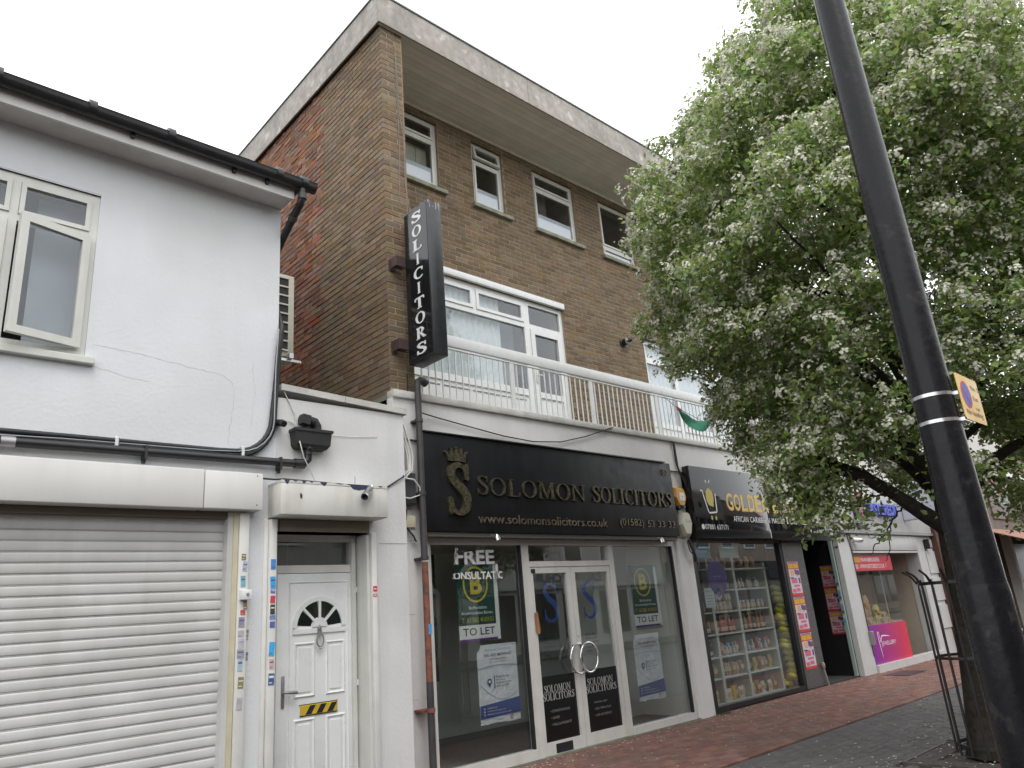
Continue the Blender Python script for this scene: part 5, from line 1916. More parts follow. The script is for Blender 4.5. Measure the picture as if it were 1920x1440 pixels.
# ================================================================ grocery shop (same building)
GS = thing('shop_sign', 'glossy black grocery sign with yellow lettering and shopping cart emblem', 'sign', (11.85, 6.36, 2.44))
MB().rbox(9.585, 11.72, SF_, P0-.03, 2.445, 3.525, .004).build('sign_panel', M_signgloss, GS, smooth=30)
MB().rbox(11.726, 14.12, SF_+.006, P0-.03, 2.43, 3.50, .004).build('sign_panel', M_signgloss, GS, smooth=30)
MB().box(11.715, 11.731, SF_-.001, SF_+.02, 2.45, 2.60).build('seam_strip', M_white, GS)
YS = SF_-.0015
M_gold = flat('golden_yellow', .62, .46, .10, .4)
x_ = 10.50
for c_ in 'GOLDEN BASKET':
    if c_ == ' ':
        x_ += .13
        continue
    mb = MB()
    text(mb, c_, (x_-.012, YS+.001, 2.866), FX, UZ, .205, .285, 0, .028)
    o_ = mb.build('letter', flat('orange_shadow', .4, .12, .03), GS)
    mb = MB()
    text(mb, c_, (x_, YS, 2.875), FX, UZ, .19, .275, 0, .02)
    mb.build('letter_face', M_gold, o_)
    x_ += .218
for s_, x_, z_, w_, h_ in (('AFRICAN', 10.63, 2.70, .44, .088), ('CARIBBEAN', 11.13, 2.70, .63, .088), ('MARKET', 11.83, 2.70, .44, .088), ('&', 12.33, 2.70, .06, .088), ('GROCERIES', 12.45, 2.70, .60, .088), ('07881', 9.80, 2.565, .26, .075), ('637171', 10.12, 2.565, .31, .075), ('78', 13.24, 2.565, .09, .06), ('DUNSTABLE', 13.37, 2.565, .5, .06), ('RD', 13.91, 2.565, .12, .06)):
    mb = MB()
    text(mb, s_, (x_, YS, z_), FX, UZ, w_, h_)
    mb.build('lettering', M_white, GS)
mb = MB().lathe([(.04, 0), (.04, .001)], (9.745, YS+.0005, 2.60), 14, (0, -1, 0))
mb.prism([(13.17, 2.62), (13.15, 2.60), (13.17, 2.56), (13.19, 2.60)], (0, YS, 0), FX, UZ, .0005)
mb.build('contact_marks', M_white, GS)
mb = MB()
P = [(9.80, 3.155, .012), (9.86, 3.15, .012), (9.875, 3.09, .012), (9.95, 2.84, .012), (9.975, 2.815, .012), (10.17, 2.83, .012), (10.185, 2.85, .012), (10.20, 3.12, .012)]
L, Rr = rib(P)
mb.ribbon(L, Rr, (0, YS, 0), FX, UZ, .001)
for x, z, r in ((10.0, 3.27, -.5), (10.075, 3.275, .4)):
    mb.prism([(x, z), (x+.018+.02*r, z+.03), (x+.01+.03*r, z+.055), (x-.012+.03*r, z+.05), (x-.012, z+.02)], (0, YS, 0), FX, UZ, .001)
mb.build('cart_outline', M_white, GS)
MB().prism([(10.04+.105*math.cos(a), 3.06+.14*math.sin(a)) for a in [2*math.pi*i/20 for i in range(20)]], (0, YS, 0), FX, UZ, .0012).build('fruit', flat('mango_yellow', .5, .4, .08), GS)
mb = MB()
mb.prism([(10.0, 2.97), (10.06, 2.93), (10.10, 2.90), (10.12, 2.95), (10.1, 3.0)], (0, YS, 0), FX, UZ, .0014)
mb.build('leaf', MATS['mango_yellow'], GS)
for x in (10.02, 10.135):
    MB().prism([(x+.025*math.cos(a), 2.74+.035*math.sin(a)) for a in [2*math.pi*i/12 for i in range(12)]], (0, YS, 0), FX, UZ, .0012).build('wheel', MATS['mango_yellow'], GS)

YGf = 6.62
gf = thing('grocery_front', '', '')
del gf['label'], gf['category']
gf.parent = bb
ORG[gf.name] = Vector((12, YGf, 0))
gf.location = ORG[gf.name]-ORG[bb.name]
M_blackframe = mat('black_frame', (.015, .014, .015), .4, .2)
mb = MB()
mb.box(9.60, 9.72, YGf-.09, YGf+.1, 0, 3.44)
mb.box(9.72, 9.96, YGf-.0, YGf+.08, 2.42, 2.47)
mb.box(9.72, 9.76, YGf, YGf+.06, .0, 2.42)
mb.box(12.40, 12.47, YGf-.02, YGf+.08, 0, 2.47)
mb.box(9.72, 12.40, YGf-.02, YGf+.08, 0, .07)
mb.build('frame', M_blackframe, gf)
mb = MB().box(9.76, 12.40, YGf-.03, YGf+.06, 2.415, 2.455)
mb.build('head_frame', flat('bronze_frame', .11, .085, .06, .4), gf)
MB().box(9.76, 12.40, YGf+.03, YGf+.038, .07, 2.42).build('pane', M_glass_shop, gf)
M_granite = mat('dark_granite', (.085, .083, .09), .3, .35, 60, coat=.2)
for k in range(4):
    MB().box(12.471, 13.2, YGf-.03, YGf+.3, .62*k+.001, .62*k+.618).build('granite_slab', M_granite, gf)
# door recess
bx('recess_wall', 14.45, 14.52, YGf-.03, 8.0, 0, 2.6, M_blackframe, gf)
bx('recess_wall', 13.1, 13.2, YGf+.3, 8.0, 0, 2.6, M_blackframe, gf)
bx('recess_floor', 13.2, 14.45, YGf-.03, 8.0, -.01, .015, flat('dark_mat', .03, .028, .028, .9), gf)
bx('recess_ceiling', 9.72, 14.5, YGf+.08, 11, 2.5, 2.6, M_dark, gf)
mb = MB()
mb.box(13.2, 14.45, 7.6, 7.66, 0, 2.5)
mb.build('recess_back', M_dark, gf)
GW = flat('grocery_wall', .5, .44, .32, .9)
bx('room_wall', 9.7, 13.15, 9.8, 9.9, 0, 2.5, GW, gf)
bx('room_wall', 9.66, 9.72, YGf+.1, 9.9, 0, 2.5, GW, gf)
bx('room_floor', 9.72, 13.1, YGf+.08, 9.8, 0, .02, flat('brown_lino', .12, .09, .07, .7), gf)
mb = MB().tube([(13.14, YGf-.07, 0.0), (13.11, YGf-.07, .15), (13.09, YGf-.06, .28)], .014, 8)
mb.lathe([(.02, 0), (.032, .02), (.032, .08), (.02, .1)], (13.09, YGf-.06, .27), 10)
tag(mb.build('broom', flat('pale_wood_dirty', .3, .27, .2, .7), smooth=50), 'short pale wooden handle leaning on the granite pilaster', 'handle')


# stacked offer posters
def offer(label, o, U, w, h, shade_fac, grp):
    U_, V_ = Vector(U), Vector(UZ)
    N = U_.cross(V_)
    o = Vector(o)
    t = thing('offer_poster', label, 'poster', o, grp)

    def rect(mb, u0, u1, v0, v1, d):
        mb.prism([(u0*w, v0*h), (u1*w, v0*h), (u1*w, v1*h), (u0*w, v1*h)], o, U_, V_, d)
    f = shade_fac
    mb = MB()
    rect(mb, 0, 1, 0, 1, .003)
    mb.build('red_sheet', flat('offer_red%g' % f, .55*f, .05*f, .04*f), t)
    mb = MB()
    rect(mb, .05, .95, .80, .93, .0042)
    mb.build('yellow_field', flat('offer_yellow%g' % f, .62*f, .36*f, .02*f), t)
    mb = MB()
    rect(mb, .03, .97, .945, .99, .0042)
    rect(mb, .04, .96, .08, .77, .0042)
    mb.build('white_field', flat('offer_white%g' % f, .5*f, .53*f, .58*f), t)
    mb = MB()
    rect(mb, .1, .9, .955, .98, .005)
    rect(mb, .55, .75, .62, .76, .005)
    rect(mb, .78, .92, .36, .52, .005)
    mb.build('purple_print', flat('offer_purple%g' % f, .14*f, .04*f, .22*f), t)
    mb = MB()
    for u in (.2, .36):
        rect(mb, u, u+.1, .58, .75, .005)
    rect(mb, .62, .8, .56, .6, .005)
    mb.build('orange_print', flat('offer_orange%g' % f, .7*f, .3*f, .02*f), t)
    mb = MB()
    for u, v, a, b in ((.15, .36, .5, .16), (.1, .1, .3, .1), (.45, .12, .35, .1), (.3, .26, .5, .06)):
        rect(mb, u, u+a, v, v+b, .005)
    mb.build('pink_print', flat('offer_pink%g' % f, .6*f, .12*f, .2*f), t)
    mb = MB()
    rect(mb, .49, .51, .805, .925, .005)
    rect(mb, .7, .95, .6, .74, .0048)
    rect(mb, .1, .4, .50, .54, .005)
    mb.build('dark_print', flat('offer_dark%g' % f, .1*f, .08*f, .12*f), t)


for k, lab in enumerate(('lowest', 'middle', 'topmost')):
    offer('%s red and yellow offer poster of the three on the granite pilaster' % lab, (12.53, YGf-.032, .30+.60*k), FX, .40, .585, 1.0, 'offer posters beside the grocery door')
    offer('%s red and yellow offer poster of the three inside the dark doorway' % lab, (14.448, 6.93, .75+.425*k), SX, .29, .415, .75, 'offer posters inside the grocery doorway')  # same poster, colours darkened to put the doorway's shade into them
MB().box(14.40, 14.449, YGf-.029, YGf+.03, 0, 2.5).build('door_edge_trim', flat('green_grey_trim', .3, .4, .36, .4), gf)
for k in range(9):
    st = MB().box(14.395, 14.399, YGf-.02, YGf+.02, .95+.085*k, 1.0+.085*k)
    tag(st.build('sticker', flat('mini_sticker%d' % (k % 3), *[(.1, .3, .6), (.6, .6, .6), (.08, .1, .1)][k % 3])), '%s tiny %s sticker up the trim of the grocery doorway' % (['lowest', 'second', 'third', 'fourth', 'fifth', 'sixth', 'seventh', 'eighth', 'topmost'][k], ['blue', 'white', 'dark'][k % 3]), 'sticker', 'tiny stickers on the doorway trim')

# window stickers of the grocery
mb = MB().box(9.80, 10.32, YGf+.041, YGf+.043, 2.17, 2.37)
st = thing('window_sticker', 'bright blue rectangular sticker in the top left corner of the grocery window', 'sticker', (10.06, YGf+.042, 2.17))
mb.build('sheet', flat('cyan_sticker', .02, .25, .5, .5), st)
mb = MB()
text(mb, 'Payzone', (9.95, YGf+.0405, 2.24), FX, UZ, .28, .06)
mb.build('print', M_white, st)
st = thing('window_sticker', 'pale blue grey rectangular sticker at the top of the grocery window', 'sticker', (10.85, YGf+.042, 2.17))
MB().box(10.58, 11.14, YGf+.041, YGf+.043, 2.17, 2.37).build('sheet', flat('pale_sticker', .28, .4, .44, .5), st)
MB().box(10.62, 11.05, YGf+.040, YGf+.041, 2.22, 2.30).build('print', flat('pale_print', .36, .47, .5), st)
st = thing('window_sticker', 'large round purple sticker on the grocery window', 'sticker', (10.4, YGf+.042, 1.8))
MB().lathe([(.27, 0), (.27, .002)], (10.41, YGf+.042, 1.87), 36, (0, -1, 0)).build('disc', flat('deep_purple', .06, .035, .19, .5), st)
mb = MB()
text(mb, 'top up', (10.30, YGf+.0395, 1.87), FX, UZ, .2, .03)
mb.build('print', flat('lilac_print', .4, .36, .55), st)
st = thing('window_sticker', 'white paper notice below the purple disc on the grocery window', 'sticker', (10.1, YGf+.042, 1.45))
MB().box(9.99, 10.25, YGf+.041, YGf+.043, 1.43, 1.72).build('sheet', flat('white_paper_sheet', .5, .55, .57), st)
mb = MB()
text(mb, 'OPENING HOURS', (10.01, YGf+.040, 1.66), FX, UZ, .2, .022)
for q in range(4):
    mb.box(10.02, 10.2, YGf+.040, YGf+.0405, 1.60-.04*q, 1.608-.04*q)
mb.build('print', flat('grey_ink', .15, .18, .2), st)
st = thing('window_sticker', 'small round pale badge beside the white notice on the grocery window', 'sticker', (10.38, YGf+.042, 1.55))
MB().lathe([(.085, 0), (.085, .002)], (10.38, YGf+.042, 1.62), 20, (0, -1, 0)).build('disc', flat('badge_white', .4, .42, .5), st)
MB().lathe([(.05, 0), (.05, .001)], (10.38, YGf+.0398, 1.62), 16, (0, -1, 0)).build('print', flat('badge_blue', .14, .15, .3), st)

# shelving
shv = thing('shelving', 'white slotted metal shelving full of bottles and packets behind the grocery window', 'shelves', (11.0, 7.1, 0))
M_shelf = mat('shelf_white', (.58, .6, .55), .45, .05)
YA, YB = 6.86, 7.2
ZL = [.05, .40, .70, 1.03, 1.36, 1.69, 2.02]
for xx in (9.80, 10.47, 11.22, 12.22):
    mb = MB().box(xx-.03, xx+.03, YA, YA+.04, .0, 2.26 if xx < 12 else 2.10)
    mb.box(xx-.012, xx+.012, YA+.04, YB, 0, 2.2 if xx < 12 else 2.1)
    mb.build('upright', M_shelf, shv)
    mb = MB()
    zz = .03
    while zz < 2.05:
        mb.box(xx-.004, xx+.004, YA-.0012, YA, zz, zz+.022)
        zz += .05
    mb.build('slots', M_greymetal, shv)
for a, b in ((9.80, 10.47), (10.47, 11.22), (11.22, 12.22)):
    for z in ZL:
        if a > 11 and False:
            continue
        mb = MB().box(a+.032, b-.032, YA+.005, YB, z-.022, z)
        mb.build('shelf_board', M_shelf, shv)
bx('shelf_back', 9.8, 12.22, YB, YB+.012, .05, 2.1, flat('shelf_back_grey', .2, .2, .17, .8), shv)
bx('cross_beam', 12.25, 13.0, YA+.1, YA+.13, 1.99, 2.03, flat('wood_beam', .3, .2, .1, .6), shv)


def bottle_proto(kind, col, cap):
    t = thing('bottle' if kind != 'jar' else 'jar', 'x', 'bottle' if kind != 'jar' else 'jar', (0, 0, 0))
    if kind == 'tall':
        pr_ = [(.03, 0), (.034, .01), (.034, .15), (.028, .18), (.014, .21), (.013, .245)]
        hc = .245
    elif kind == 'short':
        pr_ = [(.032, 0), (.035, .01), (.035, .10), (.026, .125), (.017, .135), (.017, .15)]
        hc = .15
    else:
        pr_ = [(.04, 0), (.044, .01), (.044, .10), (.036, .115), (.036, .12)]
        hc = .12
    MB().lathe(pr_, (0, 0, 0), 12).build('glass_body', flat('bottle_%s_%d' % (kind, int(col[0]*997+col[1]*91)), *col, .2, coat=.3), t, smooth=40)
    r = pr_[-1][0]
    MB().lathe([(r+.004, 0), (r+.004, .022), (r, .026)], (0, 0, hc-.004), 12).build('cap', flat('cap_%d' % int(cap[0]*99+cap[1]*9), *cap), t, smooth=40)
    rr = pr_[1][0]+.0012
    MB().lathe([(rr, 0), (rr, .06)], (0, 0, .03), 12).build('label_band', flat('bl_%d' % int(cap[1]*990+col[1]*77), .45+.2*cap[1], .42, .36), t, smooth=40)
    return t


def packet_proto(col, w, h, d):
    t = thing('packet', 'x', 'packet', (0, 0, 0))
    mb = MB()
    n = 6
    vs = []
    for j in range(7):
        v = j/6
        bulge = math.sin(math.pi*min(max(v, .06), .94))**.5
        for sgn in (-1, 1):
            for i in range(5):
                u = -1+2*i/4
                vs.append((u*w/2*(1-.04*bulge), sgn*d/2*bulge*(1-u*u*.75), h*v))
    fs = []
    for j in range(6):
        for s_ in range(2):
            for i in range(4):
                a = j*10+s_*5+i
                q = (a, a+1, a+11, a+10)
                fs.append(q if s_ == 0 else q[::-1])
    mb.add(vs, fs)
    mb.build('bag', flat('packet_%d' % int(col[0]*1999+col[1]*313+col[2]*71), *col, .35), t, smooth=60)
    MB().box(-w*.33, w*.33, -d*.53, -d*.50, h*.35, h*.7).build('print', flat('packet_print_%d' % int(col[1]*99), .5, .45-.2*col[0], .2), t)
    return t


palette = {
    'amber': bottle_proto('tall', (.22, .10, .02), (.5, .35, .05)),
    'dark': bottle_proto('tall', (.02, .015, .012), (.45, .35, .1)),
    'pale': bottle_proto('short', (.40, .43, .40), (.3, .32, .3)),
    'clear': bottle_proto('short', (.26, .34, .36), (.45, .5, .5)),
    'redsauce': bottle_proto('tall', (.35, .05, .02), (.5, .5, .45)),
    'jar': bottle_proto('jar', (.42, .32, .22), (.55, .55, .5)),
    'tin': bottle_proto('jar', (.45, .35, .3), (.35, .4, .48)),
    'blue': bottle_proto('short', (.08, .2, .35), (.6, .6, .6)),
    'pack_r': packet_proto((.45, .06, .04), .1, .2, .06),
    'pack_y': packet_proto((.5, .35, .04), .11, .2, .06),
    'pack_w': packet_proto((.5, .5, .46), .13, .17, .07),
    'pack_b': packet_proto((.28, .16, .08), .15, .2, .09),
    'pack_p': packet_proto((.42, .25, .24), .12, .18, .08),
    'box_r': packet_proto((.45, .2, .06), .09, .22, .05),
}
LAB = {'amber': 'amber bottle with gold cap', 'dark': 'dark bottle with gold cap', 'pale': 'pale bottle with grey cap', 'clear': 'bluish clear bottle with pale cap',
       'redsauce': 'red sauce bottle with white cap', 'jar': 'tan jar with white lid', 'tin': 'pinkish jar with blue grey lid', 'blue': 'blue bottle with white cap',
       'pack_r': 'red packet', 'pack_y': 'yellow packet', 'pack_w': 'white packet', 'pack_b': 'brown rice bag', 'pack_p': 'pink packet', 'box_r': 'orange packet'}
used = set()
ORD = ['first', 'second', 'third', 'fourth', 'fifth', 'sixth', 'seventh', 'eighth', 'ninth', 'tenth', 'eleventh', 'twelfth', 'thirteenth', 'fourteenth', 'fifteenth', 'sixteenth', 'seventeenth']
SHN = {0: 'bottom', 1: 'second', 2: 'third', 3: 'fourth', 4: 'fifth', 5: 'sixth', 6: 'top'}
rows = {   # (bay, level): contents from left to right
    (0, 0): ['pack_w', 'pack_w', 'pack_b', 'pack_p'], (0, 1): ['pack_b', 'pack_w', 'clear', 'clear', 'pack_b'], (0, 2): ['dark', 'dark', 'dark', 'dark', 'blue', 'blue', 'blue'],
    (0, 3): ['dark', 'amber', 'dark', 'amber', 'dark', 'amber'], (0, 4): ['pack_w', 'jar'], (0, 5): ['pale', 'pale', 'pale', 'pale', 'pale', 'pale', 'pale'], (0, 6): ['dark', 'dark', 'pale'],
    (1, 0): ['pack_w', 'pack_w', 'pack_y', 'pack_y'], (1, 1): ['pack_p', 'pack_b', 'pack_p', 'pack_b'], (1, 2): ['box_r', 'pack_r', 'blue', 'tin', 'blue', 'pale', 'clear', 'pale'],
    (1, 3): ['dark', 'redsauce', 'redsauce', 'amber', 'redsauce', 'redsauce', 'redsauce'], (1, 4): ['tin', 'tin', 'tin', 'tin', 'jar', 'jar'], (1, 5): ['clear', 'jar', 'clear', 'pale', 'clear', 'jar', 'pale'], (1, 6): ['pale', 'pack_y', 'pack_r', 'pack_r'],
    (2, 0): ['pack_w', 'pack_b', 'pack_w'], (2, 1): ['pack_p', 'pack_y', 'pack_b'], (2, 2): ['box_r', 'blue', 'clear', 'pack_r'], (2, 3): ['redsauce', 'amber', 'redsauce', 'dark'], (2, 4): ['tin', 'jar', 'tin', 'tin'], (2, 5): ['clear', 'pale', 'clear', 'pale'], (2, 6): ['pack_y', 'pack_r'],
}
BAY = [(9.80, 10.47), (10.47, 11.22), (11.22, 12.22)]
BN = ['left', 'middle', 'right']
for key in list(rows):
    q = rows[key]
    big_ = sum(1 for it in q if it.startswith('pack') or it == 'box_r') > len(q)/2
    rows[key] = (q+q[:2])[:6] if big_ else (q+q[1:])[:9 if key[0] < 2 else 10]
for (b, lv), items in rows.items():
    a, e = BAY[b]
    n = len(items)
    for k, it in enumerate(items):
        x = a+.07+(e-a-.14)*(k+.5)/n + (0 if b < 2 else -.0)
        loc = (x, 6.95+RND.uniform(-.015, .03), ZL[lv]+.001)
        cnt_ = sum(1 for q in items if q == it)
        nth = sum(1 for q in items[:k+1] if q == it)
        lead = '' if cnt_ == 1 else ORD[nth-1]+' '
        label = '%s%s%s, %s shelf, %s bay' % (lead, LAB[it], '' if cnt_ == 1 else ' from the left', SHN[lv], BN[b])
        if it not in used:
            used.add(it)
            r = palette[it]
            r.location = loc
            r['label'] = label
        else:
            r = copy_tree(palette[it], loc, label)
        r['group'] = 'goods on the grocery shelves'
        if it in ('tin',) and lv == 4 and b == 1:
            q = copy_tree(palette[it], (loc[0], loc[1], loc[2]+.146), '%s %s of the upper row stacked on the fifth shelf' % (ORD[k], LAB[it]))
            q['group'] = 'goods on the grocery shelves'
# column of yellow bags
src = None
M_ybag = mat('yellow_bag', (.78, .72, .025), .35, .12, 9)
for k in range(17):
    z = .05+.097*k
    if src is None:
        t = thing('yellow_bag', 'lowest yellow plastic bag in the tall column beside the shelving', 'bag', (12.5, 6.95, z), 'yellow bags in a column')
        mb = MB()
        n, m_ = 12, 8
        vs, fs = [], []
        for j in range(m_+1):
            ph = -math.pi/2+math.pi*j/m_
            for i in range(n):
                th = 2*math.pi*i/n
                rx = .155*math.cos(ph)**.6 if abs(math.cos(ph)) > 1e-6 else 0
                vs.append((12.5+rx*math.cos(th), 6.95+.8*rx*math.sin(th), z+.055+.058*math.sin(ph)+.012*math.cos(2*th+1)))
        for j in range(m_):
            for i in range(n):
                fs.append((j*n+i, j*n+(i+1) % n, (j+1)*n+(i+1) % n, (j+1)*n+i))
        mb.add(vs, fs)
        mb.build('bag', M_ybag, t, smooth=60)
        mb = MB().prism([(12.44, z+.03), (12.52, z+.025), (12.55, z+.06), (12.47, z+.075)], (0, 6.828, 0), FX, UZ, .002)
        mb.build('print', flat('bag_green_print', .2, .25, .04), t)
        MB().prism([(12.64, z+.05), (12.70, z+.03), (12.69, z+.08)], (0, 6.93, 0), FX, UZ, .006).build('tied_end', M_ybag, t)
        src = t
    else:
        r = copy_tree(src, (12.53+RND.uniform(-.035, .035), 6.84+RND.uniform(-.02, .02), z+RND.uniform(-.008, .008)), '%s yellow plastic bag up from the floor in the column beside the shelving' % ORD[k])
        r.rotation_euler = (RND.uniform(-.08, .08), RND.uniform(-.12, .12), RND.uniform(-.5, .5))
        r.scale = (RND.uniform(.85, 1.12), 1, RND.uniform(.85, 1.2))

# ================================================================ jewellery shop building
YJ = 6.52
jw = thing('jewellery_building', 'pale building with white metal shopfront and magenta jewellery counter', 'building', (17, 8, 0))
M_jw = mat('pale_shopfront', (.52, .52, .51), .45, .05, 3, streak=.15)
bx('wall', 14.48, 15.02, YJ-.03, YJ+.25, 0, 2.63, M_jw, jw)
bx('wall', 18.45, 19.4, YJ-.03, YJ+.25, 0, 2.63, M_jw, jw)
for zz in (.55, 1.15, 1.75):
    MB().box(18.9, 19.41, YJ-.055, YJ-.03, zz, zz+.5).build('pilaster_block', M_jw, jw)
MB().rbox(14.55, 19.4, YJ-.1, YJ+.2, 2.66, 3.85, .01).build('fascia_panel', M_jw, jw, smooth=30)
MB().box(14.50, 14.549, YJ-.08, YJ+.2, 2.63, 3.85).build('fascia_edge', M_trim, jw)
MB().box(14.55, 19.42, YJ-.12, YJ-.02, 2.6, 2.66).build('fascia_gutter', M_greymetal, jw)
mb = MB().rbox(15.05, 18.45, YJ-.06, YJ+.2, 2.27, 2.6, .01)
jsb = mb.build('shutter_box', M_jw, jw, smooth=30)
MB().box(15.05, 18.45, YJ-.045, YJ+.1, 2.22, 2.26).build('shutter_lip', M_jw, jw)
MB().box(14.45, 30, 7.0, 7.3, 3.85, 8.2).build('upper_wall', mat('upper_render', (.55, .53, .5), .8, .06, 2), jw)
for a, b, z0, z1 in ((15.6, 16.7, 4.6, 6.0), (17.5, 18.6, 4.6, 6.0), (15.6, 16.7, 6.6, 7.7), (17.5, 18.6, 6.6, 7.7)):
    w = rect_frame(MB(), a, b, z0, z1, 6.95, 7.0, .07).build('window', M_upvc, jw)
    MB().box(a+.07, b-.07, 6.985, 6.99, z0+.07, z1-.07).build('pane', M_signgloss, w)
MB().box(14.4, 30.1, 6.8, 12, 8.2, 8.4).build('roof', M_concrete, jw)
MB().box(14.45, 19.4, 9.6, 9.7, 0, 3.85).build('back_wall', M_jw, jw)
MB().box(14.52, 19.4, YJ+.2, 9.6, 2.62, 2.7).build('ceiling', M_jw, jw)
MB().box(18.46, 18.5, YJ+.0, 9.6, 0.0, 2.62).build('passage_wall', flat('beige_wall', .42, .36, .29, .8), jw)
MB().box(16.95, 18.46, YJ+.05, 9.6, 0.0, .03).build('passage_floor', flat('black_mat', .02, .02, .02, .9), jw)
MB().box(16.93, 16.97, YJ+.3, 9.0, .03, 2.62).build('passage_partition', flat('warm_grey_wall', .36, .31, .26, .8), jw)
MB().box(15.02, 18.5, YJ-.08, YJ+.1, -.02, .13).build('plinth', M_jw, jw)
# magenta counter panel: three bands of print blending from purple to red
mb = MB()
n = 18
for k in range(n):
    a = 15.03+(16.93-15.03)*k/n
    b = 15.03+(16.93-15.03)*(k+1)/n
    t = k/(n-1)
    c = (.20+.42*t, .015+.02*t, .22*(1-t)+.06)
    MB().box(a, b, YJ+.0, YJ+.03, .13, .84).build('counter_strip', flat('counter_%d' % k, *c, .35), jw)
mb = MB()
text(mb, 'JEWELLERY', (15.55, YJ-.0015, .42), FX, UZ, .68, .10)
P = catmull([(15.50, .23, .004), (15.47, .45, .012), (15.45, .66, .012), (15.50, .70, .01), (15.52, .60, .008), (15.53, .52, .01), (15.62, .62, .012), (15.78, .62, .01), (16.0, .60, .004)], 5)
L, Rr = rib(P)
mb.ribbon(L, Rr, (0, YJ+.0, 0), FX, UZ, .0015)
mb.build('counter_lettering', M_white, jw)
MB().box(15.03, 16.93, YJ+.03, YJ+.036, .84, 2.22).build('pane', M_glass, jw)
MB().box(15.03, 16.93, YJ+.05, YJ+1.0, .80, .86).build('display_board', flat('cream_display', .5, .42, .3), jw)
MB().box(15.03, 16.93, YJ+1.2, YJ+1.22, .0, 2.6).build('display_back', flat('display_grey', .2, .2, .18), jw)
for k, (x, y, z, w, h, c) in enumerate(((15.2, .16, .86, .3, .5, (.55, .42, .2)), (15.6, .2, .86, .35, .55, (.45, .25, .15)), (16.0, .18, .86, .3, .35, (.55, .45, .2)), (16.35, .2, .86, .4, .2, (.5, .36, .22)), (15.4, .1, .86, .5, .12, (.5, .4, .28)), (16.1, .1, .86, .7, .1, (.48, .35, .25)))):
    t = thing('display_bust', ['tall gold necklace stand', 'wide reddish necklace stand', 'middling gold necklace stand', 'low tan ring tray', 'low cream bracelet tray', 'long pinkish ring tray'][k]+' in the jewellery window', 'display', (x, YJ+y, z), 'jewellery window display')
    pl_ = [(x-w/2, z), (x+w/2, z), (x+w*.35, z+h*.8), (x+w*.12, z+h), (x-w*.12, z+h), (x-w*.35, z+h*.8)]
    MB().prism(pl_, (0, YJ+y, 0), FX, UZ, .05).build('stand', flat('stand%d' % k, *c, .5), t)
    mb = MB()
    for q in range(3):
        r = w*(.2+.09*q)
        mb.tube([(x+r*math.cos(a), YJ+y-.052, z+h*.72+r*.9*math.sin(a)) for a in [math.pi+math.pi*i/8 for i in range(9)]], .008, 5)
    mb.build('gold_chain', flat('gold_metal', .8, .5, .12, .25, metal=1.0), t, smooth=60)
bn = thing('banner', 'red window banner with white print at the top of the jewellery window', 'banner', (15.95, YJ+.02, 1.86))
MB().box(14.99, 16.95, YJ+.018, YJ+.028, 1.87, 2.17).build('banner_sheet', flat('banner_red', .45, .03, .05), bn)
mb = MB()
text(mb, 'PAWNBROKERS', (15.45, YJ+.0165, 2.05), FX, UZ, .9, .08)
mb.build('lettering', M_white, bn)
mb = MB()
text(mb, '01582 - WWW.FASTCREDIT.CO.UK  7', (15.05, YJ+.0165, 1.92), FX, UZ, 1.6, .08)
mb.build('lettering', M_white, bn)
MB().box(15.03, 15.42, YJ+.0165, YJ+.018, 2.04, 2.14).build('yellow_block', flat('banner_yellow', .5, .25, .02), bn)
# fast credit sign
fs_ = thing('letter_sign', 'lit blue raised letter sign with pink and grey arrow logo on the pale fascia', 'sign', (16.17, YJ-.1, 2.9))
MF = YJ-.1
mb = MB()
text(mb, 'FASTCREDIT', (15.79, MF-.06, 2.985), FX, UZ, 1.62, .24, .05, .02)
mb.build('letters', flat('violet_letter_face', .16, .19, .62, .4), fs_)
mb = MB()
text(mb, 'FASTCREDIT', (15.77, MF, 2.975), FX, UZ, 1.66, .26, .06, .045)
mb.build('letter_returns', flat('deep_blue_acrylic', .01, .015, .34, .3), fs_)
MB().prism([(15.41, 3.32), (15.77, 3.46), (15.77, 3.20), (15.45, 3.10)], (0, MF, 0), FX, UZ, .06).build('arrow_top', flat('coral_panel', .75, .09, .12, .4), fs_)
MB().prism([(15.53, 3.06), (15.73, 3.12), (15.73, 2.9), (15.53, 2.9)], (0, MF, 0), FX, UZ, .06).build('arrow_foot', flat('magenta_panel', .5, .04, .3, .4), fs_)
MB().prism([(15.23, 3.30), (15.735, 3.32), (15.42, 3.11), (15.25, 3.10)], (0, MF, 0), FX, UZ, .06).build('arrow_side', flat('slate_panel', .03, .045, .06, .4), fs_)
MB().prism([(15.29, 3.03), (15.49, 3.05), (15.49, 2.70), (15.33, 2.70)], (0, MF, 0), FX, UZ, .06).build('arrow_base', MATS['slate_panel'], fs_)
MB().rbox(17.85, 17.93, MF-.75, MF, 2.9, 3.75, .03).build('blade_sign', flat('pale_blade', .5, .52, .6, .4), jw)
MB().box(17.931, 17.95, MF-.74, MF-.01, 2.91, 3.74).build('blade_face', flat('dark_violet_face', .05, .02, .07, .3), jw)
cc = thing('security_camera', 'small white bullet camera at the left of the pale shutter box', 'camera', (15.1, YJ-.15, 2.42))
MB().lathe([(.04, 0), (.045, .02), (.045, .16), (.04, .18)], (15.05, YJ-.09, 2.47), 12, (.8, -.6, -.15)).build('camera_body', M_upvc, cc, smooth=40)
MB().lathe([(.036, 0), (.036, .004)], (15.195, YJ-.2, 2.442), 12, (.8, -.6, -.15)).build('lens', M_black, cc)
mb = MB().tube([(14.93, YJ-.04, 2.6), (14.99, YJ-.04, 2.3), (15.0, YJ-.04, 1.6), (15.0, YJ-.04, .3)], .008, 5)
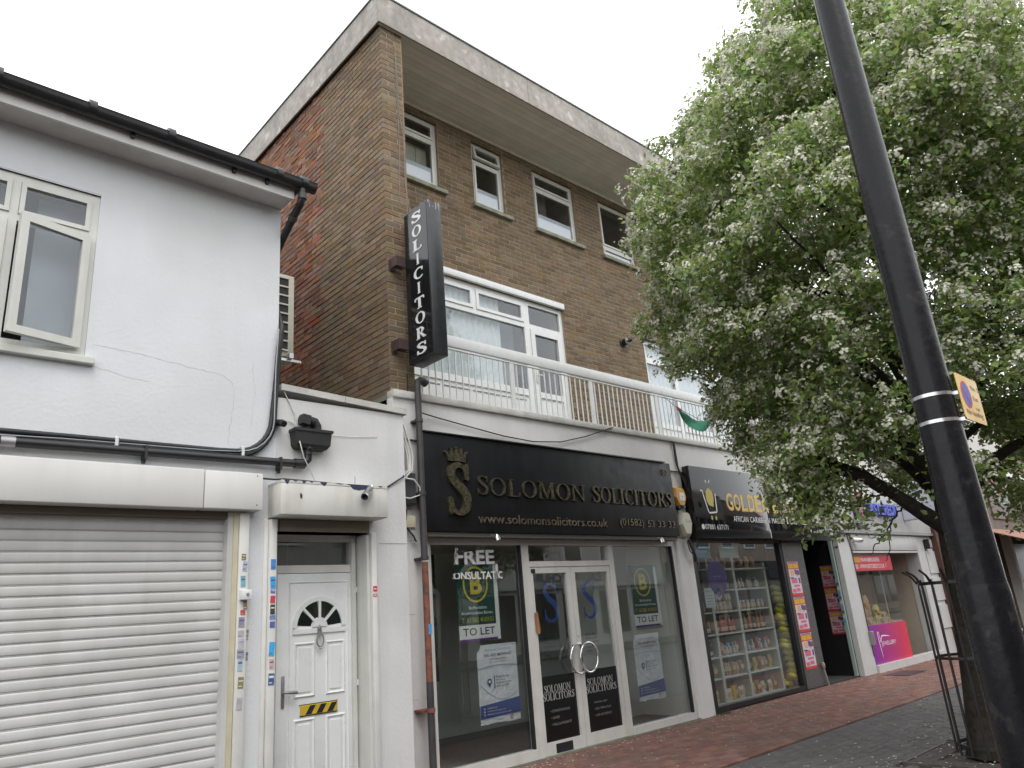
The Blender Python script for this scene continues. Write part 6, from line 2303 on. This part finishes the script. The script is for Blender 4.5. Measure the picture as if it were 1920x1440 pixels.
tag(mb.build('cable', M_black, smooth=60), 'thin dark cable running down the pale jewellery pilaster', 'cable')
el = thing('key_safe', 'dark grey box low on the pale jewellery pilaster', 'box', (15.0, YJ-.05, .45))
MB().rbox(14.97, 15.06, YJ-.1, YJ-.03, .5, .75, .008).build('box_body', M_greymetal, el)
MB().rbox(14.975, 15.055, YJ-.108, YJ-.1, .505, .745, .004).build('box_lid', M_greymetal, el)
pb = thing('light_fitting', 'small dark floodlight high on the right jewellery pilaster', 'lamp', (19.0, YJ-.08, 2.3))
MB().rbox(18.9, 19.08, YJ-.16, YJ-.05, 2.3, 2.52, .01).build('housing', M_black, pb)
MB().box(18.92, 19.06, YJ-.163, YJ-.16, 2.33, 2.49).build('lens', M_greymetal, pb)

# ================================================================ brown fronted shops further along
br = thing('brown_building', 'dark reddish brown shop building with awning beyond the jewellery shop', 'building', (25, 8, 0))
M_rb = mat('brown_stucco', (.085, .038, .025), .8, .15, 3)
MB().box(19.42, 20.6, 6.35, 6.9, 0, 3.0).build('wall', M_rb, br)
MB().box(19.42, 36, 6.75, 7.0, 0, 4.2).build('shop_wall', mat('brown_shop_wall', (.1, .06, .04), .8, .2, 3), br)
MB().box(19.42, 36, 6.6, 6.74, 2.9, 4.6).build('fascia_panel', mat('tan_fascia', (.15, .115, .1), .7, .1, 3), br)
MB().box(19.42, 36, 6.55, 6.8, 4.6, 4.75).build('cornice', M_trim, br)
MB().box(21.5, 23.3, 6.7, 6.749, 0.1, 2.5).build('shop_window', M_signgloss, br)
MB().box(25.9, 26.1, 6.5, 6.75, 0, 2.8).build('pilaster', M_trim, br)
MB().box(26.4, 33, 6.7, 6.749, .1, 2.5).build('shop_window', mat('brown_window', (.06, .03, .02), .2), br)
aw = thing('awning', 'pale red shop awning with white front bar', 'awning', (28, 5.9, 1.9))
mb = MB()
mb.add([(23.2, 6.6, 2.9), (33, 6.6, 2.9), (33, 5.2, 2.35), (23.2, 5.2, 2.35), (23.2, 6.6, 2.88), (33, 6.6, 2.88), (33, 5.2, 2.33), (23.2, 5.2, 2.33)], [(0, 3, 2, 1), (4, 5, 6, 7), (0, 4, 7, 3), (1, 2, 6, 5), (0, 1, 5, 4)])
mb.build('canvas', flat('faded_red_canvas', .3, .15, .11, .8), aw)
MB().box(23.2, 33, 5.17, 5.21, 2.27, 2.36).build('front_bar', M_white, aw)
MB().box(23.2, 33, 5.18, 5.19, 1.95, 2.26).build('valance', flat('red_valance', .22, .06, .045, .8), aw)
mb = MB()
text(mb, 'espidobox', (23.9, 5.178, 2.04), FX, UZ, 1.9, .16)
mb.build('valance_lettering', flat('pale_print_y', .6, .55, .4), aw)
rs = thing('restaurant_sign', 'dark arched sign with curved white lettering and red badge above the awning', 'sign', (26.5, 6.4, 3.2))
mb = MB()
n = 20
a0, a1 = math.radians(200), math.radians(340)
mb.ribbon([(26.4+1.1*math.cos(a0+(a1-a0)*i/n), 4.55+1.0*math.sin(a0+(a1-a0)*i/n)) for i in range(n+1)], [(26.4+.8*math.cos(a0+(a1-a0)*i/n), 4.55+.7*math.sin(a0+(a1-a0)*i/n)) for i in range(n+1)], (0, 6.58, 0), FX, UZ, .05)
mb.build('arch_band', M_black, rs)
mb = MB()
for i, c in enumerate('TASTE OF CITY'):
    if c == ' ':
        continue
    a = a0+(a1-a0)*(i+.7)/13.4
    j0 = len(mb.v)
    text(mb, c, (26.4-.06, 6.526, 3.66), FX, UZ, None, .17)
    mb.rot((26.4, 6.526, 4.55), (0, -1, 0), a+math.pi/2, j0)
mb.build('arch_lettering', M_white, rs)
MB().lathe([(.55, 0), (.55, .03)], (26.4, 6.58, 4.5), 24, (0, -1, 0)).build('red_badge', flat('badge_red', .4, .05, .03), rs)
mb = MB().rbox(25.2, 27.6, 6.55, 6.6, 3.2, 4.3, .01)
mb.build('sign_board', flat('photo_board', .14, .1, .09), rs)
hb = thing('flower_basket', 'orange red hanging decoration on the brown building beside the tree', 'decoration', (20.4, 6.2, 3.1))
mb = MB()
for k in range(26):
    c = Vector((20.4+RND.gauss(0, .22), 6.2+RND.gauss(0, .15), 3.2+RND.gauss(0, .18)))
    r = RND.uniform(.06, .12)
    mb.lathe([(.01, -r), (r*.8, -r*.5), (r, 0), (r*.8, r*.5), (.01, r)], c, 6)
mb.build('flower_mass', flat('orange_flower', .6, .1, .03, .7), hb)
MB().lathe([(.1, 0), (.25, .2), (.26, .22)], (20.4, 6.2, 2.85), 12).build('basket', M_iron, hb)
MB().tube([(20.4, 6.2, 3.05), (20.4, 6.25, 3.7), (20.4, 6.6, 3.75)], .012, 6).build('hanger', M_iron, hb)
# end of the row further along
for k, (a, b, h, c) in enumerate(((36.1, 46, 8.5, (.3, .22, .16)), (46.1, 60, 7.5, (.45, .43, .4)))):
    t = thing('far_building', ['tan brick building far along the street', 'pale rendered building at the end of the street'][k], 'building', ((a+b)/2, 9, 0))
    MB().box(a, b, 6.6, 12, 0, h).build('wall', flat('far_wall_%d' % k, *c, .85), t)
    for q in range(4):
        xx = a+1+2.2*q
        w = rect_frame(MB(), xx, xx+1.2, 4.2, 5.7, 6.55, 6.6, .08).build('window', M_upvc, t)
        MB().box(xx+.08, xx+1.12, 6.57, 6.59, 4.28, 5.62).build('pane', M_signgloss, w)
        MB().box(xx-.3, xx+1.6, 6.56, 6.599, .1, 2.4).build('shop_window', M_signgloss, t)
    MB().box(a, b, 6.4, 12, h, h+.2).build('roof', M_concrete, t)

# ================================================================ the other side of the street (seen only in the glass)
names = ['red brick terrace across the street', 'cream rendered terrace across the street with a church sign', 'grey rendered block across the street', 'brown brick block across the street', 'long dark brick block far along the other side of the street']
for k, (a, b, h, c) in enumerate(((-14, 5, 7.6, (.2, .09, .06)), (5.05, 20, 7.2, (.42, .4, .36)), (20.05, 34, 7.9, (.5, .49, .46)), (34.05, 60, 7.3, (.33, .27, .22)), (60.05, 110, 7.6, (.25, .2, .17)))):
    t = thing('opposite_building', names[k], 'building', ((a+b)/2, -14, 0))
    MB().box(a, b, -20, -12, 0, h).build('wall', flat('opposite_wall_%d' % k, *c, .85), t)
    MB().box(a+.3, b-.3, -12, -11.8, 2.7, 3.8).build('shop_fascia', M_jw if k in (1, 2) else M_signblack, t)
    q = a+1.2
    while q < b-2:
        w = rect_frame(MB(), q, q+1.3, 4.6, 6.1, -12.0, -11.94, .08).build('window', M_upvc, t)
        MB().box(q+.08, q+1.22, -11.99, -11.97, 4.68, 6.02).build('pane', M_signgloss, w)
        MB().box(q-.4, q+1.7, -11.99, -11.95, .5, 2.5).build('shop_window', M_signgloss, t)
        q += 2.6
    MB().box(a, b, -20, -11.7, h, h+.15).build('roof', M_concrete, t)
    if k == 2:
        mb = MB()
        text(mb, 'CALVARY CHURCH', (28.7, -11.797, 2.95), (-1, 0, 0), UZ, 5.4, .42, 0, .02)
        mb.build('church_lettering', M_black, t)
        mb = MB()
        text(mb, 'WELCOMES YOU', (27.6, -11.797, 2.75), (-1, 0, 0), UZ, 3.2, .13)
        mb.build('church_lettering', M_black, t)
        mb = MB()
        mb.prism([(29.3, 2.9), (29.5, 2.9), (29.5, 3.2), (29.75, 3.2), (29.75, 3.35), (29.5, 3.35), (29.5, 3.6), (29.3, 3.6), (29.3, 3.35), (29.05, 3.35), (29.05, 3.2), (29.3, 3.2)], (0, -11.8, 0), FX, UZ, -.004)
        mb.build('church_lettering', M_black, t)

# ================================================================ lamp post
LX, LY = 2.80, 0.815
lpst = thing('lamp_post', 'tall black painted steel lamp post with two metal bands', 'lamp post', (LX, LY, 0))
MB().lathe([(.0755, 0), (.0755, 1.1), (.0755, 1.46), (.0725, 1.49)], (LX, LY, 0), 40).build('base_section', M_post, lpst, smooth=40)
MB().lathe([(.0718, 0), (.0655, .62), (.062, 1.5), (.0525, 2.9), (.05, 6.5)], (LX, LY, 1.485), 40).build('shaft', M_post, lpst, smooth=40)
mb = MB().rbox(LX-.05, LX+.05, LY-.079, LY-.07, .45, .95, .004)
mb.build('access_door', M_post, lpst)
for zz in (2.022, 2.115):
    MB().lathe([(.065, 0), (.0675, .001), (.0675, .013), (.065, .014)], (LX, LY, zz), 40).build('band', M_steel, lpst, smooth=40)
MB().tube([(LX, LY, 7.9), (LX-.1, LY-.4, 8.15), (LX-.4, LY-1.0, 8.25)], .04, 10).build('bracket_arm', M_post, lpst, smooth=50)
MB().rbox(LX-.75, LX-.3, LY-1.75, LY-.9, 8.2, 8.32, .03).build('lantern', M_greymetal, lpst)
mb = MB()
for k in range(9):
    a = RND.uniform(3.2, 5.2)
    zz = RND.uniform(.5, 1.4)
    r = .0758
    mb.lathe([(.005, 0), (.003, .0012)], (LX+r*math.cos(a), LY+r*math.sin(a), zz), 6, (math.cos(a), math.sin(a), 0))
mb.build('paint_chip', M_white, lpst)
pp = thing('parking_plate', 'small yellow no waiting plate strapped to the right of the lamp post', 'sign', (2.93, .74, 2.02))
PX0, PX1, PZ0, PZ1, PY = 2.808, 3.035, 2.028, 2.195, .735
hexs = [(PX0+.008, PZ0), (PX1-.008, PZ0), (PX1, PZ0+.008), (PX1, PZ1-.008), (PX1-.008, PZ1), (PX0+.008, PZ1), (PX0, PZ1-.008), (PX0, PZ0+.008)]
MB().prism(hexs, (0, PY, 0), FX, UZ, .003).build('plate', flat('parking_yellow', .62, .36, .02, .35), pp)
mb = MB()
cx, cz = PX0+.072, (PZ0+PZ1)/2+.012
n = 28
MB().ribbon([(cx+.05*math.cos(2*math.pi*i/n), cz+.05*math.sin(2*math.pi*i/n)) for i in range(n)], [(cx+.042*math.cos(2*math.pi*i/n), cz+.042*math.sin(2*math.pi*i/n)) for i in range(n)], (0, PY-.003, 0), FX, UZ, .0006, closed=True).build('red_ring', flat('sign_red', .5, .03, .03), pp)
MB().lathe([(.042, 0), (.042, .0006)], (cx, PY-.003, cz), 28, (0, -1, 0)).build('blue_disc', flat('sign_blue', .03, .09, .42), pp)
MB().prism([(cx-.032, cz+.024), (cx-.026, cz+.03), (cx+.032, cz-.024), (cx+.026, cz-.03)], (0, PY-.0036, 0), FX, UZ, .0004).build('red_bar', MATS['sign_red'], pp)
mb = MB()
for q, s in enumerate(('Mon - Sat', '8 am', '6 pm')):
    text(mb, s, (PX0+.14, PY-.0036, PZ1-.045-.04*q), FX, UZ, None, .019)
text(mb, 'No loading', (PX0+.03, PY-.0036, PZ0+.016), FX, UZ, .17, .024)
mb.build('lettering', flat('sign_black', .03, .02, .01), pp)
for zz in (2.029, 2.122):
    MB().box(2.80, 2.87, PY, PY+.03, zz-.006, zz+.006).build('strap_clip', M_steel, pp)

# ================================================================ pear tree
TX, TY = 8.02, 2.60
tree = thing('pear_tree', 'street pear tree in white blossom with fresh green leaves', 'tree', (TX, TY, 0))
AX = lambda z: (TX+.10*min(z, 2)+.02*max(z-2, 0), TY-.05*min(z, 2)-.01*max(z-2, 0))


def noisy(P, amp, k=4):
    out = []
    C = catmull([tuple(p) for p in P], k)
    for i, p in enumerate(C):
        a = amp if 0 < i < len(C)-1 else 0
        out.append((p[0]+RND.uniform(-a, a), p[1]+RND.uniform(-a, a), p[2]+RND.uniform(-a, a)))
    return out


tr_pts = [(*AX(z), z) for z in (-.02, .12, .5, 1.0, 1.5, 1.9, 2.3, 3.0, 4.0, 5.2, 6.6, 8.0)]
tr_r = [.205, .18, .162, .152, .148, .158, .13, .105, .085, .06, .036, .012]
C = catmull(tr_pts, 4)
CR = [c[0] for c in catmull([(r, 0) for r in tr_r], 4)]
mb = MB().tube(C, CR, 20)
arr = []
for (x, y, z) in mb.v:                                # bark ridges and buttresses
    ax, ay = AX(max(z, 0))
    th = math.atan2(y-ay, x-ax)
    rr = math.hypot(x-ax, y-ay)
    f = 1+.05*math.sin(5*th+z*.6)+.035*math.sin(11*th-z*1.7)+.10*max(0, .5-z)*math.sin(4*th+.5)
    arr.append((ax+rr*f*math.cos(th), ay+rr*f*math.sin(th), z))
mb.v = arr
trunk = mb.build('trunk', M_bark, tree, smooth=60)

LIMBS = []


def limb(P, r0, r1, name='limb', k=4, amp=.015):
    Q = noisy(P, amp, k)
    n = len(Q)
    rs_ = [r0+(r1-r0)*(i/(n-1))**.8 for i in range(n)]
    mb = MB().tube(Q, rs_, 9)
    mb.build(name, M_bark, tree, smooth=60)
    LIMBS.append((Q, rs_))


# profile of the crown: height -> radius
PZ = [1.9, 2.3, 3.0, 4.0, 5.1, 6.2, 7.2, 7.9, 8.8, 9.6]
PR = [1.1, 1.42, 1.78, 2.36, 2.68, 2.3, 1.62, 1.28, .7, .05]
CXY = (8.2, 2.5)


def prof_r(z):
    return float(np.interp(z, PZ, PR, left=0, right=0))


# limbs seen on the left of the trunk, then the rest around it
limb([(8.18, 2.5, 1.95), (7.85, 2.65, 2.2), (7.55, 2.85, 2.45), (7.2, 3.05, 2.62), (6.9, 3.2, 2.72)], .10, .025)
limb([(7.1, 3.1, 2.6), (6.95, 3.2, 2.5), (6.85, 3.3, 2.35), (6.8, 3.3, 2.2)], .02, .005)
limb([(7.7, 2.75, 2.35), (7.55, 3.0, 2.62), (7.35, 3.2, 2.75), (7.0, 3.6, 2.95)], .05, .015)
limb([(8.22, 2.5, 2.3), (8.0, 2.6, 2.75), (7.7, 2.75, 3.05), (7.35, 2.9, 3.22), (7.0, 3.1, 3.3), (6.7, 3.3, 3.4)], .085, .02)
limb([(8.24, 2.49, 3.0), (7.9, 2.7, 3.55), (7.45, 2.95, 4.0), (7.0, 3.25, 4.25), (6.5, 3.6, 4.5), (6.1, 3.9, 4.75)], .075, .015)
limb([(8.25, 2.48, 3.5), (8.0, 2.8, 4.2), (7.6, 3.3, 4.9), (7.2, 3.8, 5.5)], .06, .012)
limb([(8.2, 2.5, 2.1), (8.3, 2.2, 2.5), (8.6, 1.7, 2.85), (9.1, 1.2, 3.2)], .09, .02)
limb([(8.2, 2.5, 2.0), (8.6, 2.5, 2.3), (9.2, 2.4, 2.55), (10.0, 2.2, 2.8)], .10, .02)
limb([(8.22, 2.5, 2.2), (8.45, 2.85, 2.7), (8.8, 3.4, 3.1), (9.2, 4.1, 3.5)], .08, .015)
limb([(8.24, 2.49, 2.7), (8.1, 2.1, 3.3), (7.7, 1.5, 3.9), (7.2, 1.0, 4.4)], .075, .015)
for k in range(26):
    z0 = RND.uniform(2.6, 7.2)
    az = k*2.4+RND.uniform(-.3, .3)
    z1 = z0+RND.uniform(.9, 1.9)
    rr = prof_r(min(z1, 9.0))*RND.uniform(.75, .95)
    x0, y0_ = AX(z0)
    e = (CXY[0]+rr*math.cos(az), CXY[1]+rr*math.sin(az), z1)
    m_ = (x0+(e[0]-x0)*.45, y0_+(e[1]-y0_)*.45, z0+(z1-z0)*.62)
    limb([(x0, y0_, z0), m_, e], max(.02, .06-.005*z0), .008)
for k in range(80):
    Q, rs_ = LIMBS[RND.randrange(len(LIMBS))]
    i = RND.randrange(len(Q)//3, len(Q)-1)
    p = Vector(Q[i])
    out = Vector((p.x-CXY[0], p.y-CXY[1], 0))
    out = out.normalized() if out.length > .01 else Vector((1, 0, 0))
    d = (out*.7+Vector((RND.gauss(0, .6), RND.gauss(0, .6), RND.uniform(.0, .9)))).normalized()
    l_ = RND.uniform(.4, .9)
    e_ = p+d*l_
    if math.hypot(e_.x-CXY[0], e_.y-CXY[1]) > prof_r(min(max(e_.z, 1.9), 9.6))*.85:
        continue
    limb([p, p+d*l_*.5+Vector((0, 0, .04)), p+d*l_], rs_[i]*.55, .005, 'branch', 3, .012)
# bare drooping twigs in front of the pale fascia
limb([(7.72, 2.72, 2.36), (7.5, 2.8, 2.36), (7.25, 2.85, 2.33), (7.0, 2.9, 2.24), (6.85, 2.95, 2.27)], .014, .004, 'branch', 5, .012)
limb([(7.80, 2.68, 2.30), (7.55, 2.72, 2.20), (7.35, 2.75, 2.08), (7.2, 2.8, 1.95), (7.05, 2.82, 1.88), (6.95, 2.84, 1.80)], .012, .003, 'branch', 5, .014)
limb([(7.35, 2.75, 2.08), (7.28, 2.77, 1.98), (7.25, 2.78, 1.86), (7.15, 2.8, 1.74)], .007, .003, 'branch', 4, .012)
limb([(7.2, 2.8, 1.95), (7.1, 2.8, 1.97), (7.02, 2.83, 1.94), (6.97, 2.85, 2.0)], .005, .002, 'branch', 4, .01)

# foliage: rounded sprays, each a handful of leaf clusters, through the crown
NL = 400
lt, lz, lu = NPR.rand(NL*6)*2*np.pi, NPR.rand(NL*6)*7.5+2.0, NPR.rand(NL*6)
lr = np.interp(lz, PZ, PR)
lump = 1+.06*np.sin(3*lt+1.3*lz)+.06*np.sin(5*lt-2.1*lz+1)+.04*np.sin(8*lt+4*lz)
rad = lr*lump*np.sqrt(.30+.70*lu)-.12
lx, ly = CXY[0]+rad*np.cos(lt), CXY[1]+rad*np.sin(lt)
kp_ = (NPR.rand(NL*6) < (lr/2.6)) & (rad > .1) & (rad < lr*1.0-.02)
kp_ &= ~((lz < 2.8) & (np.hypot(lx-TX, ly-TY) < 1.2))
kp_ &= ~((lz < 2.6) & (lx > 7.6) & (NPR.rand(NL*6) < .55))
kp_ &= ~((lz < 2.75) & (lx > 7.4) & (lx < 8.6) & (ly > 2.2))
cand = np.stack([lx, ly, lz], 1)[kp_]
LC = []
for p in cand:                                        # keep the sprays apart so that dark gaps stay between them
    if all((p[0]-q[0])**2+(p[1]-q[1])**2+1.3*(p[2]-q[2])**2 > .37**2 for q in LC):
        LC.append(p)
    if len(LC) >= NL:
        break
LC += [np.array(q) for q in ((6.95, 3.2, 2.25), (7.1, 3.4, 2.45), (7.2, 3.05, 2.2), (6.9, 3.3, 2.6), (7.3, 3.5, 2.5))]
LC = np.array(LC)
CL = []
for p in LC:
    sc = NPR.uniform(.24, .40)
    m_ = int(15*(sc/.32)**1.6)+2
    o_ = np.array([p[0]-CXY[0], p[1]-CXY[1], 0])
    o_ /= max(.05, np.linalg.norm(o_))
    for q in range(m_):
        v = NPR.normal(0, 1, 3)+o_*.45+np.array([0, 0, .45])
        v /= np.linalg.norm(v)
        CL.append(p+v*np.array([1.05, 1.05, .72])*sc*(.55+.5*NPR.rand()))
C0 = np.array(CL)
rel = (np.hypot(C0[:, 0]-CXY[0], C0[:, 1]-CXY[1])/np.maximum(.2, np.interp(C0[:, 2], PZ, PR)))
# a few sprays that stand out from the outline
sp = []
for k in range(40):
    i = NPR.randint(len(C0))
    if rel[i] > .85:
        d = np.array([C0[i, 0]-CXY[0], C0[i, 1]-CXY[1], .5])
        d /= np.linalg.norm(d)
        for q in range(3):
            sp.append(C0[i]+d*(.10*(q+1))+NPR.normal(0, .04, 3))
C0 = np.vstack([C0, np.array(sp)])
n_c = len(C0)


def leaves(cent, per, spread, size, name, m):
    n = len(cent)*per
    c = np.repeat(cent, per, 0)+NPR.normal(0, 1, (n, 3))*np.array(spread)
    # leaf frames: tips mostly outward and drooping
    outw = c-np.array([CXY[0], CXY[1], 0])
    outw[:, 2] = 0
    outw /= np.maximum(1e-3, np.linalg.norm(outw, axis=1))[:, None]
    t = outw*.55+NPR.normal(0, .7, (n, 3))
    t[:, 2] -= .15
    t /= np.linalg.norm(t, axis=1)[:, None]
    nn = NPR.normal(0, .55, (n, 3))+np.array([0, 0, 1.0])+outw*.5
    b = np.cross(nn, t)
    b /= np.maximum(1e-6, np.linalg.norm(b, axis=1))[:, None]
    nn = np.cross(t, b)
    L = (size*(.65+.7*NPR.rand(n)))[:, None]
    Wd = L*.34
    fold = .22
    base = c
    tip = c+t*L-nn*L*.12
    m1 = c+t*L*.30
    m2 = c+t*L*.68
    l1 = m1+b*Wd+nn*Wd*fold
    l2 = m2+b*Wd*.75+nn*Wd*fold
    r1 = m1-b*Wd+nn*Wd*fold
    r2 = m2-b*Wd*.75+nn*Wd*fold
    V = np.stack([base, l1, l2, tip, r2, r1], 1).reshape(-1, 3)
    i = np.arange(n)*6
    F = np.stack([np.stack([i, i+3, i+2, i+1], 1), np.stack([i, i+5, i+4, i+3], 1)], 1).reshape(-1, 4)
    return mesh_np(V, F, name, m)


def mesh_np(V, F, name, m, smooth=False):
    org = np.array(ORG[tree.name])
    me = bpy.data.meshes.new(name)
    nv, nf, k = len(V), len(F), F.shape[1]
    me.vertices.add(nv)
    me.vertices.foreach_set('co', (V-org).astype(np.float32).ravel())
    me.loops.add(nf*k)
    me.loops.foreach_set('vertex_index', F.astype(np.int32).ravel())
    me.polygons.add(nf)
    me.polygons.foreach_set('loop_start', (np.arange(nf)*k).astype(np.int32))
    me.polygons.foreach_set('loop_total', np.full(nf, k, dtype=np.int32))
    me.update(calc_edges=True)
    me.validate()
    me.materials.append(m)
    o = bpy.data.objects.new(name, me)
    COL.objects.link(o)
    o.parent = tree
    o['kind'] = 'stuff'
    return o


M_leaf = leafmat('pear_leaf', (.28, .37, .12), .5, .03, .4)
leaves(C0, 28, (.085, .085, .065), .055, 'leaves', M_leaf)

# blossom: umbels of five petalled flowers on most clusters
bsel = C0[NPR.rand(n_c) < .92]
bc_ = np.vstack([bsel, bsel[NPR.rand(len(bsel)) < .8]])
ow = bc_-np.array([CXY[0], CXY[1], 0])
ow[:, 2] = .25
ow /= np.linalg.norm(ow, axis=1)[:, None]
bc_ = bc_+NPR.normal(0, .06, bc_.shape)+ow*(.05+.08*NPR.rand(len(bc_)))[:, None]
out = bc_-np.array([CXY[0], CXY[1], 0])
out[:, 2] = 0
out /= np.maximum(1e-3, np.linalg.norm(out, axis=1))[:, None]
up_ = out*.7+NPR.normal(0, .35, out.shape)+np.array([0, 0, .65])
up_ /= np.linalg.norm(up_, axis=1)[:, None]
per = 19
n = len(bc_)*per
dirs = np.repeat(up_, per, 0)+NPR.normal(0, .75, (n, 3))
dirs /= np.linalg.norm(dirs, axis=1)[:, None]
ctr = np.repeat(bc_, per, 0)+dirs*(.058+.018*NPR.rand(n))[:, None]
a = np.cross(dirs, NPR.normal(0, 1, (n, 3)))
a /= np.linalg.norm(a, axis=1)[:, None]
b = np.cross(dirs, a)
V = [ctr[:, None, :]-dirs[:, None, :]*.003]
R_f = .0155*(.85+.3*NPR.rand(n))[:, None]
for k in range(10):
    ang = 2*np.pi*k/10
    rr = R_f if k % 2 == 0 else R_f*.62
    V.append((ctr+(a*np.cos(ang)+b*np.sin(ang))*rr)[:, None, :])
V = np.concatenate(V, 1).reshape(-1, 3)
i = np.arange(n)*11
F = np.concatenate([np.stack([i, i+1+(2*k-1) % 10, i+1+2*k, i+1+(2*k+1) % 10], 1) for k in range(5)], 0)
M_blos = leafmat('pear_blossom', (.68, .67, .55), .3, .02, .18)
mesh_np(V, F, 'blossom', M_blos)

# ---- tree guard, grille, litter
gd = thing('tree_guard', 'black iron tree guard of upright bars flared at the top', 'tree guard', (TX, TY, 0))
GR = .31
for k in range(14):
    a = math.radians(160+360/14*k)
    ca, sa = math.cos(a), math.sin(a)
    cx, cy = TX+.06, TY-.02
    if k in (0, 1, 9, 2):
        pass
    Q = [(cx+GR*ca, cy+GR*sa, .02), (cx+GR*ca, cy+GR*sa, .4), (cx+GR*ca, cy+GR*sa, 1.45), (cx+(GR+.015)*ca, cy+(GR+.015)*sa, 1.52), (cx+(GR+.05)*ca, cy+(GR+.05)*sa, 1.59), (cx+(GR+.12)*ca, cy+(GR+.12)*sa, 1.64)]
    MB().tube(catmull(Q, 3), .0105, 7).build('bar', M_iron, gd, smooth=60)
for zz, hh in ((1.50, .03), (.83, .025), (.08, .03)):
    mb = MB()
    n = 36
    cx, cy = TX+.06, TY-.02
    R0 = GR-.012
    vs, fs = [], []
    for k in range(n):
        a = 2*math.pi*k/n
        for rr, h in ((R0, 0), (R0+.007, 0), (R0+.007, hh), (R0, hh)):
            vs.append((cx+rr*math.cos(a), cy+rr*math.sin(a), zz+h))
    for k in range(n):
        j = (k+1) % n
        for q in range(4):
            fs.append((4*k+q, 4*k+(q+1) % 4, 4*j+(q+1) % 4, 4*j+q))
    mb.add(vs, fs)
    mb.build('ring', M_iron, gd, smooth=40)
mb = MB().box(PIT[0], PIT[1], PIT[2], PIT[3], -.03, -.022)
mb.build('tree_pit_soil', flat('dark_soil', .07, .06, .05, .95, bump=.6, var=.4, vs=25), pavement)
M_grille = flat('dusty_iron', .08, .07, .063, .7, var=.4, vs=15)
gr = thing('tree_grille', 'rusty dark iron grille of thin bars round the tree foot', 'grille', (TX, TY, 0))
mb = MB()
mb.box(PIT[0], PIT[1], PIT[2], PIT[2]+.03, -.022, .0)
mb.box(PIT[0], PIT[1], PIT[3]-.03, PIT[3], -.022, .0)
mb.box(PIT[0], PIT[0]+.03, PIT[2]+.03, PIT[3]-.03, -.022, .0)
mb.box(PIT[1]-.03, PIT[1], PIT[2]+.03, PIT[3]-.03, -.022, .0)
mb.build('grille_frame', M_grille, gr)
src = None
xx = PIT[0]+.075
while xx < PIT[1]-.06:
    if abs(xx-TX) > .34:
        if src is None:
            src = MB().box(xx-.009, xx+.009, PIT[2]+.05, PIT[3]-.05, -.02, .0).build('grille_bar', M_grille, gr)
            l0 = ORG[src.name].copy()
        else:
            inst(src, gr, (xx, l0.y, l0.z))
    else:
        for y0_, y1_ in ((PIT[2]+.05, TY-.36), (TY+.36, PIT[3]-.05)):
            MB().box(xx-.009, xx+.009, y0_, y1_, -.02, .0).build('grille_bar', M_grille, gr)
    xx += .042
# scattered petals and crumbs
n = 11000
pxs = 4.6+NPR.rand(n)**1.3*15
pys = .8+NPR.rand(n)*5.72
kp = []
for q in range(n):
    w_ = .18+.9*math.exp(-((pys[q]-6.35)/.25)**2)+1.2*math.exp(-((pxs[q]-8)/1.6)**2-((pys[q]-2.3)/.9)**2)
    if NPR.rand() < w_*.55:
        kp.append(q)
mb = MB()
for q in kp:
    s = RND.uniform(.006, .02)
    a = RND.uniform(0, 6.28)
    x, y = pxs[q], pys[q]
    z = .0025+RND.uniform(0, .003)
    P = [(x+s*math.cos(a+t)*(1 if k % 2 else .6), y+s*math.sin(a+t)*(1 if k % 2 else .6), z+RND.uniform(0, .004)) for k, t in enumerate((0, 1.57, 3.14, 4.71))]
    mb.add(P, [(0, 1, 2, 3)])
pe = mb.build('fallen_petals', flat('fallen_petal', .62, .60, .5, .8), kind='stuff')
for k, (x, y, lab) in enumerate(((8.02, 2.12, 'crumpled shiny wrapper at the tree foot'), (8.35, 2.10, 'second crumpled pale wrapper among the petals by the tree'))):
    mb = MB()
    bm = bmesh.new()
    bmesh.ops.create_icosphere(bm, subdivisions=2, radius=.045)
    for v in bm.verts:
        v.co = Vector((v.co.x*RND.uniform(.7, 1.2), v.co.y*RND.uniform(.7, 1.2), abs(v.co.z)*RND.uniform(.4, .9)))
    mb.bm(bm, Matrix.Translation((x, y, .0)))
    tag(mb.build('wrapper', M_chrome if k == 0 else M_white), lab, 'litter', 'litter by the tree')
# weeds in the joint below the shop piers
mb = MB()
for k in range(90):
    x, y = RND.gauss(9.7, .12), P0-.02-abs(RND.gauss(0, .05))
    h = RND.uniform(.02, .09)
    a = RND.uniform(0, 6.28)
    mb.add([(x-.004, y, 0), (x+.004, y, 0), (x+h*.5*math.cos(a), y-abs(h*.5*math.sin(a)), h)], [(0, 1, 2)])
mb.build('weeds', flat('weed_green', .06, .10, .03, .7), kind='stuff')
